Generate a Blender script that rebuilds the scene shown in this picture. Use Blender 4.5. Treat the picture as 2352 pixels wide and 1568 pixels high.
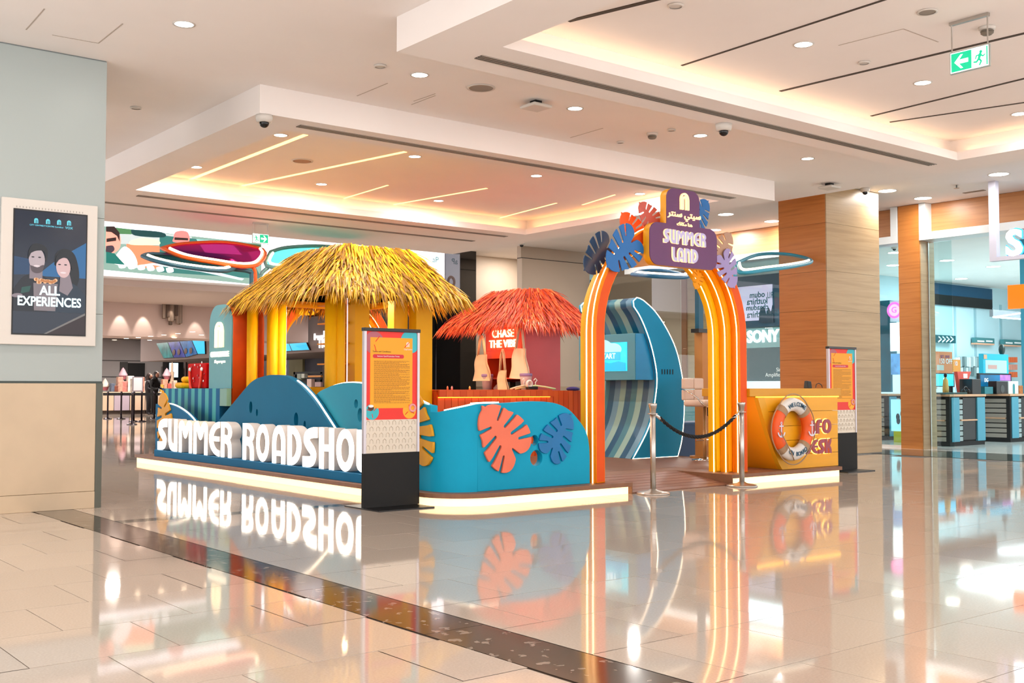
import bpy, math, random
import numpy as np
from mathutils import Matrix, Vector
random.seed(7)
scn = bpy.context.scene
COL = scn.collection
for _o in list(bpy.data.objects):
    bpy.data.objects.remove(_o)

# ---------------------------------------------------------------- camera
FPX, YAW, PIT, CAMH = 2499.28, 0.67504, 0.043078, 1.2
cam_d = bpy.data.cameras.new('camera')
cam_d.sensor_width = 36.0
cam_d.lens = FPX / 2352 * 36.0
cam_d.clip_end = 300
cam = bpy.data.objects.new('camera', cam_d)
cam.location = (0, 0, CAMH)
cam.rotation_euler = (math.pi / 2 + PIT, 0, -YAW)
COL.objects.link(cam)
scn.camera = cam

# ---------------------------------------------------------------- world and exposure
world = bpy.data.worlds.new('world')
scn.world = world
world.use_nodes = True
_bg = world.node_tree.nodes['Background']
_bg.inputs[0].default_value = (1.0, 0.965, 0.955, 1)
_bg.inputs[1].default_value = 2.5
scn.view_settings.view_transform = 'Standard'
scn.view_settings.look = 'None'
scn.view_settings.exposure = 0.0
scn.view_settings.gamma = 1.0
scn.view_settings.use_curve_mapping = False
scn.cycles.use_denoising = True
scn.cycles.max_bounces = 5
scn.cycles.diffuse_bounces = 3
scn.cycles.glossy_bounces = 3
scn.cycles.transparent_max_bounces = 6
scn.cycles.use_adaptive_sampling = True
scn.cycles.adaptive_threshold = 0.1
scn.cycles.adaptive_min_samples = 16
scn.cycles.sample_clamp_indirect = 6.0
scn.cycles.caustics_reflective = False
scn.cycles.caustics_refractive = False

# ---------------------------------------------------------------- helpers
_d = np.array([math.sin(YAW) * math.cos(PIT), math.cos(YAW) * math.cos(PIT), math.sin(PIT)])
_r = np.array([math.cos(YAW), -math.sin(YAW), 0.0])
_u = np.cross(_r, _d)


def at(x, y, X=None, Y=None, Z=None):
    """world point seen at photo position x, y that lies on the given plane of the place"""
    v = _d + _r * (x - 1176) / FPX - _u * (y - 784) / FPX
    if X is not None:
        t = X / v[0]
    elif Y is not None:
        t = Y / v[1]
    else:
        t = (Z - CAMH) / v[2]
    return Vector((v[0] * t, v[1] * t, CAMH + v[2] * t))


def s2l(c):
    c = c / 255.0
    return c / 12.92 if c <= 0.04045 else ((c + 0.055) / 1.055) ** 2.4


def S(r, g, b):
    return (s2l(r), s2l(g), s2l(b), 1.0)


MATS = {}


def mat(name, rgb, rough=0.5, metal=0.0, em=0.0, vary=0.0, vscale=6.0, bump=0.0, bscale=80.0, spec=0.5, coat=0.0,
        stretch=(1, 1, 1), emc=None):
    if name in MATS:
        return MATS[name]
    m = bpy.data.materials.new(name)
    m.use_nodes = True
    nt = m.node_tree
    b = nt.nodes['Principled BSDF']
    col = S(*rgb)
    b.inputs['Base Color'].default_value = col
    b.inputs['Roughness'].default_value = rough
    b.inputs['Metallic'].default_value = metal
    b.inputs['Specular IOR Level'].default_value = spec
    b.inputs['Coat Weight'].default_value = coat
    if em > 0:
        b.inputs['Emission Color'].default_value = S(*emc) if emc else col
        b.inputs['Emission Strength'].default_value = em
    if vary > 0 or bump > 0:
        tc = nt.nodes.new('ShaderNodeTexCoord')
        mp = nt.nodes.new('ShaderNodeMapping')
        mp.inputs['Scale'].default_value = stretch
        nt.links.new(tc.outputs['Object'], mp.inputs['Vector'])
    if vary > 0:
        n = nt.nodes.new('ShaderNodeTexNoise')
        n.inputs['Scale'].default_value = vscale
        n.inputs['Detail'].default_value = 5
        nt.links.new(mp.outputs[0], n.inputs['Vector'])
        r = nt.nodes.new('ShaderNodeValToRGB')
        r.color_ramp.elements[0].position = 0.3
        r.color_ramp.elements[1].position = 0.7
        r.color_ramp.elements[0].color = tuple(c * (1 - vary) for c in col[:3]) + (1,)
        r.color_ramp.elements[1].color = tuple(min(1, c * (1 + vary)) for c in col[:3]) + (1,)
        nt.links.new(n.outputs['Fac'], r.inputs[0])
        nt.links.new(r.outputs[0], b.inputs['Base Color'])
        if em > 0 and emc is None:
            nt.links.new(r.outputs[0], b.inputs['Emission Color'])
    if bump > 0:
        n2 = nt.nodes.new('ShaderNodeTexNoise')
        n2.inputs['Scale'].default_value = bscale
        n2.inputs['Detail'].default_value = 3
        nt.links.new(mp.outputs[0], n2.inputs['Vector'])
        bp = nt.nodes.new('ShaderNodeBump')
        bp.inputs['Strength'].default_value = bump
        bp.inputs['Distance'].default_value = 0.01
        nt.links.new(n2.outputs['Fac'], bp.inputs['Height'])
        nt.links.new(bp.outputs[0], b.inputs['Normal'])
    MATS[name] = m
    return m


def ramp_mat(name, tex, scale, stops, rough=0.4, stretch=(1, 1, 1), detail=8.0, em=0.0, coat=0.0, dist=0.0, bump=0.0):
    """noise / wave driven colour ramp material; stops = [(pos, rgb)]"""
    if name in MATS:
        return MATS[name]
    m = bpy.data.materials.new(name)
    m.use_nodes = True
    nt = m.node_tree
    b = nt.nodes['Principled BSDF']
    tc = nt.nodes.new('ShaderNodeTexCoord')
    mp = nt.nodes.new('ShaderNodeMapping')
    mp.inputs['Scale'].default_value = stretch
    nt.links.new(tc.outputs['Object'], mp.inputs['Vector'])
    if tex == 'voronoi':
        n = nt.nodes.new('ShaderNodeTexVoronoi')
        n.inputs['Scale'].default_value = scale
        out = n.outputs['Distance']
    else:
        n = nt.nodes.new('ShaderNodeTexNoise')
        n.inputs['Scale'].default_value = scale
        n.inputs['Detail'].default_value = detail
        n.inputs['Distortion'].default_value = dist
        out = n.outputs['Fac']
    nt.links.new(mp.outputs[0], n.inputs['Vector'])
    r = nt.nodes.new('ShaderNodeValToRGB')
    el = r.color_ramp.elements
    el[0].position, el[0].color = stops[0][0], S(*stops[0][1])
    el[1].position, el[1].color = stops[-1][0], S(*stops[-1][1])
    for p, c in stops[1:-1]:
        e = el.new(p)
        e.color = S(*c)
    nt.links.new(out, r.inputs[0])
    nt.links.new(r.outputs[0], b.inputs['Base Color'])
    b.inputs['Roughness'].default_value = rough
    b.inputs['Coat Weight'].default_value = coat
    if em > 0:
        nt.links.new(r.outputs[0], b.inputs['Emission Color'])
        b.inputs['Emission Strength'].default_value = em
    if bump > 0:
        bp = nt.nodes.new('ShaderNodeBump')
        bp.inputs['Strength'].default_value = bump
        bp.inputs['Distance'].default_value = 0.004
        nt.links.new(out, bp.inputs['Height'])
        nt.links.new(bp.outputs[0], b.inputs['Normal'])
    MATS[name] = m
    return m


def glass_mat(name, rgb=(235, 245, 245), refl=0.12, rough=0.0, tint=1.0):
    """thin clear sheet: mostly see-through, partly mirroring"""
    if name in MATS:
        return MATS[name]
    m = bpy.data.materials.new(name)
    m.use_nodes = True
    nt = m.node_tree
    nt.nodes.remove(nt.nodes['Principled BSDF'])
    out = nt.nodes['Material Output']
    t = nt.nodes.new('ShaderNodeBsdfTransparent')
    t.inputs[0].default_value = S(*rgb)
    g = nt.nodes.new('ShaderNodeBsdfGlossy')
    g.inputs['Roughness'].default_value = rough
    g.inputs[0].default_value = (1, 1, 1, 1)
    mx = nt.nodes.new('ShaderNodeMixShader')
    fr = nt.nodes.new('ShaderNodeFresnel')
    fr.inputs[0].default_value = 1.32
    ad = nt.nodes.new('ShaderNodeMath')
    ad.operation = 'ADD'
    ad.use_clamp = True
    ad.inputs[1].default_value = refl
    nt.links.new(fr.outputs[0], ad.inputs[0])
    nt.links.new(ad.outputs[0], mx.inputs[0])
    nt.links.new(t.outputs[0], mx.inputs[1])
    nt.links.new(g.outputs[0], mx.inputs[2])
    nt.links.new(mx.outputs[0], out.inputs['Surface'])
    MATS[name] = m
    return m


def film_mat(name, rgb, k=0.45):
    """tinted plastic film: partly see-through, partly glowing with the light that falls on it from behind"""
    if name in MATS:
        return MATS[name]
    m = bpy.data.materials.new(name)
    m.use_nodes = True
    nt = m.node_tree
    nt.nodes.remove(nt.nodes['Principled BSDF'])
    t = nt.nodes.new('ShaderNodeBsdfTransparent')
    t.inputs[0].default_value = S(*rgb)
    g = nt.nodes.new('ShaderNodeBsdfTranslucent')
    g.inputs[0].default_value = S(*rgb)
    mx = nt.nodes.new('ShaderNodeMixShader')
    mx.inputs[0].default_value = k
    nt.links.new(t.outputs[0], mx.inputs[1])
    nt.links.new(g.outputs[0], mx.inputs[2])
    nt.links.new(mx.outputs[0], nt.nodes['Material Output'].inputs['Surface'])
    MATS[name] = m
    return m


WM = {}                      # world matrices of what has been built
I4 = Matrix.Identity(4)


def FX(X, y0=0.0, z0=0.0):
    return Matrix(((0, 0, -1, X), (-1, 0, 0, y0), (0, 1, 0, z0), (0, 0, 0, 1)))


def FY(Y, x0=0.0, z0=0.0):
    return Matrix(((1, 0, 0, x0), (0, 0, -1, Y), (0, 1, 0, z0), (0, 0, 0, 1)))


def T(x, y, z):
    return Matrix.Translation((x, y, z))


def RZ(a):
    return Matrix.Rotation(a, 4, 'Z')


def place(o, M=I4, parent=None):
    COL.objects.link(o)
    if parent is not None:
        o.parent = parent
        o.matrix_parent_inverse = WM[parent.name].inverted()
    o.matrix_basis = M
    WM[o.name] = M.copy()
    return o


def tag(o, label, cat, group=None):
    o['label'] = label
    o['category'] = cat
    if group:
        o['group'] = group
    return o


def struct(o):
    o['kind'] = 'structure'
    return o


def stuff(o):
    o['kind'] = 'stuff'
    return o


def thing(name, label, cat, loc=(0, 0, 0), group=None):
    o = bpy.data.objects.new(name, None)
    o.empty_display_size = 0.1
    place(o, T(*loc))
    return tag(o, label, cat, group)


def sub(name, parent):
    o = bpy.data.objects.new(name, None)
    o.empty_display_size = 0.05
    return place(o, WM[parent.name], parent)


def dup(root, M):
    """copy of a thing and its parts, moved so that its base matrix is M"""
    def rec(o, par, first):
        c = o.copy()
        COL.objects.link(c)
        if first:
            c.matrix_basis = M
            WM[c.name] = M.copy()
        else:
            c.parent = par
            WM[c.name] = I4
        for ch in o.children:
            rec(ch, c, False)
        return c
    return rec(root, None, True)


class MB:
    def __init__(self):
        self.v, self.f, self.mi = [], [], []

    def face(self, idx, mi=0):
        self.f.append(tuple(idx))
        self.mi.append(mi)

    def quad(self, a, b, c, d, mi=0):
        n = len(self.v)
        self.v += [tuple(a), tuple(b), tuple(c), tuple(d)]
        self.face((n, n + 1, n + 2, n + 3), mi)
        return self

    def box(self, x0, y0, z0, x1, y1, z1, mi=0):
        x0, x1 = min(x0, x1), max(x0, x1)
        y0, y1 = min(y0, y1), max(y0, y1)
        z0, z1 = min(z0, z1), max(z0, z1)
        n = len(self.v)
        self.v += [(x0, y0, z0), (x1, y0, z0), (x1, y1, z0), (x0, y1, z0), (x0, y0, z1), (x1, y0, z1), (x1, y1, z1), (x0, y1, z1)]
        for q in ((0, 3, 2, 1), (4, 5, 6, 7), (0, 1, 5, 4), (1, 2, 6, 5), (2, 3, 7, 6), (3, 0, 4, 7)):
            self.face([n + i for i in q], mi)
        return self

    def prism(self, poly, z0, z1, mi=0):
        n, k = len(self.v), len(poly)
        a = sum(poly[i][0] * poly[(i + 1) % k][1] - poly[(i + 1) % k][0] * poly[i][1] for i in range(k))
        if a < 0:
            poly = poly[::-1]
        self.v += [(p[0], p[1], z0) for p in poly] + [(p[0], p[1], z1) for p in poly]
        self.face([n + i for i in range(k)][::-1], mi)
        self.face([n + k + i for i in range(k)], mi)
        for i in range(k):
            j = (i + 1) % k
            self.face((n + i, n + j, n + k + j, n + k + i), mi)
        return self

    def tube(self, path, r, n=8, closed=False, mi=0, rs=None, caps=True):
        P = [Vector(p) for p in path]
        m = len(P)
        base = len(self.v)
        prev = None
        for i, p in enumerate(P):
            if closed:
                t = P[(i + 1) % m] - P[i - 1]
            else:
                t = P[min(i + 1, m - 1)] - P[max(i - 1, 0)]
            t = t.normalized() if t.length > 1e-9 else Vector((0, 0, 1))
            if prev is None:
                a = Vector((0, 0, 1)) if abs(t.z) < 0.9 else Vector((1, 0, 0))
                nrm = t.cross(a).normalized()
            else:
                nrm = (prev - t * prev.dot(t))
                nrm = nrm.normalized() if nrm.length > 1e-9 else prev
            prev = nrm
            bn = t.cross(nrm)
            rr = rs[i] if rs else r
            for k in range(n):
                an = 2 * math.pi * k / n
                self.v.append(tuple(p + (nrm * math.cos(an) + bn * math.sin(an)) * rr))
        for i in range(m if closed else m - 1):
            j = (i + 1) % m
            for k in range(n):
                l = (k + 1) % n
                self.face((base + i * n + k, base + i * n + l, base + j * n + l, base + j * n + k), mi)
        if caps and not closed:
            self.face([base + k for k in range(n)][::-1], mi)
            self.face([base + (m - 1) * n + k for k in range(n)], mi)
        return self

    def lathe(self, prof, n=24, c=(0, 0, 0), mi=0, caps=True):
        base = len(self.v)
        for (r, z) in prof:
            for k in range(n):
                a = 2 * math.pi * k / n
                self.v.append((c[0] + r * math.cos(a), c[1] + r * math.sin(a), c[2] + z))
        for i in range(len(prof) - 1):
            for k in range(n):
                l = (k + 1) % n
                self.face((base + i * n + k, base + i * n + l, base + (i + 1) * n + l, base + (i + 1) * n + k), mi)
        if caps and prof[0][0] > 1e-6:
            self.face([base + k for k in range(n)][::-1], mi)
        if caps and prof[-1][0] > 1e-6:
            self.face([base + (len(prof) - 1) * n + k for k in range(n)], mi)
        return self

    def ball(self, c, rx, ry, rz, n=12, m=8, mi=0):
        base = len(self.v)
        for i in range(m + 1):
            th = math.pi * i / m
            for k in range(n):
                a = 2 * math.pi * k / n
                self.v.append((c[0] + rx * math.sin(th) * math.cos(a), c[1] + ry * math.sin(th) * math.sin(a), c[2] - rz * math.cos(th)))
        for i in range(m):
            for k in range(n):
                l = (k + 1) % n
                self.face((base + i * n + k, base + i * n + l, base + (i + 1) * n + l, base + (i + 1) * n + k), mi)
        return self

    def mesh(self, name, mats, smooth=False):
        me = bpy.data.meshes.new(name)
        me.from_pydata(self.v, [], self.f)
        for m in (mats if isinstance(mats, (list, tuple)) else [mats]):
            me.materials.append(m)
        if any(self.mi):
            me.polygons.foreach_set('material_index', self.mi)
        if smooth:
            me.polygons.foreach_set('use_smooth', [True] * len(me.polygons))
        me.update()
        return me

    def build(self, name, mats, parent=None, M=I4, smooth=False, bevel=0.0, segs=2):
        o = bpy.data.objects.new(name, self.mesh(name, mats, smooth))
        place(o, M, parent)
        if bevel > 0:
            add_bevel(o, bevel, segs)
        return o


def add_bevel(o, w, segs=2):
    b = o.modifiers.new('bevel', 'BEVEL')
    b.width = w
    b.segments = segs
    b.limit_method = 'ANGLE'
    b.angle_limit = math.radians(40)


def box(name, m, p0, p1, parent=None, bevel=0.0, M=I4):
    return MB().box(*p0, *p1).build(name, m, parent, M, bevel=bevel)


def smooth_by_angle(me, deg=40):
    try:
        me.set_sharp_from_angle(angle=math.radians(deg))
        me.polygons.foreach_set('use_smooth', [True] * len(me.polygons))
    except Exception:
        pass


def loops_mesh(name, loops, depth, bevel=0.0, offset=0.0):
    """flat outline with holes given a thickness: local x, y outline, z from 0 to depth"""
    cu = bpy.data.curves.new(name, 'CURVE')
    cu.dimensions = '2D'
    cu.fill_mode = 'BOTH'
    cu.extrude = max(depth / 2 - bevel, 0)
    cu.bevel_depth = bevel
    cu.bevel_resolution = 1
    cu.offset = offset - bevel
    for L in loops:
        sp = cu.splines.new('POLY')
        sp.points.add(len(L) - 1)
        sp.points.foreach_set('co', [c for p in L for c in (p[0], p[1], 0.0, 1.0)])
        sp.use_cyclic_u = True
    ob = bpy.data.objects.new(name, cu)
    me = bpy.data.meshes.new_from_object(ob)
    bpy.data.objects.remove(ob)
    bpy.data.curves.remove(cu)
    me.name = name
    me.transform(Matrix.Translation((0, 0, depth / 2)))
    return me


def shape(name, loops, depth, m, parent=None, M=I4, bevel=0.0, face_mat=None, offset=0.0):
    me = loops_mesh(name, loops, depth, bevel, offset)
    me.materials.clear()
    me.materials.append(m)
    if face_mat is not None:
        me.materials.append(face_mat)
        me.polygons.foreach_set('material_index', [1 if p.normal.z > 0.9 else 0 for p in me.polygons])
    o = bpy.data.objects.new(name, me)
    return place(o, M, parent)


def text_mesh(s, size, depth=0.004, align='CENTER', spacing=1.0, line=1.0, offset=0.0, sx=1.0):
    cu = bpy.data.curves.new('text', 'FONT')
    cu.body = s
    cu.size = size
    cu.extrude = depth / 2
    cu.align_x = align
    cu.align_y = 'CENTER'
    cu.space_character = spacing
    cu.space_line = line
    cu.offset = offset
    cu.resolution_u = 3
    ob = bpy.data.objects.new('text', cu)
    me = bpy.data.meshes.new_from_object(ob)
    bpy.data.objects.remove(ob)
    bpy.data.curves.remove(cu)
    me.transform(Matrix.Translation((0, 0, depth / 2)) @ Matrix.Diagonal((sx, 1, 1, 1)))
    return me


def text(name, s, size, m, parent, M, depth=0.004, **k):
    me = text_mesh(s, size, depth, **k)
    me.materials.clear()
    me.materials.append(m)
    o = bpy.data.objects.new(name, me)
    return place(o, M, parent)


# ---- outlines from distance fields
def simplify(P, eps):
    keep = [0, len(P) - 1]
    stack = [(0, len(P) - 1)]
    while stack:
        a, b = stack.pop()
        if b - a < 2:
            continue
        (ax, ay), (bx, by) = P[a], P[b]
        ln = math.hypot(bx - ax, by - ay)
        best, bi = -1, None
        for i in range(a + 1, b):
            px, py = P[i]
            d = abs((bx - ax) * (ay - py) - (ax - px) * (by - ay)) / ln if ln > 1e-9 else math.hypot(px - ax, py - ay)
            if d > best:
                best, bi = d, i
        if best > eps:
            keep.append(bi)
            stack += [(a, bi), (bi, b)]
    return [P[i] for i in sorted(keep)]


def iso(f, x0, x1, y0, y1, n=70):
    nx = max(8, int(n))
    ny = max(8, int(n * (y1 - y0) / (x1 - x0)))
    xs = np.linspace(x0, x1, nx)
    ys = np.linspace(y0, y1, ny)
    Xg, Yg = np.meshgrid(xs, ys)
    F = np.asarray(f(Xg, Yg), float) + 1e-7
    F[0, :] = np.maximum(F[0, :], 1e-3)
    F[-1, :] = np.maximum(F[-1, :], 1e-3)
    F[:, 0] = np.maximum(F[:, 0], 1e-3)
    F[:, -1] = np.maximum(F[:, -1], 1e-3)
    ins = F < 0
    code = ins[:-1, :-1] * 1 + ins[:-1, 1:] * 2 + ins[1:, 1:] * 4 + ins[1:, :-1] * 8
    nxt = {}

    def pt(key):
        k, j, i = key
        if k == 0:
            a, b = F[j, i], F[j, i + 1]
            t = a / (a - b)
            return (xs[i] + t * (xs[i + 1] - xs[i]), ys[j])
        a, b = F[j, i], F[j + 1, i]
        t = a / (a - b)
        return (xs[i], ys[j] + t * (ys[j + 1] - ys[j]))
    table = {1: [(3, 0)], 2: [(0, 1)], 3: [(3, 1)], 4: [(1, 2)], 5: [(3, 0), (1, 2)], 6: [(0, 2)], 7: [(3, 2)], 8: [(2, 3)],
             9: [(2, 0)], 10: [(0, 1), (2, 3)], 11: [(2, 1)], 12: [(1, 3)], 13: [(1, 0)], 14: [(0, 3)]}
    for j, i in zip(*np.nonzero((code > 0) & (code < 15))):
        e = ((0, j, i), (1, j, i + 1), (0, j + 1, i), (1, j, i))
        for a, b in table[int(code[j, i])]:
            nxt.setdefault(e[a], []).append(e[b])
    loops = []
    while nxt:
        st = next(iter(nxt))
        L = []
        cur = st
        while cur in nxt:
            L.append(pt(cur))
            o = nxt[cur].pop()
            if not nxt[cur]:
                del nxt[cur]
            cur = o
            if cur == st:
                break
        if len(L) > 4:
            h = len(L) // 2
            out = simplify(L[:h + 1], 0.0016 * (x1 - x0))[:-1] + simplify(L[h:] + L[:1], 0.0016 * (x1 - x0))[:-1]
            if len(out) > 3:
                loops.append(out)
    return loops


def q_rect(x, y, x0, y0, x1, y1):
    return np.maximum(np.abs(x - (x0 + x1) / 2) - (x1 - x0) / 2, np.abs(y - (y0 + y1) / 2) - (y1 - y0) / 2)


def q_rrect(x, y, x0, y0, x1, y1, r):
    qx = np.abs(x - (x0 + x1) / 2) - (x1 - x0) / 2 + r
    qy = np.abs(y - (y0 + y1) / 2) - (y1 - y0) / 2 + r
    return np.hypot(np.maximum(qx, 0), np.maximum(qy, 0)) + np.minimum(np.maximum(qx, qy), 0) - r


def q_ell(x, y, cx, cy, rx, ry, rot=0.0):
    dx, dy = x - cx, y - cy
    if rot:
        c, s = math.cos(rot), math.sin(rot)
        dx, dy = c * dx + s * dy, -s * dx + c * dy
    return (np.sqrt((dx / rx) ** 2 + (dy / ry) ** 2) - 1) * min(rx, ry)


def q_ring(x, y, cx, cy, rx, ry, tx, ty):
    return np.maximum(q_ell(x, y, cx, cy, rx, ry), -q_ell(x, y, cx, cy, rx - tx, ry - ty))


def q_line(x, y, pts, w, w1=None):
    d = np.full(np.shape(x), 9.0)
    n = len(pts) - 1
    for i in range(n):
        (ax, ay), (bx, by) = pts[i], pts[i + 1]
        vx, vy = bx - ax, by - ay
        t = np.clip(((x - ax) * vx + (y - ay) * vy) / (vx * vx + vy * vy + 1e-12), 0, 1)
        ww = w if w1 is None else w + (w1 - w) * (i + t) / n
        d = np.minimum(d, np.hypot(x - ax - t * vx, y - ay - t * vy) - ww / 2)
    return d


def curve_pts(P, n=8):
    out = []
    Q = [P[0]] + list(P) + [P[-1]]
    for i in range(1, len(Q) - 2):
        a, b, c, d = Q[i - 1], Q[i], Q[i + 1], Q[i + 2]
        for k in range(n):
            t = k / n
            out.append(tuple(0.5 * (2 * b[j] + (c[j] - a[j]) * t + (2 * a[j] - 5 * b[j] + 4 * c[j] - d[j]) * t * t +
                                    (3 * b[j] - a[j] - 3 * c[j] + d[j]) * t ** 3) for j in range(len(b))))
    out.append(tuple(P[-1]))
    return out


mn, mx_ = np.minimum, np.maximum


def _S(x, y):
    c = curve_pts([(0.86, 0.865), (0.52, 0.865), (0.26, 0.80), (0.19, 0.67), (0.30, 0.545), (0.46, 0.43), (0.53, 0.31), (0.46, 0.18), (0.28, 0.135), (-0.2, 0.135)], 6)
    return mx_(q_line(x, y, c, 0.27), q_rect(x, y, 0, 0, 0.72, 1))


def _U(x, y):
    c = curve_pts([(0.125, 1.2), (0.125, 0.55), (0.16, 0.28), (0.27, 0.15), (0.5, 0.12)], 6)
    return mx_(mn(q_line(x, y, c, 0.25), q_rect(x, y, 0.46, 0, 0.72, 1)), q_rect(x, y, 0, 0, 0.72, 1))


def _M(x, y):
    a = q_line(x, y, [(0.12, -0.2), (0.12, 0.8)], 0.24)
    b = q_line(x, y, [(0.90, -0.2), (0.90, 0.8)], 0.24)
    c = curve_pts([(0.14, 0.82), (0.26, 0.85), (0.38, 0.74), (0.51, 0.55), (0.64, 0.74), (0.76, 0.85), (0.88, 0.82)], 5)
    return mx_(mn(mn(a, b), q_line(x, y, c, 0.25)), q_rect(x, y, 0, 0, 1.02, 1))


def _E(x, y):
    r = mx_(q_ring(x, y, 0.70, 0.5, 0.70, 0.5, 0.29, 0.18), x - 0.70)
    return mn(r, q_rect(x, y, 0.2, 0.43, 0.68, 0.575))


def _R(x, y):
    a = q_rect(x, y, 0, 0, 0.25, 1)
    b = mx_(q_ring(x, y, 0.28, 0.715, 0.46, 0.285, 0.26, 0.15), 0.2 - x)
    b = mn(b, mx_(q_rect(x, y, 0.2, 0.84, 0.32, 1), 0 * x))
    b = mn(b, q_rect(x, y, 0.2, 0.43, 0.32, 0.57))
    c = curve_pts([(0.3, 0.52), (0.48, 0.47), (0.58, 0.33), (0.60, 0.15), (0.60, -0.2)], 5)
    return mx_(mn(mn(a, b), q_line(x, y, c, 0.25)), q_rect(x, y, 0, 0, 0.78, 1))


def _O(x, y):
    return q_ring(x, y, 0.43, 0.5, 0.43, 0.5, 0.245, 0.22)


def _arch(x, y, w, t, top=0.42, ti=None):
    o = mn(q_ell(x, y, w / 2, 1 - top, w / 2, top), q_rect(x, y, 0, -0.1, w, 1 - top))
    ii = w / 2 - t
    h = top - (ti or t)
    i = mn(q_ell(x, y, w / 2, 1 - top, ii, h), q_rect(x, y, t, -0.2, w - t, 1 - top))
    return mx_(mx_(o, -i), -y)


def _A(x, y):
    return mn(_arch(x, y, 0.78, 0.25, 0.5, 0.22), q_rect(x, y, 0.2, 0.2, 0.6, 0.34))


def _N(x, y):
    return mn(_arch(x, y, 0.76, 0.25, 0.42, 0.2), q_rect(x, y, 0, 0, 0.25, 1))


def _D(x, y):
    b = mx_(q_ring(x, y, 0.2, 0.5, 0.58, 0.5, 0.27, 0.19), 0.15 - x)
    return mn(b, q_rect(x, y, 0, 0, 0.26, 1))


def _H(x, y):
    return mn(mn(q_rect(x, y, 0, 0, 0.27, 1), q_rect(x, y, 0.53, 0, 0.8, 1)), q_rect(x, y, 0.2, 0.43, 0.6, 0.60))


def _W(x, y):
    return _M(x, 1 - y)


def _L(x, y):
    c = curve_pts([(0.13, 1.2), (0.13, 0.5), (0.17, 0.26), (0.3, 0.14), (0.75, 0.13)], 6)
    return mx_(q_line(x, y, c, 0.26), q_rect(x, y, 0, 0, 0.55, 1))


def _I(x, y):
    return q_rect(x, y, 0, 0, 0.27, 1)


def _F(x, y):
    c = curve_pts([(0.14, -0.2), (0.14, 0.5), (0.19, 0.75), (0.33, 0.86), (0.9, 0.865)], 6)
    return mx_(mn(q_line(x, y, c, 0.27), q_rect(x, y, 0.1, 0.42, 0.5, 0.56)), q_rect(x, y, 0, 0, 0.56, 1))


def _K(x, y):
    a = q_rect(x, y, 0, 0, 0.27, 1)
    b = q_line(x, y, curve_pts([(0.60, 1.2), (0.58, 0.85), (0.45, 0.62), (0.2, 0.5)], 5), 0.25)
    c = q_line(x, y, curve_pts([(0.3, 0.55), (0.5, 0.4), (0.6, 0.2), (0.61, -0.2)], 5), 0.25)
    return mx_(mn(a, mn(b, c)), q_rect(x, y, 0, 0, 0.74, 1))


LET = {'S': (_S, .72), 'U': (_U, .72), 'M': (_M, 1.02), 'E': (_E, .70), 'R': (_R, .76), 'O': (_O, .86), 'A': (_A, .78), 'N': (_N, .76),
       'D': (_D, .78), 'H': (_H, .80), 'W': (_W, 1.02), 'L': (_L, .55), 'I': (_I, .27), 'F': (_F, .56), 'K': (_K, .74)}
_lc = {}


def letter(ch):
    if ch not in _lc:
        f, w = LET[ch]
        _lc[ch] = (iso(f, -0.03, w + 0.03, -0.03, 1.03, 56), w)
    return _lc[ch]


def letter_scaled(ch, w, h):
    L, w0 = letter(ch)
    return [[(p[0] * w / w0, p[1] * h) for p in l] for l in L]


def word(s, h, gap=0.08, wscale=1.0):
    """list of (char, x offset, width) for display lettering of height h, and total width"""
    x, out = 0.0, []
    for ch in s:
        w = LET[ch][1] * h * wscale
        out.append((ch, x, w))
        x += w + gap * h
    return out, x - gap * h


def _logo(x, y):
    def arch(cx, w, t, top):
        o = mn(q_ell(x, y, cx, top - w / 2, w / 2, w / 2), q_rect(x, y, cx - w / 2, 0, cx + w / 2, top - w / 2))
        i = mn(q_ell(x, y, cx, top - w / 2, w / 2 - t, w / 2 - t), q_rect(x, y, cx - w / 2 + t, -0.5, cx + w / 2 - t, top - w / 2))
        return mx_(mx_(o, -i), -y)
    a = arch(0.46, 0.92, 0.15, 1.25)
    a = mx_(a, -q_rect(x, y, 0.74, -0.1, 0.84, 0.80))
    b = arch(0.46, 0.50, 0.15, 1.02)
    c = mx_(q_rect(x, y, 0.84, 0, 0.99, 0.8), 0 * x)
    return mn(mn(a, b), c)


LOGO = iso(_logo, -0.05, 1.05, -0.05, 1.3, 60)


def logo_loops(h):
    k = h / 1.25
    return [[((p[0] - 0.5) * k, p[1] * k) for p in l] for l in LOGO]


def _leaf(x, y):
    a = q_ell(x, y, 0.30, -0.22, 0.50, 0.74, 0.22)
    b = q_ell(x, y, -0.30, -0.22, 0.50, 0.74, -0.22)
    c = q_ell(x, y, 0.0, 0.12, 0.60, 0.80)
    tip = q_line(x, y, [(0, 0.6), (0.03, 1.0)], 0.55, 0.02)
    s = mn(mn(a, b), mn(c, tip))
    for sx in (1, -1):
        for (ix, iy, ox, oy, w0, w1) in ((0.36, -0.50, 1.0, -0.84, 0.07, 0.14), (0.27, -0.22, 1.05, -0.36, 0.09, 0.16),
                                        (0.22, 0.08, 1.05, 0.14, 0.09, 0.16), (0.16, 0.38, 0.80, 0.70, 0.07, 0.14)):
            s = mx_(s, -q_line(x, y, [(sx * ix, iy), (sx * (ix + ox) / 2, (iy + oy) / 2 - 0.03), (sx * ox, oy)], w0, w1))
    return mx_(s, -q_line(x, y, [(0, -0.56), (0, -1.2)], 0.05, 0.40))


LEAF = iso(_leaf, -0.95, 0.95, -1.05, 1.08, 90)


def leaf_loops(h, rot, wx=1.0):
    k = h / 2.0
    c, s = math.cos(rot), math.sin(rot)
    return [[(k * (c * p[0] * wx - s * p[1]), k * (s * p[0] * wx + c * p[1])) for p in l] for l in LEAF]


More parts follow.
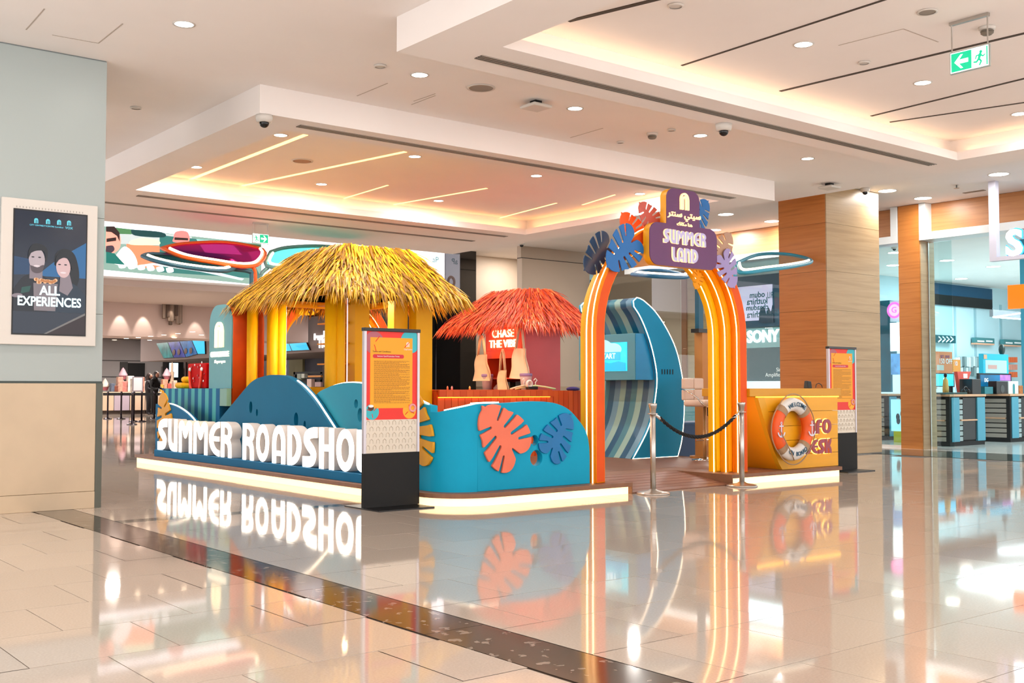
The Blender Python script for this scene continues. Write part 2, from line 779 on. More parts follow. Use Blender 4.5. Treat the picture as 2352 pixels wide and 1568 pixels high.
def rrect_loop(x0, y0, x1, y1, r, n=6):
    r = min(r, (x1 - x0) / 2, (y1 - y0) / 2)
    out = []
    for cx, cy, a0 in ((x1 - r, y0 + r, -90), (x1 - r, y1 - r, 0), (x0 + r, y1 - r, 90), (x0 + r, y0 + r, 180)):
        for k in range(n + 1):
            a = math.radians(a0 + 90 * k / n)
            out.append((cx + r * math.cos(a), cy + r * math.sin(a)))
    return out


def circle_loop(cx, cy, rx, ry=None, n=24):
    ry = rx if ry is None else ry
    return [(cx + rx * math.cos(2 * math.pi * k / n), cy + ry * math.sin(2 * math.pi * k / n)) for k in range(n)]


ORD = ['first', 'second', 'third', 'fourth', 'fifth', 'sixth', 'seventh', 'eighth', 'ninth', 'tenth', 'eleventh', 'twelfth']

# ---------------------------------------------------------------- common materials
M_white = mat('white_paint', (232, 228, 222), 0.45)
M_black = mat('black_satin', (14, 14, 16), 0.35)
M_blackmat = mat('black_matte', (10, 10, 11), 0.7)
M_steel = mat('brushed_steel', (190, 186, 180), 0.28, 1.0, bump=0.05, bscale=120, stretch=(40, 40, 1))
M_chrome = mat('chrome', (225, 225, 225), 0.08, 1.0)
M_led = mat('warm_led', (255, 206, 140), 0.4, em=7.0, emc=(255, 214, 150))
M_ledw = mat('white_led', (255, 240, 220), 0.4, em=4.0, emc=(255, 226, 188))
M_skirt = mat('skirt_glow', (255, 226, 180), 0.5, em=1.7, emc=(255, 218, 160))
M_glow = mat('letter_face_glow', (255, 250, 240), 0.4, em=4.0, emc=(255, 242, 222))
M_lens = mat('downlight_lens', (255, 250, 240), 0.4, em=14.0, emc=(255, 247, 235))
M_yel = mat('yellow_paint', (252, 184, 4), 0.5, vary=0.03, vscale=3, spec=.3)
M_org = mat('orange_paint', (255, 140, 10), 0.5, spec=.3, vary=0.05, vscale=3)
M_red = mat('red_orange_paint', (232, 88, 26), 0.55, spec=.25, vary=0.05, vscale=3)
M_turq = mat('turquoise_paint', (0, 160, 198), 0.6, spec=.25, vary=0.04, vscale=2, bump=0.03, bscale=200)
M_dblue = mat('deep_teal_paint', (0, 112, 152), 0.6, spec=.2, vary=0.04, vscale=2, bump=0.03, bscale=200)
M_lteal = mat('light_teal_paint', (40, 152, 182), 0.6, spec=.25, vary=0.04, vscale=2, bump=0.03, bscale=200)
M_blue = mat('blue_leaf_paint', (0, 104, 178), 0.45, vary=0.05, vscale=5)
M_navy = mat('navy_leaf_paint', (34, 66, 102), 0.3, vary=0.08, vscale=4)
M_coral = mat('coral_paint', (238, 116, 84), 0.5, vary=0.04, vscale=5)
M_yleaf = mat('mustard_paint', (228, 160, 14), 0.5, vary=0.05, vscale=5)
M_purple = mat('purple_paint', (98, 44, 98), 0.4, vary=0.04, vscale=4)
M_deck = mat('deck_brown', (134, 92, 66), 0.5, vary=0.12, vscale=8, bump=0.1, bscale=60)
M_txt = mat('print_black', (30, 26, 24), 0.6)
M_txtw = mat('print_white', (245, 245, 245), 0.6)

# ================================================================ the setting
# ---- floor: polished square stone tiles in running bond, dark stone bands
M_grout = mat('grout', (86, 72, 60), 0.8)


def tile_material(name, rgb, rough, spots=None):
    m = bpy.data.materials.new(name)
    m.use_nodes = True
    nt = m.node_tree
    b = nt.nodes['Principled BSDF']
    oi = nt.nodes.new('ShaderNodeObjectInfo')
    geo = nt.nodes.new('ShaderNodeNewGeometry')
    n = nt.nodes.new('ShaderNodeTexNoise')
    n.inputs['Scale'].default_value = 90
    n.inputs['Detail'].default_value = 4
    nt.links.new(geo.outputs['Position'], n.inputs['Vector'])
    r = nt.nodes.new('ShaderNodeValToRGB')
    c = S(*rgb)
    r.color_ramp.elements[0].position = 0.35
    r.color_ramp.elements[1].position = 0.65
    r.color_ramp.elements[0].color = tuple(x * 0.94 for x in c[:3]) + (1,)
    r.color_ramp.elements[1].color = tuple(min(1, x * 1.05) for x in c[:3]) + (1,)
    nt.links.new(n.outputs['Fac'], r.inputs[0])
    hs = nt.nodes.new('ShaderNodeHueSaturation')
    mr = nt.nodes.new('ShaderNodeMapRange')
    mr.inputs['To Min'].default_value = 0.95
    mr.inputs['To Max'].default_value = 1.04
    nt.links.new(oi.outputs['Random'], mr.inputs['Value'])
    nt.links.new(mr.outputs[0], hs.inputs['Value'])
    nt.links.new(r.outputs[0], hs.inputs['Color'])
    nt.links.new(hs.outputs[0], b.inputs['Base Color'])
    b.inputs['Roughness'].default_value = rough
    b.inputs['Specular IOR Level'].default_value = 0.62
    n2 = nt.nodes.new('ShaderNodeTexNoise')
    n2.inputs['Scale'].default_value = 1.6
    nt.links.new(geo.outputs['Position'], n2.inputs['Vector'])
    bp = nt.nodes.new('ShaderNodeBump')
    bp.inputs['Strength'].default_value = 0.02
    bp.inputs['Distance'].default_value = 0.01
    nt.links.new(n2.outputs['Fac'], bp.inputs['Height'])
    nt.links.new(bp.outputs[0], b.inputs['Normal'])
    if spots:
        v = nt.nodes.new('ShaderNodeTexVoronoi')
        v.inputs['Scale'].default_value = 11
        mp = nt.nodes.new('ShaderNodeMapping')
        nz = nt.nodes.new('ShaderNodeTexNoise')
        nz.inputs['Scale'].default_value = 20
        mxv = nt.nodes.new('ShaderNodeMixRGB')
        mxv.inputs[0].default_value = 0.12
        nt.links.new(geo.outputs['Position'], mxv.inputs[1])
        nt.links.new(geo.outputs['Position'], nz.inputs['Vector'])
        nt.links.new(nz.outputs['Color'], mxv.inputs[2])
        nt.links.new(mxv.outputs[0], v.inputs['Vector'])
        rr = nt.nodes.new('ShaderNodeValToRGB')
        rr.color_ramp.interpolation = 'CONSTANT'
        rr.color_ramp.elements[0].position = 0
        rr.color_ramp.elements[0].color = (1, 1, 1, 1)
        rr.color_ramp.elements[1].position = 0.23
        rr.color_ramp.elements[1].color = (0, 0, 0, 1)
        nt.links.new(v.outputs['Distance'], rr.inputs[0])
        mx2 = nt.nodes.new('ShaderNodeMixRGB')
        mx2.inputs[2].default_value = S(*spots)
        nt.links.new(rr.outputs[0], mx2.inputs[0])
        nt.links.new(hs.outputs[0], mx2.inputs[1])
        nt.links.new(mx2.outputs[0], b.inputs['Base Color'])
    MATS[name] = m
    return m


M_tile = tile_material('polished_beige_stone', (197, 183, 169), 0.05)
M_band = tile_material('dark_brown_pebble_stone', (64, 52, 43), 0.09, (142, 128, 116))
M_bandg = tile_material('dark_grey_stone', (74, 84, 80), 0.08)

floor = struct(MB().box(-2.5, -1.5, -0.12, 51, 58, -0.006).build('floor', M_grout))  # cut short behind the camera so world light brightens the ceiling
TS = 0.6665
GAP = 0.005
Y0 = 2.99 - 0.665 * 6
ROWH = 0.665
tile_me = MB().box(-TS / 2 + GAP / 2, -ROWH / 2 + GAP / 2, -0.006, TS / 2 - GAP / 2, ROWH / 2 - GAP / 2, 0).mesh('floor_tile', M_tile)


def tile_centres():
    for j in range(0, 89):
        yc = Y0 + ROWH * (j + 0.5)
        off = 1.67 if ((j - 6) % 2 == 0) else 1.67 + TS / 2
        off += -TS * 0.0
        for i in range(-5, 57):
            xc = off + TS * (i + 0.5)
            yield xc, yc


def visible_px(x, y):
    q = np.array([x, y, -CAMH])
    k = q @ _d
    if k < 1:
        return None
    px, py = 1176 + FPX * (q @ _r) / k, 784 - FPX * (q @ _u) / k
    return px, py, k


_STRIPS = [(3.02, 3.385)]


def in_deck(x, y):
    return 6.75 < x < 12.6 and 9.4 < y < 17.4


cands = []
rest = MB()


def put_rest(x, y):
    a, b = TS / 2 - GAP / 2, ROWH / 2 - GAP / 2
    rest.quad((x - a, y - b, 0), (x + a, y - b, 0), (x + a, y + b, 0), (x - a, y + b, 0))


for xc, yc in tile_centres():
    if xc > 17.45 or (xc - TS / 2 < 3.385 and xc + TS / 2 > 3.02) or (9.72 < yc < 10.02 and 3.385 < xc < 6.2 and False):
        continue
    v = visible_px(xc, yc)
    if v and -150 < v[0] < 2500 and v[1] < 1720 and not in_deck(xc, yc):
        cands.append((v[2], xc, yc))
    else:
        put_rest(xc, yc)
cands.sort()
for n, (k, xc, yc) in enumerate(cands):
    if n < 290:
        o = bpy.data.objects.new('floor_tile', tile_me)
        place(o, T(xc, yc, random.uniform(-0.0004, 0)) @ Matrix.Rotation(random.gauss(0, 0.0006), 4, 'X') @ Matrix.Rotation(random.gauss(0, 0.0006), 4, 'Y'), floor)
    else:
        put_rest(xc, yc)
# tiles cut along the dark band
for j in range(0, 89):
    yc = Y0 + ROWH * (j + 0.5)
    off = 1.67 if ((j - 6) % 2 == 0) else 1.67 + TS / 2
    for i in range(-2, 4):
        a, b = off + TS * i + GAP / 2, off + TS * (i + 1) - GAP / 2
        if b < 3.02 or a > 3.385:
            continue
        for lo, hi in ((a, min(b, 3.02 - GAP)), (max(a, 3.385 + GAP), b)):
            if hi - lo > 0.02 and lo < hi:
                rest.quad((lo, yc - ROWH / 2 + GAP / 2, 0), (hi, yc - ROWH / 2 + GAP / 2, 0), (hi, yc + ROWH / 2 - GAP / 2, 0), (lo, yc + ROWH / 2 - GAP / 2, 0))
stuff(rest.build('far_floor_tiles', M_tile, floor))
# dark pebble-stone band running to the pillar, in slabs
for k in range(0, 9):
    ya = 0.2 + 1.42 * k
    if ya > 11.1:
        break
    MB().box(3.02 + GAP / 2, ya, -0.006, 3.385 - GAP / 2, min(ya + 1.42 - GAP, 11.22), 0).build('band_slab', M_band, floor)
for k in range(3):
    MB().box(3.39 + 0.96 * k, 9.80, -0.005, 3.39 + 0.96 * k + 0.957, 10.0, 0.0006).build('cross_band_slab', M_bandg, floor)
for k in range(10):
    MB().box(17.8, 3 + 2.2 * k, -0.006, 19.6, 5.197 + 2.2 * k, 0).build('threshold_slab', M_bandg, floor)
MB().box(19.6, -1.5, -0.006, 51, 24, 0).build('shop_floor', mat('shop_floor_stone', (200, 205, 200), 0.12), floor)

# ---- ceiling
M_ceil = mat('ceiling_paint', (244, 236, 231), 0.8, vary=0.015, vscale=1.2)
ZC, ZL, ZS = 4.56, 4.24, 4.87
cm = MB()
cm.box(-12, -3, ZC, 15.9, 20.0, ZS)
ceiling = struct(cm.build('ceiling', M_ceil))
cs = MB().box(15.9, -3, ZS, 51, 30, ZS + 0.15).box(-12, 20.0, ZS, 15.9, 30, ZS + 0.15)
cs.build('shopfront_ceiling', M_ceil, ceiling)


def coffer(tagname, x0, x1, y0, y1, ox0, ox1, oy0, oy1):
    """dropped frame x0..x1, y0..y1 with a lit opening ox0..ox1, oy0..oy1"""
    m = MB()
    lip = 0.11
    for (a, b, c, d) in ((x0, y0, x1, oy0), (x0, oy1, x1, y1), (x0, oy0, ox0, oy1), (ox1, oy0, x1, oy1)):
        m.box(a, b, ZL, c, d, ZL + lip)
    s = 0.22
    for (a, b, c, d) in ((x0, y0, x1, oy0 - s), (x0, oy1 + s, x1, y1), (x0, oy0 - s, ox0 - s, oy1 + s), (ox1 + s, oy0 - s, x1, oy1 + s)):
        if d > b and c > a:
            m.box(a, b, ZL + lip, c, d, ZC)
    fr = m.build('dropped_ceiling_frame', M_ceil, ceiling)
    st = MB()
    e = 0.17
    z = ZL + lip
    st.box(ox0, oy1 + e - 0.05, z, ox1, oy1 + e, z + 0.02)
    st.box(ox1 + e - 0.05, oy0, z, ox1 + e, oy1, z + 0.02)
    st.box(ox0 - e, oy0, z, ox0 - e + 0.05, oy1, z + 0.02)
    st.box(ox0, oy0 - e, z, ox1, oy0 - e + 0.05, z + 0.02)
    st.build('cove_light_strip', mat('cove_strip_' + tagname, (255, 196, 120), 0.5, em=5.0 if tagname == 'a' else 4.0, emc=(255, 192, 128) if tagname == 'a' else (255, 214, 172)), fr)
    return fr


frA = coffer('a', 5.26, 14.29, 11.03, 20.0, 5.85, 13.6, 11.6, 16.56)
frB = coffer('b', 5.26, 14.29, -3.0, 8.24, 5.92, 13.64, 0.5, 7.53)


def slot(a, b, z, w, m, parent, name):
    a, b = Vector((a.x, a.y, 0)), Vector((b.x, b.y, 0))
    t = (b - a).normalized()
    n = Vector((-t.y, t.x, 0)) * w / 2
    mb = MB()
    poly = [(a + n), (b + n), (b - n), (a - n)]
    mb.prism([(p.x, p.y) for p in poly], z - 0.006, z + 0.002)
    return mb.build(name, m, parent)


M_slotA = mat('light_slot', (255, 200, 120), 0.5, em=3.2, emc=(255, 196, 120))
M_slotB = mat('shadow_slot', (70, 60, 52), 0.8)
for (x1, y1, x2, y2, w) in ((434, 413, 702, 309, .07), (545, 428.7, 931, 348, .06), (774, 460, 891, 425, .03), (878, 474, 1118, 432, .045), (1133, 504, 1278, 466, .035), (1338, 470, 1412, 447, .03)):
    slot(at(x1, y1, Z=ZC), at(x2, y2, Z=ZC), ZC, w, M_slotA, ceiling, 'light_slot')
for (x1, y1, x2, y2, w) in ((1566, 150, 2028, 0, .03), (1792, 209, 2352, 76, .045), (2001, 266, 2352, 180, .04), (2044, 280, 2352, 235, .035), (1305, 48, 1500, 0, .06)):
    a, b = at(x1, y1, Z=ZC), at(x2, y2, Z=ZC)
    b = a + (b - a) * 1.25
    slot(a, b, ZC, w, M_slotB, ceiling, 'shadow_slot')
M_seam = mat('hatch_seam', (186, 172, 160), 0.9)
for pts in (((60, 68), (102, 20)), ((120, 80), (226, 99)), ((226, 99), (282, 54)), ((820, 220), (890, 191)), ((945, 240), (1000, 219)), ((950, 232), (1000, 215)), ((1310, 316), (1385, 294)), ((1926, 104), (2075, 66)), ((2075, 66), (2155, 96))):
    z = ZC
    slot(at(*pts[0], Z=z), at(*pts[1], Z=z), z + 0.003, 0.012, M_seam, ceiling, 'hatch_seam')

# ---- linear air diffusers
M_vent = mat('diffuser_dark', (44, 38, 34), 0.6)
M_ventbar = mat('diffuser_bar', (150, 138, 126), 0.5)


def diffuser(x0, x1, y, z, label):
    t = thing('linear_air_diffuser', label, 'air vent', ((x0 + x1) / 2, y, z))
    MB().box(x0, y - 0.055, z - 0.004, x1, y + 0.055, z).build('slot', M_vent, t)
    for k in (-0.055, -0.019, 0.019, 0.055):
        MB().box(x0, y + k - 0.006, z - 0.009, x1, y + k + 0.006, z).build('bar', M_ventbar, t)
    return t


diffuser(5.87, 13.57, 11.29, ZL, 'long black slotted air vent on the near edge of the orange-lit coffer')
diffuser(6.04, 13.46, 17.0, ZL, 'long air vent just beyond the far edge of the orange-lit coffer')
diffuser(5.92, 13.65, 7.89, ZL, 'long black slotted air vent under the dropped ceiling at upper right')
diffuser(4.5, 13.35, 17.95, ZL, 'farthest long air vent, above the video wall')

# ---- walls far behind
M_wall = mat('beige_wall', (196, 178, 158), 0.6, vary=0.03, vscale=1.0)
M_wall2 = mat('beige_wall_panel', (184, 168, 150), 0.6, vary=0.03, vscale=1.0)
wb = struct(MB().box(17.0, 24.0, 0, 21.9, 24.3, ZS).box(17.0, 23.96, 1.25, 21.9, 24.0, 1.27).build('wall_back', M_wall))
MB().box(19.45, 21.6, 0, 19.98, 23.99, 4.55).box(17.62, 21.6, 0, 19.45, 21.8, 4.55).build('wall_panel', M_wall2, wb)
MB().box(17.62, 21.62, 4.55, 19.98, 21.8, 4.57).build('shadow_gap', M_blackmat, wb)
MB().box(17.62, 21.64, 4.57, 19.98, 21.8, 4.868).build('upper_wall', M_wall2, wb)
MB().box(17.62, 21.58, 0, 19.98, 21.6, 1.25).build('stone_dado', mat('dado', (170, 148, 122), 0.4), wb)
# LED bulkhead above the cinema entrance
M_bulk = mat('bulkhead_plaster', (206, 190, 182), 0.7)
bh = struct(MB().box(-2, 24.0, 3.45, 16.9, 24.5, ZS).box(-2, 24.5, 3.55, 16.9, 30.0, 3.6).build('wall_bulkhead', M_bulk))
# ---- black glass column
bc = thing('black_glass_column', 'tall glossy black column between the video wall and beige wall', 'column', (17.2, 23.7, 0))
M_bglass = mat('black_glass', (8, 8, 9), 0.05, coat=0.5)
box('body', M_bglass, (16.9, 23.3, 0), (17.42, 24.4, ZS), bc)
box('side_panel', mat('dark_mirror_panel', (52, 50, 58), 0.03, spec=1.0), (16.88, 23.3, 3.45), (16.9, 23.99, ZS), bc)
box('panel_joint', M_blackmat, (16.89, 23.29, 2.6), (17.43, 23.3, 2.61), bc)
cb = thing('dark_recess_wall', 'black wall recess left of the black column behind the yellow hut', 'wall', (15.9, 24.2, 0))
box('panel', mat('black_wall', (16, 16, 17), 0.3), (15.0, 24.45, 0), (16.9, 24.55, 3.45), cb)
box('trim', mat('black_wall', (16, 16, 17), 0.3), (14.97, 24.43, 0), (15.0, 24.56, 3.45), cb)
fa = thing('fire_alarm_point', 'small red alarm box on the black wall left of the orange hut', 'alarm', (16.5, 24.4, 2.0))
p = at(1030, 769, Y=24.4)
box('housing', mat('alarm_red', (205, 30, 35), 0.4, em=.25), (p.x - .13, 24.34, p.z - .12), (p.x + .17, 24.45, p.z + .12), fa, 0.02)
box('window', M_txtw, (p.x - .10, 24.33, p.z - .05), (p.x - .02, 24.34, p.z + .05), fa)

# ---- left pillar
pil = thing('clad_pillar', 'big square pillar with pale glass top and beige stone base at left', 'pillar', (2.0, 12.2, 0))
M_pglass = mat('pale_back_painted_glass', (174, 184, 182), 0.35, spec=.3, vary=0.01, vscale=0.6)
M_pstone = mat('beige_pillar_stone', (206, 184, 154), 0.35, vary=0.05, vscale=3)
box('core', M_blackmat, (0.3, 11.26, 0), (3.64, 13.2, ZC - 0.005), pil)
for (z0, z1) in ((1.27, 1.95), (1.953, 2.93), (2.933, ZC - 0.012)):
    box('glass_panel', M_pglass, (0.3, 11.235, z0), (3.66, 11.26, z1), pil, 0.003)
    box('side_glass_panel', M_pglass, (3.64, 11.26, z0), (3.66, 13.2, z1), pil)
for (x0, x1) in ((0.3, 2.16), (2.163, 3.60)):
    box('stone_panel', M_pstone, (x0, 11.225, 0.17), (x1, 11.26, 1.25), pil, 0.003)
    box('stone_plinth', M_pstone, (x0, 11.22, 0.0), (x1, 11.26, 0.167), pil, 0.003)
box('edge_strip', mat('pillar_edge_metal', (84, 84, 74), 0.3, 0.6), (3.60, 11.22, 0), (3.665, 13.2, 1.25), pil)
box('metal_reveal', mat('reveal_dark', (58, 66, 62), 0.3, 0.5), (0.3, 11.228, 1.25), (3.662, 11.26, 1.27), pil)
box('shadow_gap', mat('gap_grey', (120, 128, 128), 0.6), (0.3, 11.24, ZC - 0.012), (3.655, 11.26, ZC), pil)

# ---- wood clad column by the electronics shop
ramp_wood = [(0.30, (168, 122, 72)), (0.45, (196, 152, 100)), (0.58, (214, 174, 122)), (0.72, (176, 130, 80))]
M_woodr = ramp_mat('oak_veneer', 'noise', 1.0, [(0.25, (160, 131, 95)), (0.45, (174, 145, 107)), (0.58, (182, 153, 115)), (0.78, (166, 137, 100))], 0.4, (.8, .8, 17), 10, dist=0.25)
M_woodl = ramp_mat('orange_oak_veneer', 'noise', 1.3, [(0.25, (176, 104, 42)), (0.46, (192, 118, 51)), (0.6, (199, 125, 57)), (0.78, (182, 109, 45))], 0.38, (.8, .8, 17), 10, dist=0.25)  # orange light bounced from the arch is mixed into the side-face oak
col = thing('wood_clad_column', 'large square oak clad column beside the electronics shop', 'column', (17.2, 12.0, 0))
box('core', M_blackmat, (16.45, 11.58, 0), (18.05, 12.6, ZS - 0.01), col)
zs = [0.02, 0.86, 1.72, 2.60, 3.30, 4.16, ZS - 0.005]
for a, b in zip(zs[:-1], zs[1:]):
    box('front_board', M_woodr, (16.43, 11.56, a), (18.075, 11.58, b - 0.004), col)
    box('side_board', M_woodl, (16.43, 11.58, a), (16.45, 12.6, b - 0.004), col)
box('plinth', mat('plinth_grey', (96, 92, 84), 0.4), (16.44, 11.565, 0), (18.07, 12.6, 0.02), col)

# ---- electronics shop shell
shopM = mat('shop_wall_white', (196, 224, 230), 0.6)
ws = struct(MB().box(50.0, -4, 0, 50.2, 24, ZS).box(22.0, 24.3, 0, 50, 24.5, ZS).build('wall_shop_rear', shopM))
M_fw = ramp_mat('fascia_oak', 'noise', 1.2, [(0.25, (168, 110, 64)), (0.46, (182, 122, 74)), (0.6, (190, 130, 80)), (0.78, (172, 114, 66))], 0.4, (.8, .8, 17), 10, dist=0.25)
M_sfw = mat('shopfront_white', (226, 230, 230), 0.35)
sf = thing('shopfront_fascia', 'oak fascia with white surrounds above the electronics shop windows', 'fascia', (20.0, 13, 4.2))
box('wood_panel', M_fw, (19.95, 12.35, 4.28), (20.15, 20.0, ZS - 0.005), sf)
box('wood_panel', M_fw, (19.95, 4.0, 4.28), (20.15, 11.58, ZS - 0.005), sf)
box('white_beam', M_sfw, (19.72, 12.2, 4.13), (20.2, 20.0, 4.28), sf, 0.004)
box('white_beam', M_sfw, (19.72, 4.0, 4.13), (20.2, 11.72, 4.28), sf, 0.004)
box('white_upright', M_sfw, (19.72, 11.58, 4.28), (20.2, 11.72, ZS - 0.005), sf, 0.004)
box('white_upright', M_sfw, (19.72, 12.2, 4.28), (20.2, 12.35, ZS - 0.005), sf, 0.004)
post = thing('oak_door_post', 'oak post between shop window and open shop entrance', 'post', (20, 11.95, 0))
for (z0, z1) in ((0, 1.6), (1.604, 3.3), (3.304, ZS - .006)):
    box('board', M_woodl, (19.74, 11.73, z0), (19.76, 12.19, z1), post)
    box('end_board', M_woodr, (19.76, 11.71, z0), (20.25, 11.73, z1 if z1 < 4 else 4.12), post)
box('core', M_woodl, (19.76, 11.73, 0), (20.25, 12.19, ZS - .006), post)
box('steel_edge', M_steel, (20.0, 11.69, 0), (20.03, 11.71, 4.12), post)
win1 = MB().quad((20.0, 12.2, .05), (20.0, 21.58, .05), (20.0, 21.58, 4.13), (20.0, 12.2, 4.13)).build('window_1', glass_mat('shop_glass', (238, 248, 248), 0.0))
struct(win1)
box('glass_joint', M_steel, (19.985, 17.6, 0), (20.003, 17.612, 4.13), win1)
box('glass_edge', mat('glass_edge_dark', (60, 72, 70), 0.2), (19.985, 21.57, 0), (20.003, 21.59, 4.13), win1)
box('floor_channel', M_steel, (19.98, 12.2, 0), (20.02, 21.58, 0.05), win1)
win2 = struct(MB().box(20.0, 11.2, 0.05, 20.012, 11.70, 4.1).build('window_2', glass_mat('shop_glass', (238, 248, 248), 0.0)))

# ================================================================ the summer booth
DZ = 0.13                                        # deck top
# ---- deck
deck = thing('booth_deck', 'low brown deck of the summer booth with glowing skirt all round', 'platform', (9.6, 13, 0))


def corner_pts(cx, cy, r, a0, a1, n=8):
    return [(cx + r * math.cos(math.radians(a0 + (a1 - a0) * k / n)), cy + r * math.sin(math.radians(a0 + (a1 - a0) * k / n))) for k in range(n + 1)]


RMP0, RMP1 = 8.86, 10.62
deck_poly = ([(6.30, 17.69)] + corner_pts(6.85, 9.43, 0.55, 180, 270) + [(RMP0, 8.88), (RMP0, 9.82), (RMP1, 9.82), (RMP1, 8.88), (12.92, 8.88), (12.92, 17.69)])
skirt_poly = ([(6.33, 17.66)] + corner_pts(6.85, 9.43, 0.52, 180, 270) + [(RMP0 - .03, 8.91), (RMP0 - .03, 9.85), (RMP1 + .03, 9.85), (RMP1 + .03, 8.91), (12.89, 8.91), (12.89, 17.66)])
MB().prism(deck_poly, 0.082, DZ).build('deck_board', M_deck, deck, bevel=0.004)
MB().prism(skirt_poly, 0.0, 0.082).build('glowing_skirt', M_skirt, deck)
MB().prism([(6.6, 17.4)] + corner_pts(6.95, 9.53, 0.4, 180, 270) + [(8.5, 9.13), (8.5, 10.2), (11.0, 10.2), (11.0, 9.2), (12.6, 9.2), (12.6, 17.4)], DZ, DZ + .001).build('deck_floor_sheet', mat('deck_floor', (126, 84, 60), 0.45, vary=0.1, vscale=5), deck)
ramp = thing('entry_ramp', 'sloping brown plank ramp up to the booth between the arch legs', 'ramp', (9.74, 9.3, 0))
NP = 7
for k in range(NP):
    y0, y1 = 8.9 + 0.94 * k / NP, 8.9 + 0.94 * (k + 1) / NP - 0.024
    z0, z1 = 0.012 + 0.116 * k / NP, 0.012 + 0.116 * (k + 1) / NP
    m = MB()
    x0, x1 = RMP0 + 0.004, RMP1 - 0.004
    m.v = [(x0, y0, 0.0), (x1, y0, 0.0), (x1, y1, 0.0), (x0, y1, 0.0), (x0, y0, z0), (x1, y0, z0), (x1, y1, z1), (x0, y1, z1)]
    for q in ((0, 3, 2, 1), (4, 5, 6, 7), (0, 1, 5, 4), (1, 2, 6, 5), (2, 3, 7, 6), (3, 0, 4, 7)):
        m.face(q)
    m.build('plank', mat('ramp_plank', (130, 84, 62), 0.5, vary=0.15, vscale=14, stretch=(.2, 3, 3)), ramp)
for x in (RMP0 - .002, RMP1 - .012):
    m = MB()
    m.v = [(x, 8.88, 0), (x + .014, 8.88, 0), (x + .014, 9.84, 0), (x, 9.84, 0), (x, 8.88, .128), (x + .014, 8.88, .128), (x + .014, 9.84, .129), (x, 9.84, .129)]
    for q in ((0, 3, 2, 1), (4, 5, 6, 7), (0, 1, 5, 4), (1, 2, 6, 5), (2, 3, 7, 6), (3, 0, 4, 7)):
        m.face(q)
    m.build('side_cheek', M_deck, ramp)

# ---- SUMMER ROADSHOW sign
sg = thing('summer_roadshow_sign', 'long blue plinth carrying glowing white SUMMER ROADSHOW letters', 'sign', (6.5, 13.4, DZ))
M_plinth = mat('plinth_blue', (0, 108, 156), 0.6, spec=.2, vary=0.04, vscale=3)
box('plinth', M_plinth, (6.385, 9.72, DZ), (6.62, 17.05, 0.232), sg, 0.004)
M_lside = mat('letter_side_white', (222, 212, 204), 0.5, em=0.12)
for ch, ya, yb in (('S', 17.015, 16.60), ('U', 16.568, 16.195), ('M', 16.142, 15.63), ('M', 15.581, 15.06), ('E', 15.011, 14.64), ('R', 14.605, 14.22), ('R', 13.896, 13.52),
                   ('O', 13.475, 13.09), ('A', 13.006, 12.63), ('D', 12.578, 12.20), ('S', 12.174, 11.79), ('H', 11.755, 11.385), ('O', 11.336, 10.92), ('W', 10.872, 10.33)):
    shape('letter', letter_scaled(ch, ya - yb, 0.495), 0.15, M_lside, sg, FX(6.57, ya, 0.234), bevel=0.006, face_mat=M_glow)

# ---- side wave panels behind the letters (facing the letters)
def yz_panel(name, pts, X, depth, m, parent, holes=()):
    """outline given as (Y, z) on a plane facing the aisle, thickness behind it"""
    L = [[(-y, z) for y, z in pts]]
    for (hy, hz, ry, rz) in holes:
        L.append(circle_loop(-hy, hz, ry, rz, 20))
    return shape(name, L, depth, m, parent, FX(X + depth, 0, 0))


def rim(name, pts, X, depth, m, parent, r=0.012):
    return MB().tube([(X + depth * 0.5, y, z + .004) for y, z in pts], r, 6).build(name, m, parent)


hill = [(15.377, 0.752), (14.838, 1.037), (14.316, 1.297), (13.887, 1.373), (13.571, 1.384), (13.256, 1.356), (12.895, 1.246), (12.547, 1.07), (12.244, 0.858), (12.035, 0.705)]
hs_ = curve_pts(hill, 5)
w1 = thing('wave_cutout', 'tall dark blue hump-shaped wave panel behind the word SUMMER', 'panel', (6.8, 13.7, DZ))
yz_panel('panel', hs_ + [(11.85, 0.45), (11.78, DZ), (16.1, DZ), (15.8, 0.5)], 6.75, 0.10, M_dblue, w1,
         [(14.345, .934, .05, .085), (14.148, .863, .03, .05), (12.98, .79, .06, .095), (12.74, .73, .03, .05)])
rim('led_rim', hs_[28:] + [(11.85, .45)], 6.75, 0.10, M_ledw, w1)
w2 = thing('wave_cutout', 'light teal rounded wave panel behind the poster stand', 'panel', (6.9, 11.5, DZ))
l2 = curve_pts([(12.95, 0.85), (12.677, 1.116), (12.374, 1.211), (12.074, 1.259), (11.761, 1.27), (11.46, 1.245), (11.0, 1.17), (10.6, 1.05), (10.3, 0.86), (10.12, .62)], 5)
yz_panel('panel', l2 + [(10.1, DZ), (13.4, DZ)], 6.88, 0.10, M_lteal, w2, [(11.664, 1.012, .045, .055), (11.568, .875, .06, .085)])
rim('led_rim', l2, 6.88, 0.10, M_ledw, w2)
w3 = thing('wave_cutout', 'low blue end panel with a swooping top behind the yellow leaf', 'panel', (6.5, 17, DZ))
l3 = curve_pts([(17.66, .945), (17.3, .952), (16.95, .93), (16.55, .85), (16.2, .73), (15.9, .55), (15.6, .35)], 5)
yz_panel('panel', l3 + [(15.4, DZ), (17.66, DZ)], 6.63, 0.10, M_plinth, w3)
rim('led_rim', l3, 6.63, 0.10, M_ledw, w3)

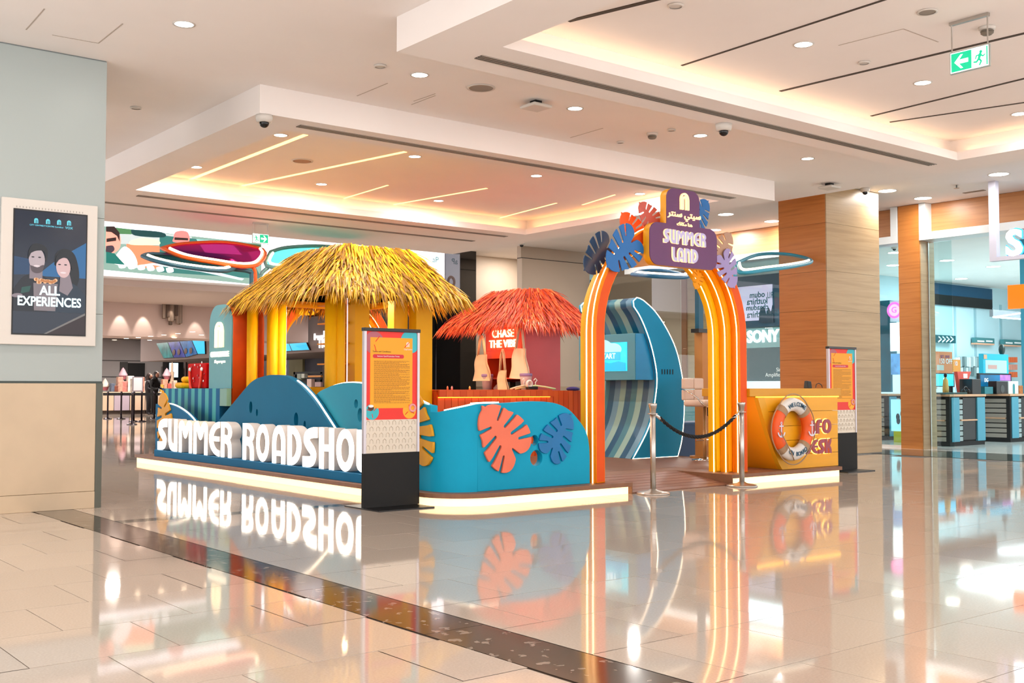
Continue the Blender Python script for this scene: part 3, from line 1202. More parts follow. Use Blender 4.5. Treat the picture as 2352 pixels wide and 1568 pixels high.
# ---- turquoise front wall with rounded corner
fw = thing('turquoise_wave_wall', 'turquoise wavy front wall with round corner and two portholes', 'wall panel', (7.4, 9.2, DZ))
prof = curve_pts([(6.415, .965), (6.55, 1.0), (6.70, 1.032), (6.9, 1.042), (7.06, 1.043), (7.278, 1.050), (7.495, 1.060), (7.711, 1.056), (7.90, 1.031), (8.073, .966), (8.223, .843), (8.328, .719), (8.374, .58), (8.386, .413)], 4)
front_top = [p for p in prof if p[0] > 6.80]
L = [[(6.80, DZ)] + [(8.386, DZ)] + front_top[::-1] + [(6.80, 1.037)]]
L.append(circle_loop(7.575, .639, .055, .055, 20))
L.append(circle_loop(7.60, .446, .085, .085, 24))
shape('front_panel', L, 0.09, M_turq, fw, FY(9.16), bevel=0.006)
m = MB()
cpts = corner_pts(6.80, 9.42, 0.35, 180, 270, 10)
cin = corner_pts(6.80, 9.42, 0.26, 180, 270, 10)


def ztop_c(k):
    t = k / 10
    return 0.955 + (1.037 - 0.955) * max(0, t - .2) / .8


for k in range(11):
    o, i = cpts[k], cin[k]
    m.v += [(o[0], o[1], DZ), (o[0], o[1], ztop_c(k)), (i[0], i[1], ztop_c(k)), (i[0], i[1], DZ)]
for k in range(10):
    b = 4 * k
    m.face((b, b + 4, b + 5, b + 1))
    m.face((b + 1, b + 5, b + 6, b + 2))
    m.face((b + 2, b + 6, b + 7, b + 3))
cp = m.build('corner_panel', M_turq, fw)
smooth_by_angle(cp.data, 50)
l4 = curve_pts([(10.3, 1.02), (10.15, 1.09), (9.9, 1.103), (9.72, 1.08), (9.52, 1.03)], 4)
yz_panel('side_panel', l4 + [(9.42, 1.02), (9.42, DZ), (10.3, DZ)], 6.45, 0.09, M_turq, fw)
rim('led_rim', l4[4:], 6.45, 0.09, M_ledw, fw)
MB().tube([(p[0], 9.115, p[1] + .005) for p in prof if 6.7 < p[0] < 7.15], 0.011, 6).build('led_rim', M_ledw, fw)
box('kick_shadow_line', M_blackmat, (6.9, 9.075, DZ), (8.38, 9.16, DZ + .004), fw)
MB().tube([(6.80 + .305 * math.cos(math.radians(180 + 9 * k)), 9.42 + .305 * math.sin(math.radians(180 + 9 * k)), ztop_c(k) + .005) for k in range(3, 11)] + [(6.9, 9.115, 1.047), (7.06, 9.115, 1.05)], 0.011, 6).build('led_rim', M_ledw, fw)
box('leaf_prop', M_white, (6.98, 9.2, .98), (7.2, 9.24, 1.0), fw)

# ---- monstera leaf cut-outs
def leaf_thing(label, h, rot, M, m, depth=0.02, wx=1.0, group=None, cat='leaf ornament'):
    o = shape('monstera_leaf', leaf_loops(h, rot, wx), depth, m, None, M, bevel=0.003)
    return tag(o, label, cat, group)


leaf_thing('coral monstera leaf cut-out on the turquoise front wall', 0.78, math.radians(42), FY(9.068, 7.10, 0.72), M_coral, 0.03, 1.0)
leaf_thing('small blue monstera leaf cut-out on the turquoise wall next to the portholes', 0.60, math.radians(-36), FY(9.068, 7.91, 0.68), mat('mid_blue_paint', (0, 112, 176), .5, vary=.05), 0.02, 0.92)
leaf_thing('mustard yellow monstera leaf at the far end of the SUMMER ROADSHOW sign', 0.88, math.radians(12), FX(6.63, 17.24, 0.73), M_yleaf, 0.03, 0.9)
leaf_thing('mustard yellow monstera leaf half hidden behind the front poster stand', 0.86, math.radians(8), FX(6.448, 9.70, 0.77), M_yleaf, 0.03, 1.0)

# ---- striped counter with big bag and City Centre tower
sc_ = thing('striped_counter', 'teal and blue striped rounded counter behind the word SUMMER', 'counter', (7.4, 17, DZ))
M_s1 = mat('stripe_dark_teal', (0, 98, 146), .6, spec=.2)
M_s2 = mat('stripe_aqua', (84, 178, 182), .6, spec=.2)
ya, yb = 18.35, 15.98
NS = 17
for k in range(NS):
    y0 = ya + (yb - ya) * k / NS
    y1 = ya + (yb - ya) * (k + 1) / NS
    box('stripe', M_s1 if k % 2 == 0 else M_s2, (7.0, y0, DZ), (7.06, y1, 1.2), sc_)
box('worktop', M_s2, (7.06, 16.02, 1.14), (7.75, 18.35, 1.2), sc_)
box('back_panel', M_s1, (7.06, 16.02, DZ), (7.75, 18.35, 1.14), sc_)
tw = thing('city_centre_tower', 'rounded teal and orange tower with glowing CITY CENTRE logo', 'sign tower', (7.3, 16.0, DZ))
M_sage = mat('tower_sage_teal', (92, 160, 168), .5, vary=.03)
TX = 7.0
yl, yr = 16.56, 15.72
shape('front_face', [[(0, 0), (yl - yr, 0)] + rrect_loop(0, 0, yl - yr, 1.31, .3)[7:21]], 0.02, M_sage, tw, FX(TX + .09, yl, 1.2))
box('foot_panel', mat('end_sage', (118, 164, 152), .5), (7.0, 15.72, .93), (7.075, 15.975, 1.198), tw)
shape('body', [[(0, 0), (yl - yr, 0)] + rrect_loop(0, 0, yl - yr, 1.56, .3)[7:21]], 0.52, mat('tower_orange', (244, 92, 20), .5, vary=.05), tw, FX(TX + .61, yl, .95))
shape('logo', logo_loops(.40), .03, mat('gold_logo', (255, 226, 180), .4, em=1.2), tw, FX(TX + .07, (yl + yr) / 2, 1.84))
text('tower_lettering', 'CITYCENTRE', .115, mat('lit_lettering', (255, 236, 208), .4, em=1.6), tw, FX(TX + .07, (yl + yr) / 2, 1.73), depth=.02, offset=.002)
text('tower_tagline', "it's your space", .07, mat('lit_lettering', (255, 236, 208), .4, em=1.6), tw, FX(TX + .07, (yl + yr) / 2, 1.62), depth=.01)
bag = thing('giant_red_bag', 'oversized shiny red shopping bag standing on the striped counter', 'bag', (7.3, 17.1, 1.2))
M_bag = mat('glossy_red', (196, 10, 8), .6, spec=.1)
p0, p1 = at(432, 835, X=7.05), at(471, 890, X=7.05)
m = MB()
m.v = [(7.06, p0.y, 1.202), (7.06, p1.y, 1.202), (7.42, p1.y, 1.202), (7.42, p0.y, 1.202), (7.05, p0.y + .02, p0.z), (7.05, p1.y - .02, p0.z), (7.40, p1.y - .02, p0.z - .01), (7.40, p0.y + .02, p0.z - .01)]
for q in ((0, 3, 2, 1), (0, 1, 5, 4), (1, 2, 6, 5), (2, 3, 7, 6), (3, 0, 4, 7), (4, 5, 6, 7)):
    m.face(q)
m.build('bag_body', M_bag, bag, bevel=.02)
yc = (p0.y + p1.y) / 2
hp = [(7.03, yc + .24 * math.cos(a), p0.z - .12 - .42 * math.sin(a)) for a in [math.pi * k / 12 for k in range(13)]]
MB().tube(hp, .02, 6).build('bag_handle', mat('bag_handle_orange', (236, 60, 28), .4), bag, smooth=True)
for sx in (-1, 1):
    MB().ball((7.035, yc + .24 * sx, p0.z - .10), .02, .035, .035).build('eyelet', M_txtw, bag, smooth=True)
for k in range(14):
    MB().ball((7.045, yc + random.uniform(-.33, .33), 1.27 + random.uniform(0, .5)), .006, .018, .018, 8, 6).build('gem', mat('bag_gem', (170, 40, 40), .2, .5) if k % 3 else M_txtw, bag)
seatp = at(421, 890, X=7.2)
st_ = thing('yellow_foam_blocks', 'rounded yellow foam blocks beside the giant red bag', 'block', (seatp.x, seatp.y, 1.2))
MB().box(seatp.x - .1, seatp.y - .16, 1.201, seatp.x + .2, seatp.y + .16, 1.30).build('lower_block', M_yel, st_, bevel=.05, segs=3)
MB().box(seatp.x - .05, seatp.y - .17, 1.30, seatp.x + .15, seatp.y + .02, 1.40).build('upper_block', M_yel, st_, bevel=.06, segs=3)

# ---- arches
def arch_layers(name, label, Yf, xa, xb, order, cat='arch', z0=1.86, base=DZ, flip=False):
    t = thing(name, label, cat, ((xa + xb) / 2, Yf, base))
    for k in range(3):
        i = 0.07 * k
        w = 0.15
        a, b = xa + i, xb - i
        c = (a + b) / 2
        Ro = (b - a) / 2
        Ri = Ro - w + (0.0 if k else 0)
        n = 28
        outer = [(c - Ro, base)] + [(c - Ro * math.cos(math.pi * q / n), z0 + Ro * math.sin(math.pi * q / n)) for q in range(n + 1)] + [(c + Ro, base)]
        inner = [(c + Ri, base)] + [(c + Ri * math.cos(math.pi * q / n), z0 + Ri * math.sin(math.pi * q / n)) for q in range(n + 1)] + [(c - Ri, base)]
        yk = Yf + 0.138 * k
        me = loops_mesh('arch_layer', [outer + inner], 0.138, 0.014)
        me.materials.append(order[k][0])
        me.materials.append(order[k][1])
        me.polygons.foreach_set('material_index', [1 if q.normal.z > .95 else 0 for q in me.polygons])
        smooth_by_angle(me, 50)
        o = bpy.data.objects.new('arch_layer', me)
        place(o, FY(yk + 0.138), t)
        for path, rr, nm in ((inner, Ri, 'led_strip'), (outer, Ro, 'led_strip')):
            if path is outer and k == 2:
                continue
            yo = 0.04 if path is inner else (0.05 if k == 0 else 0.085)
            d = -0.001 if path is inner else 0.003
            pp = [(c + (x - c) * (rr + d) / rr, yk + yo, z0 + (z - z0) * (rr + d) / rr if z > z0 else z) for x, z in path]
            # straight legs kept at even spacing
            MB().tube(pp, 0.007, 6).build(nm, M_led, o)
    return t


M_amb = mat('amber_paint', (255, 164, 4), .5, spec=.3)
arch = arch_layers('entrance_arch', 'big front entrance arch of orange and yellow layers with light strips', 9.03, 8.44, 11.10, ((M_org, M_red), (M_amb, M_amb), (M_yel, M_yel)))
arch2 = arch_layers('rear_arch', 'orange and yellow arch at the back seen through the yellow hut', 17.25, 8.55, 10.98, ((M_org, M_red), (M_amb, M_amb), (M_yel, M_yel)), z0=1.78)

# ---- SUMMER LAND board
sb = thing('summer_land_board', 'purple SUMMER LAND board with gold logo on top of the front arch', 'sign', (9.75, 8.93, 2.65))


def _board(x, y):
    a = q_rrect(x, y, 9.172, 2.652, 10.356, 3.158, .13)
    b = q_rrect(x, y, 9.463, 2.9, 10.04, 3.59, .12)
    return mn(a, b)


BL = iso(_board, 9.1, 10.45, 2.6, 3.65, 110)
shape('board_core', BL, 0.10, mat('board_edge_yellow', (232, 164, 14), .45), sb, FY(8.99), bevel=.004)
shape('board_face', BL, 0.012, M_purple, sb, FY(8.89))
M_lilac = mat('lilac_letter_face', (198, 190, 230), .5, em=.05)
M_lgold = mat('gold_lit_edge', (255, 220, 160), .4, em=1.0)
for s, zb, h, xc in (('SUMMER', 2.925, .165, 9.765), ('LAND', 2.715, .165, 9.765)):
    lay, W = word(s, h, .10)
    if s == 'SUMMER':
        k = 0.745 / W
    else:
        k = 0.45 / W
    for ch, x, w in lay:
        lp = letter_scaled(ch, w * k, h)
        o = shape('letter', lp, .02, M_lgold, sb, FY(8.878, xc - W * k / 2 + x * k, zb), face_mat=M_lilac)
        shape('letter_backlight', lp, .004, M_lgold, o, FY(8.878, xc - W * k / 2 + x * k, zb), offset=.0035)
shape('logo', logo_loops(.205), .02, M_lgold, sb, FY(8.878, 9.765, 3.345))

M_lt = mat('lit_lettering', (255, 236, 208), .4, em=1.6)
text('arabic_lettering', '\ufeae\ufe98\ufee8\ufeb3 \ufef2\ufe98\ufef4\ufeb3', .105, M_lgold, sb, FY(8.878, 9.765, 3.285), depth=.012, offset=.002, sx=1.25)
text('arabic_tagline', '\ufeda\ufee7\ufe8e\ufedc\ufee3 \ufe8e\ufee8\ufeeb', .062, M_lgold, sb, FY(8.878, 9.765, 3.17), depth=.012, sx=1.1)


def arch_leaf(label, cx, cy, h, rot, Y, m, wx=.95):
    p = at(cx, cy, Y=Y)
    return leaf_thing(label, h, math.radians(rot), FY(Y, p.x, p.z), m, .014, wx)


M_tan = mat('tan_paint', (182, 142, 116), .4)
M_lil = mat('lilac_paint', (158, 142, 196), .4)  # lilac light on this leaf is put into its colour
arch_leaf('navy monstera leaf sticking out left of the front arch', 1374, 588, .60, 130, 9.26, M_navy)
arch_leaf('bright blue monstera leaf in front of the left shoulder of the arch', 1429, 577, .66, 130, 8.985, M_blue)
arch_leaf('orange monstera leaf between the blue leaf and the purple board', 1449, 524, .48, 45, 9.20, mat('leaf_orange', (246, 96, 24), .5))
arch_leaf('salmon monstera leaf at upper left of the purple board', 1488, 495, .42, 48, 9.06, mat('leaf_salmon', (206, 96, 84), .5))
arch_leaf('blue monstera leaf at upper right of the purple board', 1608, 490, .46, -38, 9.06, M_blue)
arch_leaf('tan monstera leaf at the right edge of the purple board', 1662, 568, .48, -35, 8.995, M_tan)
arch_leaf('lilac monstera leaf hanging over the right shoulder of the arch', 1671, 620, .52, -150, 8.965, M_lil)
arch_leaf('small yellow monstera leaf inside the right side of the arch', 1602, 640, .30, 160, 9.30, M_yleaf)

# ---- wave kiosk with touch screen
KY0, KY1 = 11.785, 13.02
kio = thing('wave_screen_kiosk', 'curling blue wave kiosk with striped face and START screen', 'kiosk', (12.3, 12.4, DZ))
out_px = [(1453, 1054.5), (1483, 998), (1498, 956), (1505.7, 911.5), (1509, 870), (1504, 828.6), (1491, 777.6), (1472, 730), (1456, 704)]
tip_px = [(1454.6, 691), (1462.6, 683), (1470, 685)]
bk_px = [(1478.6, 690), (1504, 714), (1529.6, 752), (1552, 800), (1565, 854), (1571, 905), (1571, 953), (1566, 1010), (1556.7, 1047.6)]
W2 = lambda L_: [(at(x, y, Y=KY0).x, at(x, y, Y=KY0).z) for x, y in L_]
inner = curve_pts(W2(out_px), 4)
tip = W2(tip_px)
back = curve_pts(W2(bk_px), 4)
inner[0] = (inner[0][0], DZ + .002)
back[-1] = (back[-1][0], DZ + .002)
side = inner + tip + back
M_kside = mat('kiosk_side_blue', (10, 142, 190), .55, spec=.3, vary=.04, vscale=2)
for yy, nm in ((KY0, 'side_panel'), (KY1 - .05, 'side_panel')):
    o = shape(nm, [side], .05, M_kside, kio, FY(yy + .05), bevel=.004)
    MB().tube([(x, yy + .0, z) for x, z in side], .0075, 6, closed=True).build('led_edge', M_ledw, o)
scol = [mat('kiosk_stripe_navy', (0, 84, 120), .35), mat('kiosk_stripe_steel', (92, 140, 168), .35), mat('kiosk_stripe_sage', (134, 172, 168), .35), mat('kiosk_stripe_teal', (52, 122, 142), .35)]
ys = np.linspace(KY0 + .05, KY1 - .05, 10)
patt = [1, 0, 2, 3, 0, 2, 1, 0, 3]
surf = inner + tip + back
for k in range(9):
    m = MB()
    for x, z in surf:
        m.v += [(x + .012, ys[k], z), (x + .012, ys[k + 1], z)]
    for q in range(len(surf) - 1):
        m.face((2 * q, 2 * q + 1, 2 * q + 3, 2 * q + 2))
    o = m.build('stripe', scol[patt[k]], kio, smooth=True)
zt, zb_ = 2.05, 1.33
sx0 = 11.93
box('screen_housing', mat('housing_teal', (72, 138, 158), .5), (sx0, KY0 + .09, zb_), (12.34, KY1 + .14, zt), kio, .006)
box('housing_side', mat('housing_blue', (20, 138, 196), .45), (sx0 + .01, KY0 + .078, zb_ + .004), (12.33, KY0 + .09, zt - .004), kio)
scrn = box('touch_screen', mat('screen_cyan', (30, 196, 222), .2, em=1.0), (sx0 - .006, KY0 + .26, 1.47), (sx0, KY1 + .0, 1.92), kio)
cy_ = (KY0 + .26 + KY1) / 2
cs_ = at(1397, 815, X=sx0).y
MB().box(-.28, -.06, 0, .28, .07, .003).build('start_button', mat('btn_cyan', (40, 170, 205), .3, em=.8), scrn, FX(sx0 - .007, cs_, 1.70))
text('start_lettering', 'START', .12, mat('screen_white', (240, 252, 255), .4, em=1.6), scrn, FX(sx0 - .011, cs_, 1.705), depth=.003)
isl = iso(lambda x, y: mn(q_ell(x, y, -.1, 0, .22, .14), q_ell(x, y, .12, -.02, .2, .1)), -.4, .4, -.2, .2, 40)
shape('island_print', isl, .002, mat('island', (150, 215, 225), .5, em=.7), scrn, FX(sx0 - .007, cy_ - .05, 1.83))
shape('sea_print', [[(-.46, 0), (.46, 0), (.46, .12), (.3, .15), (.1, .12), (-.1, .16), (-.3, .12), (-.46, .14)]], .002, mat('sea', (10, 160, 205), .5, em=.9), scrn, FX(sx0 - .007, cy_, 1.475))
for k in range(5):
    p = at(1519.5 + 6.1 * k, 846, Y=KY0)
    box('vent_slot', M_blackmat, (p.x, KY0 - .004, 1.42), (p.x + .02, KY0 + .01, 1.50), kio)

# ---- stanchions and rope
def stanchion(x, y, label):
    t = thing('queue_stanchion', label, 'stanchion', (x, y, 0), 'rope stanchions at the entry ramp')
    MB().lathe([(0.0, 0), (.19, 0), (.19, .012), (.17, .022), (.06, .04), (.03, .06), (.0, .06)], 36, (x, y, 0)).build('base', M_steel, t, smooth=True)
    MB().lathe([(.032, .03), (.032, .93)], 20, (x, y, 0)).build('pole', M_steel, t, smooth=True)
    MB().lathe([(.032, .925), (.036, .93), (.036, .965), (.040, .97), (.048, 1.005), (.050, 1.02), (.046, 1.028), (0, 1.03)], 20, (x, y, 0)).build('cap', M_steel, t, smooth=True)
    MB().lathe([(.034, .905), (.058, .908), (.058, .914), (.034, .917)], 24, (x, y, 0)).build('rope_collar', M_chrome, t, smooth=True)
    return t


stanchion(9.04, 8.72, 'steel stanchion in front of the left arch leg')
stanchion(10.60, 8.72, 'steel stanchion beside the right arch leg')
rp = thing('barrier_rope', 'sagging black twisted rope between the two stanchions', 'rope', (9.82, 8.72, .7))
xa, xb = 9.10, 10.54
path = []
for k in range(49):
    t = k / 48
    path.append((xa + .06 + (xb - xa - .12) * t, 8.72, .86 - .235 * 4 * t * (1 - t)))
mrope = MB()
for ph in (0, 2 * math.pi / 3, 4 * math.pi / 3):
    mrope.tube([(p[0], p[1] + .012 * math.cos(ph + k * 1.1), p[2] + .012 * math.sin(ph + k * 1.1)) for k, p in enumerate(path)], .013, 6)
mrope.build('rope', mat('black_rope', (12, 12, 13), .8, bump=.4, bscale=200), rp, smooth=True)
for (a, b, c) in (((9.085, 8.72, .905), (9.11, 8.72, .885), path[2]), ((10.555, 8.72, .905), (10.53, 8.72, .885), path[-3])):
    MB().tube([a, b, c], .018, 10).build('rope_end', M_chrome, rp, smooth=True)

# ---- info desk shaped like a boat bow
dk = thing('info_desk', 'yellow boat-shaped INFO DESK counter with planked front', 'desk', (12.2, 9.5, DZ))
FYd = 9.0
dz0, dz1, dtop = DZ + .004, 1.09, 1.2
nb = 5
bow = lambda z: 11.76 - .50 * ((z - DZ) / (1.09 - DZ)) ** .8       # stem line of the bow on the front plane
M_desk = mat('desk_yellow', (236, 168, 16), .42, vary=.06, vscale=3, stretch=(.3, 1, 3))
M_deskt = mat('desk_top_yellow', (214, 152, 20), .45)
for k in range(nb):
    za, zb2 = dz0 + (dz1 - dz0) * k / nb, dz0 + (dz1 - dz0) * (k + 1) / nb - .006
    m = MB()
    m.v = [(bow(za) + .13, FYd, za), (13.0, FYd, za), (13.0, FYd, zb2), (bow(zb2) + .13, FYd, zb2), (bow(za) + .13, FYd + .04, za), (13.0, FYd + .04, za), (13.0, FYd + .04, zb2), (bow(zb2) + .13, FYd + .04, zb2)]
    for q in ((0, 1, 2, 3), (1, 5, 6, 2), (5, 4, 7, 6), (4, 0, 3, 7), (3, 2, 6, 7), (0, 4, 5, 1)):
        m.face(q)
    m.build('front_plank', M_desk, dk)
nz = 12
m = MB()
for k in range(nz + 1):
    z = dz0 + (dz1 - dz0) * k / nz
    m.v += [(bow(z), FYd - .004, z), (bow(z) + .135, FYd - .004, z), (bow(z) + .135, FYd + .05, z), (bow(z), FYd + .06, z)]
for k in range(nz):
    b = 4 * k
    for q in ((0, 1, 5, 4), (1, 2, 6, 5), (2, 3, 7, 6), (3, 0, 4, 7)):
        m.face([b + i for i in q])
m.build('stem_post', mat('desk_stem_yellow', (226, 164, 22), .42), dk)
m = MB()
na = 10
for k in range(nz + 1):
    z = dz0 + (dz1 - dz0) * k / nz
    for j in range(na + 1):
        t = j / na
        x = bow(z) + (11.78 + .0 - bow(z)) * (0.02 + .0) * 0
        x = bow(z) - (.10 * ((z - DZ) / .96)) * math.sin(math.pi * t * .9) + t * .05
        m.v.append((x, FYd + .06 + .75 * t, z))
for k in range(nz):
    for j in range(na):
        b = k * (na + 1) + j
        m.face((b, b + 1, b + na + 2, b + na + 1))
m.build('bow_side', mat('desk_side_amber', (240, 158, 10), .4), dk, smooth=True)
MB().box(11.10, FYd - .01, 1.095, 13.07, FYd + .80, dtop).build('desk_top', M_deskt, dk, bevel=.006)
box('desk_inside', M_desk, (11.8, FYd + .05, DZ), (12.95, FYd + .76, 1.09), dk)
box('under_top_light', mat('amber_led', (255, 200, 60), .4, em=6.5, emc=(255, 176, 40)), (11.25, FYd - .004, 1.083), (13.03, FYd + .02, 1.095), dk)
M_maroon = mat('letter_maroon', (158, 66, 84), .45)
M_halo = mat('letter_halo', (255, 226, 120), .4, em=2.2, emc=(255, 214, 110))
for s, zb3, xr in (('INFO', .585, 12.80), ('DESK', .315, 12.80)):
    h = .195
    lay, W = word(s, h, .08)
    k = .60 / W
    for ch, x, w in lay:
        lp = letter_scaled(ch, w * k, h)
        X0 = xr - W * k + x * k
        o = shape('letter', lp, .022, M_maroon, dk, FY(FYd - .012, X0 + .006, zb3))
        shape('letter_backlight', lp, .008, M_halo, o, FY(FYd - .002, X0, zb3), offset=.008)

# ---- lifebuoy
lb = thing('lifebuoy', 'orange and white lifebuoy reading WELCOME ON BOARD on the info desk', 'lifebuoy', (11.85, 8.90, .665))
LC = Vector((11.85, 8.90, .665))
R1, R2 = .325, .088


def torus_arc(a0, a1, r, n=24, k=14, R=R1, flat=.8):
    m = MB()
    for i in range(n + 1):
        a = math.radians(a0 + (a1 - a0) * i / n)
        for j in range(k):
            b = 2 * math.pi * j / k
            rr = R + r * math.cos(b)
            m.v.append((LC.x + rr * math.cos(a), LC.y + r * flat * math.sin(b), LC.z + rr * math.sin(a)))
    for i in range(n):
        for j in range(k):
            l = (j + 1) % k
            m.face((i * k + j, i * k + l, (i + 1) * k + l, (i + 1) * k + j))
    return m


M_lbo = mat('buoy_orange', (238, 92, 24), .45, vary=.04)
M_lbw = mat('buoy_white', (226, 224, 220), .35)
M_rope = mat('jute_rope', (172, 142, 112), .85, bump=.5, bscale=160)
rings = [45, 135, 225, 315]
for a0, a1, mm, nm in ((45, 135, M_lbw, 'white_section'), (225, 315, M_lbw, 'white_section'), (135, 225, M_lbo, 'orange_section'), (-45, 45, M_lbo, 'orange_section')):
    torus_arc(a0, a1, R2, 20).build(nm, mm, lb, smooth=True)
for a in rings:
    torus_arc(a - 7, a + 7, R2 + .006, 6).build('rope_band', M_rope, lb, smooth=True)
for a0 in (135, -45, 45, 225):
    pts = []
    for i in range(17):
        t = i / 16
        a = math.radians(a0 + 90 * t)
        rr = R1 + R2 + .02 + .03 * math.sin(math.pi * t)
        pts.append((LC.x + rr * math.cos(a), LC.y - .02, LC.z + rr * math.sin(a)))
    MB().tube(pts, .008, 6).build('grab_line', M_rope, lb, smooth=True)
MB().tube([(LC.x - .36, LC.y - .06, LC.z + .02), (LC.x - .28, LC.y - .1, LC.z - .14), (LC.x - .16, LC.y - .1, LC.z - .30), (LC.x - .05, LC.y - .06, LC.z - .40)], .007, 6).build('loose_line', M_rope, lb, smooth=True)


def arc_text(s, r, a_mid, step, size, m, parent, inward=False):
    n = len(s)
    for i, ch in enumerate(s):
        if ch == ' ':
            continue
        a = a_mid - step * (i - (n - 1) / 2) if not inward else a_mid + step * (i - (n - 1) / 2)
        ar = math.radians(a)
        rot = ar - math.pi / 2 if not inward else ar + math.pi / 2
        Mx = FY(LC.y - R2 * .8 - .003, LC.x + r * math.cos(ar), LC.z + r * math.sin(ar)) @ Matrix.Rotation(rot, 4, 'Z')
        text('letter', ch, size, m, parent, Mx, depth=.004, offset=.001)


M_bl = mat('print_teal', (40, 84, 110), .6)
arc_text('WELCOME', R1 - .0, 86, 9.2, .078, M_bl, lb)
arc_text('ON BOARD', R1 - .0, 274, 8.6, .078, M_bl, lb, True)


def anchor(x, y):
    s = mn(q_line(x, y, [(0, .9), (0, .1)], .1), q_ring(x, y, 0, .98, .1, .1, .05, .05))
    s = mn(s, q_line(x, y, [(-.2, .78), (.2, .78)], .08))
    s = mn(s, mx_(q_ring(x, y, 0, .42, .42, .42, .11, .11), y - .36))
    return s


AN = iso(anchor, -.55, .55, -.05, 1.15, 50)
for sx in (-1, 1):
    shape('anchor_print', [[(p[0] * .19, p[1] * .19) for p in l] for l in AN], .003, mat('print_lilac_white', (216, 214, 232), .5), lb, FY(LC.y - R2 * .8 - .002, LC.x + sx * R1, LC.z - .10))
ph = thing('desk_phone', 'small black phone handset standing on the info desk', 'phone', (12.7, 9.5, dtop))
p = at(1857, 885, Y=9.45)
m = MB()
m.v = [(p.x - .05, 9.42, dtop), (p.x + .05, 9.42, dtop), (p.x + .05, 9.5, dtop), (p.x - .05, 9.5, dtop), (p.x - .03, 9.45, dtop + .11), (p.x + .07, 9.45, dtop + .1), (p.x + .07, 9.5, dtop + .1), (p.x - .03, 9.5, dtop + .11)]
for q in ((0, 3, 2, 1), (4, 5, 6, 7), (0, 1, 5, 4), (1, 2, 6, 5), (2, 3, 7, 6), (3, 0, 4, 7)):
    m.face(q)
m.build('body', M_black, ph, bevel=.01)
MB().tube([(p.x + .18, 9.46, dtop + .01), (p.x + .2, 9.46, dtop + .06), (p.x + .26, 9.46, dtop + .075), (p.x + .32, 9.46, dtop + .05), (p.x + .34, 9.46, dtop + .01)], .006, 6).build('cable', M_black, ph)

# ---- bar stool
stl = thing('bar_stool', 'cream padded chrome bar stool behind the right arch leg', 'stool', (12.42, 10.9, DZ))
sx, sy = 12.43, 10.92
M_cream = mat('cream_leather', (222, 196, 178), .45, bump=.05, bscale=60)
MB().lathe([(0, 0), (.2, 0), (.2, .012), (.08, .03), (.035, .05), (0, .05)], 28, (sx, sy, DZ)).build('base', M_chrome, stl, smooth=True)
MB().lathe([(.028, .04), (.028, .45), (.02, .45), (.02, .80)], 16, (sx, sy, DZ)).build('column', mat('stool_post', (196, 150, 96), .35, .3), stl, smooth=True)
MB().tube([(sx - .2, sy, DZ + .3), (sx + .2, sy, DZ + .3)], .01, 8).build('footrest', M_chrome, stl)
MB().box(sx - .24, sy - .22, .93, sx + .22, sy + .22, 1.03).build('seat', M_cream, stl, bevel=.04, segs=3)
for a in (0, 1):
    for b in (0, 1):
        MB().box(sx - .22 + .22 * a, sy + .2, 1.02 + .17 * b, sx - .005 + .22 * a, sy + .27, 1.185 + .17 * b).build('back_cushion', M_cream, stl, bevel=.02)
MB().tube([(sx - .25, sy + .24, 1.2), (sx - .27, sy + .1, 1.16), (sx - .27, sy - .1, 1.06), (sx - .25, sy - .2, .95), (sx - .1, sy - .2, .915), (sx + .1, sy - .2, .915)], .012, 8).build('arm_rail', M_chrome, stl, smooth=True)
MB().tube([(sx - .05, sy - .1, .92), (sx - .16, sy - .2, .80)], .008, 6).build('lever', M_black, stl)

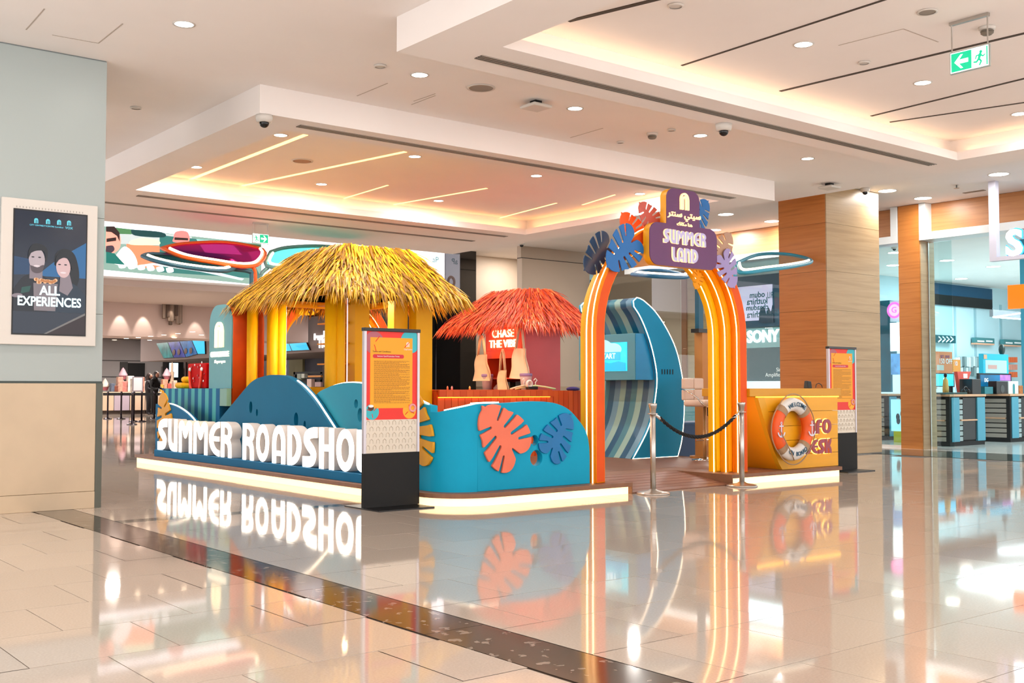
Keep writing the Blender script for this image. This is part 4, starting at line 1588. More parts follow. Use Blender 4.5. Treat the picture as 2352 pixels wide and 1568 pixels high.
# ---- thatched huts
def thatch_roof(parent, bx0, bx1, by0, by1, ze, tx0, tx1, ty0, ty1, zt, mats, n, seed, strand=.34, wid=.011, under=None, droop=.16):
    """hip roof between the eave rectangle and a small top rectangle, covered with loose strands"""
    rnd = random.Random(seed)
    E = [Vector((bx0, by0, ze)), Vector((bx1, by0, ze)), Vector((bx1, by1, ze)), Vector((bx0, by1, ze))]
    Tt = [Vector((tx0, ty0, zt)), Vector((tx1, ty0, zt)), Vector((tx1, ty1, zt)), Vector((tx0, ty1, zt))]
    m = MB()
    m.v = [tuple(p) for p in E + Tt]
    for i in range(4):
        j = (i + 1) % 4
        m.face((i, j, 4 + j, 4 + i))
    m.face((4, 5, 6, 7))
    m.face((3, 2, 1, 0))
    m.build('roof_core', under, parent)
    m = MB()
    ctr = sum(E, Vector()) / 4
    for i in range(4):
        j = (i + 1) % 4
        e0, e1, t0, t1 = E[i], E[j], Tt[i], Tt[j]
        side_n = (e1 - e0).cross(t0 - e0).normalized()
        if side_n.z < 0:
            side_n = -side_n
        wgt = (e1 - e0).length / (2 * (bx1 - bx0 + by1 - by0))
        cnt = int(n * wgt * (1.35 if i in (0, 3) else .55))
        for q in range(cnt):
            s = rnd.random() ** .8
            if rnd.random() < .34:
                s = rnd.uniform(.62, .98)
            if rnd.random() < .1:
                s = rnd.uniform(0, .08)
            u = rnd.random()
            top = t0.lerp(t1, u)
            bot = e0.lerp(e1, u)
            slope = (bot - top)
            L_ = slope.length
            dirn = slope.normalized()
            p = top.lerp(bot, s) + side_n * rnd.uniform(.005, .05)
            side = (e1 - e0).normalized()
            dd = (dirn + side * rnd.gauss(0, .24) + side_n * rnd.uniform(-.03, .2)).normalized()
            ln = strand * rnd.uniform(.6, 1.35)
            w = wid * rnd.uniform(.6, 1.5)
            a = p
            b = p + dd * ln * .55
            c = b + (dd + Vector((0, 0, -.18 - (droop * 3 if s > .75 else 0))) + side * rnd.gauss(0, .08)).normalized() * ln * .45
            wv = side * w
            base = len(m.v)
            m.v += [tuple(a - wv), tuple(a + wv), tuple(b - wv * .8), tuple(b + wv * .8), tuple(c)]
            mi = rnd.choice((0, 0, 0, 1, 2, 2))
            m.face((base, base + 1, base + 3, base + 2), mi)
            m.face((base + 2, base + 3, base + 4), mi)
    return stuff(m.build('thatch', mats, parent))


def thatch_mats(pref, a, b, c):
    return [mat(pref + '_thatch_mid', a, .45), mat(pref + '_thatch_light', b, .35), mat(pref + '_thatch_dark', c, .6)]


yh = thing('yellow_thatched_hut', 'open yellow hut with a golden straw roof', 'hut', (8.4, 14.5, DZ))
ze = 2.60
thatch_roof(yh, 7.28, 9.52, 13.18, 15.95, ze, 7.98, 9.10, 13.92, 15.25, 3.30, thatch_mats('gold', (222, 164, 10), (246, 198, 50), (142, 96, 2)), 7600, 3, strand=.40, wid=.0165,
            under=mat('roof_core_ochre', (150, 100, 14), .8))
MB().box(7.36, 13.26, 2.50, 9.46, 13.34, 2.66).build('fascia_board', M_yel, yh)
MB().box(7.36, 13.34, 2.50, 7.44, 15.85, 2.66).build('fascia_board', M_yel, yh)
MB().box(9.38, 13.34, 2.50, 9.46, 15.85, 2.66).build('fascia_board', M_yel, yh)
MB().box(7.44, 15.77, 2.50, 9.38, 15.85, 2.66).build('fascia_board', M_yel, yh)
box('ceiling_board', mat('hut_ceiling_yellow', (244, 172, 30), .5), (7.44, 13.34, 2.60), (9.38, 15.77, 2.62), yh)
px2 = at(589, 890, Y=15.56).x
for (x, y, nr) in ((7.64, 13.53, 3), (7.66, 15.38, 3), (px2, 15.56, 1)):
    for k, (dx, dy) in enumerate(((-.075, 0), (.06, .0), (0, .09))[:nr]):
        MB().lathe([(.085, DZ), (.085, 2.5)], 16, (x + dx, y + dy, 0)).build('post_rib', M_yel, yh, smooth=True)
MB().box(8.93, 13.42, DZ, 9.22, 13.62, 2.5).build('square_post', M_yel, yh, bevel=.005)
MB().box(8.66, 13.60, DZ, 8.90, 13.78, 2.5).build('square_post', M_yel, yh, bevel=.005)
MB().box(9.15, 15.45, DZ, 9.35, 15.65, 2.5).build('square_post', M_yel, yh, bevel=.005)
sx0, sx1 = 7.90, 8.30
M_shelf = mat('shelf_amber', (240, 150, 20), .5)
box('shelf_back', M_yel, (sx0 + .18, 13.74, DZ), (sx1 + .02, 14.02, 2.50), yh)
for z in (1.55, 1.85, 2.15, 2.42):
    box('shelf', M_shelf, (sx0 - .02, 13.9, z), (sx0 + .2, 14.5, z + .02), yh)
box('shelf_side', M_shelf, (sx0 + .14, 14.0, DZ), (sx0 + .18, 14.5, 2.45), yh)
box('low_counter', M_yel, (7.45, 13.9, DZ), (7.75, 15.1, 1.22), yh)
box('counter_front', mat('counter_amber', (226, 140, 20), .5), (7.43, 14.2, 1.0), (7.45, 15.1, 1.22), yh)
MB().box(7.72, 13.86, 1.15, 7.80, 14.06, 1.55).build('hanging_pad', mat('pad_black', (16, 14, 14), .6), yh, bevel=.035, segs=3)
for (x, y) in ((7.795, 13.47), (7.80, 15.36)):
    MB().tube([(x, y, .3), (x, y, 2.48)], .009, 6).build('post_light_line', mat('post_line', (236, 224, 236), .4, em=.7), yh)
for (x, y) in ((8.35, 13.75), (8.75, 13.95), (8.2, 14.6)):
    MB().lathe([(0, 0), (.055, 0), (.055, .012)], 16, (x, y, 2.588)).build('ceiling_lamp', M_ledw, yh)
ld = bpy.data.lights.new('hut_lamp', 'AREA')
ld.energy = 120
ld.color = (1, .72, .35)
ld.size = .5
lo = bpy.data.objects.new('hut_lamp', ld)
place(lo, T(8.35, 14.4, 2.57), yh)

oh = thing('orange_thatched_hut', 'small hut with orange straw roof and pink side wall', 'hut', (12.05, 14.75, DZ))
thatch_roof(oh, 11.30, 12.95, 13.88, 16.05, 2.30, 11.95, 12.45, 14.5, 15.45, 2.92, thatch_mats('orange', (240, 78, 24), (255, 128, 70), (166, 38, 6)), 5200, 9, wid=.0145,
            under=mat('roof_core_rust', (170, 50, 14), .8), strand=.32)
M_ohut = mat('hut_orange_red', (240, 80, 32), .5, vary=.05)
M_pink = mat('hut_pink', (236, 112, 116), .55, vary=.04, vscale=2)
box('side_wall', M_pink, (11.66, 14.2, DZ), (12.44, 14.26, 2.36), oh)
box('rear_wall', mat('niche_red', (190, 24, 22), .5), (12.2, 14.26, DZ), (12.28, 15.3, 2.36), oh)
box('far_wall', M_ohut, (11.66, 15.25, DZ), (12.28, 15.31, 2.36), oh)
box('roof_board', M_ohut, (11.45, 14.05, 2.26), (12.7, 15.8, 2.30), oh)
hd = box('header_board', M_ohut, (11.64, 14.26, 1.83), (11.70, 15.25, 2.28), oh)
for k in range(7):
    box('header_plank', M_ohut, (11.628, 14.265 + .14 * k, 1.86), (11.64, 14.40 + .14 * k, 2.26), hd)
for z in (1.36, 1.15):
    box('shelf', mat('shelf_red', (236, 70, 36), .5), (11.64, 14.26, z), (12.2, 15.25, z + .025), oh)
box('header_lip', M_ohut, (11.62, 14.26, 1.72), (11.66, 15.25, 1.83), oh)
M_neon = mat('pink_neon', (255, 220, 190), .4, em=6, emc=(255, 176, 130))
ns = thing('neon_sign', 'glowing CHASE THE VIBE neon lettering under the orange straw roof', 'neon sign', (11.6, 14.75, 2.0))
text('neon_line', 'CHASE', .19, M_neon, ns, FX(11.622, 14.76, 2.14), depth=.02, spacing=1.05)
text('neon_line', 'THE VIBE', .19, M_neon, ns, FX(11.622, 14.76, 1.965), depth=.02)
ol = bpy.data.lights.new('neon_lamp', 'AREA')
ol.energy = 5
ol.color = (1, .6, .4)
ol.size = .4
place(bpy.data.objects.new('neon_lamp', ol), T(11.5, 14.75, 2.1) @ Matrix.Rotation(math.radians(60), 4, 'Y'), ns)

# shelf goods in the niche
for k, (y, z, h, c) in enumerate(((14.95, 1.176, .14, (60, 66, 62)), (14.62, 1.176, .15, (44, 56, 60)), (14.40, 1.176, .12, (70, 62, 56)))):
    o = MB().box(11.85, y - .09, z, 12.0, y + .09, z + h).build('framed_card', mat('frame_dark%d' % k, c, .4), None, bevel=.006)
    tag(o, ('dark framed card on the lower shelf of the orange hut, leftmost', 'dark framed card on the lower shelf of the orange hut, middle', 'dark framed card on the lower shelf of the orange hut, rightmost')[k], 'frame', 'framed cards in the orange hut')
o = MB().lathe([(0, 0), (.07, 0), (.08, .03), (.03, .09), (0, .1)], 14, (11.75, 15.08, 1.176)).build('seashell', mat('shell_pink', (238, 196, 180), .5), None, smooth=True)
tag(o, 'pale seashell lying on the lower shelf of the orange hut', 'shell')


def tote(name, label, x, y, ztop, zb, w, tilt, cols):
    t = thing(name, label, 'tote bag', (x, y, zb), 'tote bags hung on the orange hut')
    M_ = Matrix.Translation((x, y, ztop)) @ Matrix.Rotation(tilt, 4, 'X')
    h = ztop - zb
    m = MB()
    nx, nz = 6, 8
    for side in (0, 1):
        for k in range(nz + 1):
            for i in range(nx + 1):
                u = i / nx - .5
                v = k / nz
                ww = w * (.55 + .45 * v)
                bul = (.05 * v * (1 - (2 * u) ** 2) + .012) * (1 if side else -1)
                m.v.append((bul + .012 * math.sin(7 * u + 5 * v + side), u * ww + .012 * math.sin(9 * v + x), -h * .42 - h * .58 * v))
    for side in (0, 1):
        o_ = side * (nx + 1) * (nz + 1)
        for k in range(nz):
            for i in range(nx):
                b = o_ + k * (nx + 1) + i
                q = (b, b + 1, b + nx + 2, b + nx + 1)
                m.face(q if side else q[::-1])
    o2 = (nx + 1) * (nz + 1)
    for k in range(nz):
        for i in (0, nx):
            m.face((k * (nx + 1) + i, (k + 1) * (nx + 1) + i, o2 + (k + 1) * (nx + 1) + i, o2 + k * (nx + 1) + i))
    for i in range(nx):
        b = nz * (nx + 1) + i
        m.face((b, b + 1, o2 + b + 1, o2 + b))
    m.build('bag_body', cols, t, M_, smooth=True)
    for sx in (-.012, .012):
        MB().tube([(sx, -w * .2, -h * .44), (sx, -w * .1, -h * .12), (sx, 0, 0), (sx, w * .12, -h * .12), (sx, w * .22, -h * .44)], .013, 6).build('handle', cols, t, M_, smooth=True)
    return t


M_canvas = mat('canvas', (232, 200, 160), .8, bump=.2, bscale=300, vary=.06, vscale=9)
tote('tote_bag', 'beige canvas tote bag hanging at the left corner of the orange hut', 11.45, 15.15, 2.12, 1.33, .5, .0, M_canvas)
tote('tote_bag', 'narrow beige tote bag hanging in the middle below the neon sign', 11.42, 14.52, 1.86, 1.02, .34, .0, M_canvas)
tote('tote_bag', 'cream canvas tote bag hanging in front of the pink wall edge', 11.50, 14.13, 2.24, 1.36, .52, .05, mat('canvas_pale', (242, 216, 184), .8, bump=.2, bscale=300))
for k, (px_, lab) in enumerate(((1119, 'clear printed cup box at the left foot of the orange hut'), (1208, 'clear printed cup box at the right foot of the orange hut'))):
    p = at(px_, 877, X=11.5)
    t = thing('cup_box', lab, 'box', (11.5, p.y, 1.02), 'cup boxes by the orange hut')
    MB().lathe([(.075, 0), (.10, .24), (.105, .25)], 4 if False else 20, (11.5, p.y, 1.16)).build('cup', mat('cup_white%d' % k, (206, 178, 190) if k == 0 else (226, 218, 222), .5), t, smooth=True)
    MB().lathe([(.104, 0), (.108, .01), (.108, .04), (.1, .05)], 20, (11.5, p.y, 1.40)).build('lid', mat('cup_lid', (150, 120, 170), .4), t, smooth=True)
    MB().box(11.39, p.y - .11, .9, 11.61, p.y + .11, 1.158).build('stand', M_black, t)

# ---- orange planked counter
oc = thing('orange_plank_counter', 'long orange counter of upright planks in front of the orange hut', 'counter', (10.2, 13.4, DZ))
M_pl = [mat('plank_orange_a', (238, 92, 28), .5), mat('plank_orange_b', (230, 84, 24), .5), mat('plank_orange_c', (244, 102, 34), .5)]
x = 9.24
n = 0
while x < 11.42:
    w = .125
    box('plank', M_pl[n % 3], (x, 13.30, DZ), (x + w - .008, 13.33, 1.06), oc)
    box('top_plank', M_pl[(n + 1) % 3], (x, 13.26, 1.07), (x + w - .004, 13.30, 1.165), oc)
    x += w
    n += 1
box('counter_top', M_pl[0], (9.24, 13.26, 1.165), (11.44, 13.85, 1.18), oc)
box('counter_core', M_pl[1], (9.24, 13.34, DZ), (11.42, 13.8, 1.16), oc)
box('under_top_light', mat('amber_led', (255, 200, 60), .4, em=6.5, emc=(255, 176, 40)), (9.24, 13.285, 1.062), (11.42, 13.30, 1.07), oc)
x = 11.45
while x < 12.6:
    box('plank', M_pl[n % 3], (x, 13.48 + .1 * (x - 11.45), DZ), (x + .10, 13.52 + .1 * (x - 11.45), 1.165), oc)
    x += .118
    n += 1
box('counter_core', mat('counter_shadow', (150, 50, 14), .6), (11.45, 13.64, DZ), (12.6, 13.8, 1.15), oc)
# things lying on the counter
M_hang = mat('hanger_wood', (222, 196, 160), .5)


def hanger(label, c, s, rot, m):
    t = thing('coat_hanger', label, 'hanger', c, 'clothes hangers on the orange counter')
    M_ = T(*c) @ RZ(rot)
    MB().tube([(-.22 * s, 0, .01), (-.12 * s, .0, .04), (0, 0, .065), (.12 * s, 0, .04), (.22 * s, 0, .01)], .016, 6).build('shoulder', m, t, M_, smooth=True)
    MB().tube([(0, 0, .06), (0, 0, .12), (.03, 0, .15), (.0, 0, .18), (-.03, 0, .15)], .008, 6).build('hook', M_white, t, M_, smooth=True)


hanger('pale wooden coat hanger lying on the orange counter, left one', (11.05, 13.5, 1.18), 1.5, .2, M_hang)
hanger('yellow-green coat hanger lying on the orange counter, right one', (11.25, 13.45, 1.18), 1.6, -.3, mat('hanger_lime', (206, 214, 150), .5))
dpt = thing('tape_dispenser', 'black and white tape dispenser between the two hangers', 'dispenser', (11.14, 13.42, 1.18))
MB().box(11.05, 13.38, 1.181, 11.25, 13.46, 1.23).build('base', M_black, dpt, bevel=.01)
tr = MB()
tr.tube([(11.10 + .05 * math.cos(a), 13.42, 1.27 + .05 * math.sin(a)) for a in [2 * math.pi * k / 16 for k in range(16)]], .02, 8, closed=True)
tr.build('tape_roll', mat('tape_white', (226, 216, 206), .4), dpt, smooth=True)
for k, (px_, c) in enumerate(((1028, (240, 120, 80)), (1038, (245, 150, 150)), (1079, (250, 170, 90)))):
    p = at(px_, 893, Y=13.5)
    o = MB().lathe([(.014, 0), (.014, .04), (.008, .045), (.008, .055), (0, .056)], 10, (p.x, 13.5, 1.18)).build('small_bottle', mat('bottle%d' % k, c, .3), None, smooth=True)
    tag(o, 'tiny %s bottle on the orange counter, %s from the yellow post' % (('orange', 'pink', 'amber')[k], ORD[k]), 'bottle', 'tiny bottles on the counter')
pg = thing('purple_cloth', 'small purple folded cloth at the right end of the orange counter', 'cloth', (11.9, 13.55, 1.165))
p = at(1318, 896, Y=13.58)
MB().ball((p.x, 13.60, 1.19), .14, .08, .04, 10, 6).build('fold', mat('purple_cloth', (58, 44, 110), .8), pg, smooth=True)
gm = thing('green_game_sheet', 'green play sheet showing through the slots of the coral leaf', 'play mat', (7.3, 9.4, .9))
box('sheet', mat('game_green', (40, 160, 40), .5, em=.2), (6.95, 9.3, .86), (7.6, 9.9, .88), gm)
box('leg', M_dblue, (7.2, 9.5, DZ), (7.35, 9.65, .86), gm)

# ---- poster stands
def poster_stand(label, x0, x1, Y, yaw=0.0, tint=1.0):
    cx = (x0 + x1) / 2
    w = x1 - x0
    t = thing('poster_stand', label, 'poster stand', (cx, Y, 0), 'terms and conditions poster stands')
    B = T(cx, Y, 0) @ RZ(yaw)
    F = B @ Matrix(((1, 0, 0, 0), (0, 0, -1, 0), (0, 1, 0, 0), (0, 0, 0, 1)))      # local x right, y up, z to viewer

    def bx(name, m, p0, p1, par=t, bev=0.0):
        return MB().box(*p0, *p1).build(name, m, par, F, bevel=bev)
    bx('base_plate', M_black, (-w / 2 - .01, 0, -.34), (w / 2 - .02, .012, .33), t, .003)
    bx('lower_panel', M_blackmat, (-w / 2, .012, -.02), (w / 2, .55, .02))
    bx('top_bar', M_black, (-w / 2 - .005, 1.775, -.03), (w / 2 + .005, 1.81, .03), t, .004)
    for s in (-1, 1):
        bx('side_profile', mat('alu_profile', (196, 190, 196), .35, .6), (s * w / 2 - (.028 if s > 0 else 0), .55, -.02), (s * w / 2 + (0 if s > 0 else .028), 1.775, .02))
    mid = bx('pattern_panel', mat('silver_embossed', (205, 192, 174), .28, .35), (-w / 2 + .02, .55, -.01), (w / 2 - .02, .885, .012))
    for r in range(5):
        for c in range(8):
            px0 = -w / 2 + .055 + c * (w - .11) / 7.2 + (.04 if r % 2 else 0)
            pz = .585 + r * .062
            if px0 > w / 2 - .05:
                continue
            MB().tube([(px0 - .018, pz, .013), (px0 - .018, pz + .03, .013), (px0, pz + .045, .013), (px0 + .018, pz + .03, .013), (px0 + .018, pz, .013)], .004, 5).build('embossed_arch', mat('silver_embossed', (205, 192, 174), .28, .35), mid, F)
    post_ = bx('poster', mat('poster_red', (228, 44, 34), .5, em=.12), (-w / 2 + .028, .885, -.008), (w / 2 - .028, 1.775, .010))
    yel = bx('poster_yellow_field', mat('poster_yellow', (238, 160, 20), .5, em=.12), (-w / 2 + .075, 1.0, .010), (w / 2 - .085, 1.715, .012), post_)
    MP = lambda c: mat('poster_' + c[0], c[1], .5, em=.1)
    for (cx_, cy_, r_, c) in ((-w / 2 + .12, 1.66, .115, ('mauve', (176, 96, 110))), (w / 2 - .11, 1.68, .12, ('aqua', (52, 180, 192))), (-w / 2 + .10, .965, .08, ('aqua', (52, 180, 192))), (w / 2 - .12, .97, .08, ('amber', (244, 170, 30)))):
        lp = circle_loop(cx_, cy_, r_, r_, 28)
        lp = [(min(max(a, -w / 2 + .029), w / 2 - .029), min(max(b, .886), 1.774)) for a, b in lp]
        MB().prism(lp, .0095, .0115).build('poster_leaf', MP(c), post_, F)
        for q in range(3):
            a = 2.1 * q + cx_ * 7
            MB().tube([(cx_ + .02 * math.cos(a), cy_ + .02 * math.sin(a), .012), (cx_ + r_ * .8 * math.cos(a + .2), cy_ + r_ * .8 * math.sin(a + .2), .012)], .004, 4).build('leaf_vein', mat('poster_red', (228, 44, 34), .5, em=.12), post_, F) if abs(cx_ + r_ * .8 * math.cos(a + .2)) < w / 2 - .04 and .9 < cy_ + r_ * .8 * math.sin(a + .2) < 1.76 else None
    shape('poster_logo', logo_loops(.05), .001, M_txtw, post_, F @ T(w / 2 - .14, 1.625, .012))
    text('poster_logo_text', 'CityCentre', .022, M_txtw, post_, F @ T(w / 2 - .14, 1.60, .0125), depth=.001)
    text('poster_heading', 'Terms and Conditions', .024, M_txt, post_, F @ T(-w / 2 + .21, 1.572, .0125), depth=.001)
    MB().prism(rrect_loop(-w / 2 + .105, 1.505, w / 2 - .19, 1.545, .02), .012, .0135).build('poster_pill', mat('poster_crimson', (206, 36, 52), .5, em=.1), post_, F)
    text('poster_pill_text', 'Summer Card Promotion Terms', .02, M_txtw, post_, F @ T(-.045, 1.525, .014), depth=.001)
    rnd = random.Random(4)
    m = MB()
    z = 1.475
    for k in range(44):
        ww = rnd.choice((.42, .44, .43, .30, .2, .38))
        xx = -w / 2 + .12
        while xx < -w / 2 + .12 + ww * w / .67:
            d = rnd.uniform(.012, .035)
            m.box(xx, z, .012, min(xx + d, w / 2 - .12), z + .0034, .0126)
            xx += d + .005
        z -= .0098
    stuff(m.build('poster_small_print', mat('small_print', (92, 62, 20), .6), post_, F))
    MB().prism(circle_loop(-w / 2 + .085, 1.005, .034, .03, 16), .0125, .015).build('poster_coconut', mat('coconut', (92, 52, 30), .6), post_, F)
    MB().prism(circle_loop(-w / 2 + .085, 1.022, .03, .014, 16), .015, .0165).build('poster_coconut_flesh', M_txtw, post_, F)
    ringm = MB()
    ringm.tube([(w / 2 - .085 + .034 * math.cos(a), 1.0 + .034 * math.sin(a), .016) for a in [2 * math.pi * k / 18 for k in range(18)]], .012, 6, closed=True)
    ringm.build('poster_float_ring', mat('ring_pink', (238, 160, 160), .5), post_, F)
    return t


poster_stand('front poster stand with red and yellow terms sheet on a black base', 5.635, 6.30, 9.42)
poster_stand('rear poster stand with terms sheet right of the info desk', 13.42, 14.10, 9.45)

# ---- paddle-shaped light canopies
def paddle(name, label, pts, fm, filmm, ledr, stem, r=.035, group='paddle light canopies'):
    P = [at(x, y, Y=Y) for x, y, Y in pts]
    t = thing(name, label, 'canopy light', tuple(stem[-1]) if stem else tuple(P[0]), group)
    cp_ = [Vector(q) for q in curve_pts([tuple(p) for p in P] + [tuple(P[0])], 4)][:-1]
    MB().tube(cp_, r, 8, closed=True).build('frame', fm, t, smooth=True)
    c = sum(cp_, Vector()) / len(cp_)
    m = MB()
    m.v = [tuple(c)] + [tuple(q) for q in cp_]
    for k in range(len(cp_)):
        m.face((0, 1 + k, 1 + (k + 1) % len(cp_)))
    m.build('film', filmm, t)
    if ledr:
        a, b = ledr
        nrm = (cp_[len(cp_) // 4] - cp_[0]).cross(cp_[len(cp_) // 2] - cp_[0]).normalized()
        if nrm.y > 0:
            nrm = -nrm
        MB().tube([tuple(q + (c - q) * .075 + nrm * .035) for q in cp_[a:b]], r * .7, 8).build('led_tube', M_ledw, t, smooth=True)
    if stem:
        MB().tube([tuple(q) for q in curve_pts([tuple(v) for v in stem], 6)], r, 8).build('stem', fm, t, smooth=True)
    return t


M_pteal = mat('paddle_teal', (40, 90, 108), .4)
M_pgreen = mat('paddle_sage', (104, 160, 158), .4)
M_porg = mat('paddle_orange', (240, 100, 26), .4)
bp_ = Vector((8.25, 17.6, 0))
paddle('paddle_canopy', 'orange paddle canopy with magenta film left of the straw roof', [(372, 570, 18.2), (420, 560, 18.6), (520, 557, 18.9), (604, 574, 18.6), (597, 604, 17.9), (562, 612, 17.4), (500, 604, 17.3), (420, 590, 17.6)],
       M_porg, film_mat('film_magenta', (255, 60, 150), .4), (12, 32), [at(575, 610, Y=17.6), at(586, 625, Y=17.6), at(586, 690, Y=17.6), at(586, 890, Y=17.6)])
paddle('paddle_canopy', 'dark teal paddle canopy below the orange one', [(327, 588, 17.6), (350, 583, 18.0), (440, 590, 18.2), (540, 603, 17.9), (520, 622, 17.1), (430, 614, 17.0), (360, 600, 17.2)],
       M_pteal, film_mat('film_teal', (70, 120, 130)), (12, 28), [at(530, 618, Y=17.5), at(575, 625, Y=17.5), at(577, 650, Y=17.5), at(577, 890, Y=17.5)])
paddle('paddle_canopy', 'sage paddle canopy with aqua film above the straw roof', [(622, 578, 18.6), (660, 568, 19.0), (740, 565, 19.3), (820, 575, 19.2), (830, 600, 18.4), (760, 612, 17.9), (680, 615, 17.8), (612, 610, 18.0)],
       M_pgreen, film_mat('film_aqua', (110, 232, 226)), (20, 32), [at(615, 615, Y=18), at(600, 630, Y=18), at(598, 660, Y=18), at(598, 890, Y=18)])
for lab, pts, fm_, led in (('teal ring paddle canopy reaching right from behind the arch', [(1690, 605, 11.0), (1740, 585, 11.9), (1800, 583, 12.2), (1850, 592, 11.8), (1863, 602, 11.2), (1820, 612, 10.7), (1760, 620, 10.5), (1700, 626, 10.5)], mat('paddle_sky', (40, 150, 180), .4), (16, 32)),
                           ('blue paddle canopy seen edge-on below the purple board', [(1452, 630, 11.6), (1475, 622, 12.2), (1530, 622, 12.0), (1578, 634, 11.4), (1560, 637, 11.0), (1500, 634, 10.9)], mat('paddle_blue', (20, 104, 150), .4), (12, 24))):
    p_ = [at(1640, 640, Y=11.3), at(1645, 660, Y=11.3), at(1645, 880, Y=11.3)]
    q_ = at(pts[0][0] if pts[0][0] > 1600 else 1578, 632, Y=11.3)
    paddle('paddle_canopy', lab, pts, fm_, film_mat('film_clear', (214, 236, 240), .15), led, [q_] + p_, .03)
px_ = at(1608, 720, Y=11.3)
pb = thing('canopy_pole', 'dark pole with black bracket behind the right arch leg', 'pole', (px_.x, 11.3, DZ))
box('pole', mat('pole_blue', (14, 84, 110), .4), (px_.x - .05, 11.28, 2.12), (px_.x + .05, 11.36, 2.95), pb)
box('bracket', M_black, (px_.x - .1, 11.24, 2.06), (px_.x + .14, 11.40, 2.12), pb)
box('post', mat('post_tan', (190, 128, 62), .5), (px_.x + .0, 11.26, DZ + .02), (px_.x + .16, 11.42, 2.06), pb)
MB().lathe([(0, 0), (.2, 0), (.2, .03), (0, .03)], 20, (px_.x + .08, 11.34, DZ)).build('foot', mat('post_tan', (190, 128, 62), .5), pb)
nb_ = thing('low_navy_bench', 'dark blue low block behind the wave kiosk', 'block', (13.2, 12.2, DZ))
box('body', mat('navy_block', (0, 52, 96), .5), (13.0, 12.0, 0), (14.2, 12.6, .62), nb_)
box('top', mat('navy_block_top', (0, 60, 104), .45), (12.98, 11.98, .62), (14.22, 12.62, .65), nb_)

for lab, cx_, cy_, h_, rot_, m_ in (('yellow leaf on the rear arch seen under the straw roof', 705, 702, .50, 120, M_yel), ('orange leaf on the rear arch seen under the straw roof', 745, 694, .40, 60, mat('leaf_orange', (246, 96, 24), .5)), ('light blue leaf on the rear arch seen under the straw roof', 770, 690, .42, 150, M_lteal)):
    p = at(cx_, cy_, Y=17.2)
    leaf_thing(lab, h_, math.radians(rot_), FY(17.22 if 'blue' in lab else 17.2, p.x, p.z), m_, .014)

# ================================================================ lamps and devices on the ceiling
M_trim = mat('lamp_trim', (214, 206, 198), .4)
LAMP_W = 11.0
LAMPC = (1.0, 0.945, 0.89)


def downlight(x, y, z, label, power=None, r=.085, group='recessed ceiling downlights', color=LAMPC, spread=180):
    t = thing('downlight', label, 'downlight', (x, y, z), group)
    MB().lathe([(r, 0), (r + .018, 0), (r + .018, -.006), (r, -.006)], 24, (x, y, z), caps=False).build('trim_ring', M_trim, t, smooth=True)
    MB().lathe([(0, -.003), (r, -.003)], 24, (x, y, z), caps=False).build('lens', M_lens, t)
    if power is None:
        power = LAMP_W
    if power > 0:
        l = bpy.data.lights.new('downlight_lamp', 'AREA')
        l.shape = 'DISK'
        l.size = r * 1.9
        l.energy = power
        l.color = color
        l.spread = math.radians(spread)
        place(bpy.data.objects.new('downlight_lamp', l), T(x, y, z - .012), t)
    return t


for k, x in enumerate((3.83, 6.44, 8.68, 10.92, 13.25)):
    downlight(x, 9.63, ZC, 'round downlight between the two dropped ceilings, %s from the pillar' % ORD[k])
for k, (x, y) in enumerate(((8.79, 6.42), (10.93, 6.42))):
    downlight(x, y, ZC, 'round downlight in the upper right coffer, %s from the arrow exit sign' % ('farther' if k == 0 else 'closer'))
for k, (x, y, nm) in enumerate(((6.55, 13.1, 'nearest row, first from the left'), (8.68, 13.1, 'nearest row, second from the left'), (10.98, 13.1, 'nearest row, third from the left'), (13.4, 13.2, 'nearest row, rightmost'),
                                (6.50, 15.8, 'far row, first from the left'), (8.67, 15.85, 'far row, second from the left'), (11.08, 15.95, 'far row, third from the left'))):
    downlight(x, y, ZC, 'round downlight in the orange-lit coffer, ' + nm, power=52)
# lamps of the same ceiling beyond the picture
for x, y in ((1.6, 9.63), (-.6, 9.63), (3.4, 6.42), (1.2, 6.42), (-1.0, 6.42), (6.56, 3.2), (8.79, 3.2), (10.93, 3.2), (13.1, 3.2), (6.56, .6), (10.93, .6), (3.4, 3.2), (1.2, 3.2), (-1.0, 3.2), (1.2, .2), (13.1, 6.42)):
    downlight(x, y, ZC, 'round downlight of the mall ceiling outside the picture', power=LAMP_W * 1.0, group='ceiling downlights outside the picture')
for k, (p_, nm) in enumerate((((1667, 492), 'above the purple board'), ((1773, 508), 'beside the wood column, lower one'), ((1640, 528), 'just right of the purple board'), ((2038, 438), 'right of the wood column, nearer one'), ((2120, 455), 'right of the wood column above the door post'), ((2294, 400), 'behind the white sign frame'))):
    v = at(*p_, Z=ZS)
    downlight(v.x, v.y, ZS, 'large round shopfront downlight ' + nm, power=90 if k < 3 else 30, r=.16, group='shopfront downlights', color=(1, .98, .95))

v = at(1195, 583, Z=ZS)
downlight(v.x, v.y, ZS, 'small downlight close to the beige wall behind the orange hut', power=70, r=.09, group='shopfront downlights')
downlight(15.2, 22.2, ZS, 'downlight behind the dropped ceiling near the black column', power=70, r=.09, group='shopfront downlights')  # extra lamp added to brighten the back zone
downlight(18.6, 18.6, ZS, 'downlight above the walkway beside the shop glass', power=80, r=.12, group='shopfront downlights')  # likewise an added lamp, lighting the area behind the orange hut
M_dev = mat('device_white', (214, 208, 200), .45)
M_dome = mat('camera_dome', (10, 10, 14), .06)


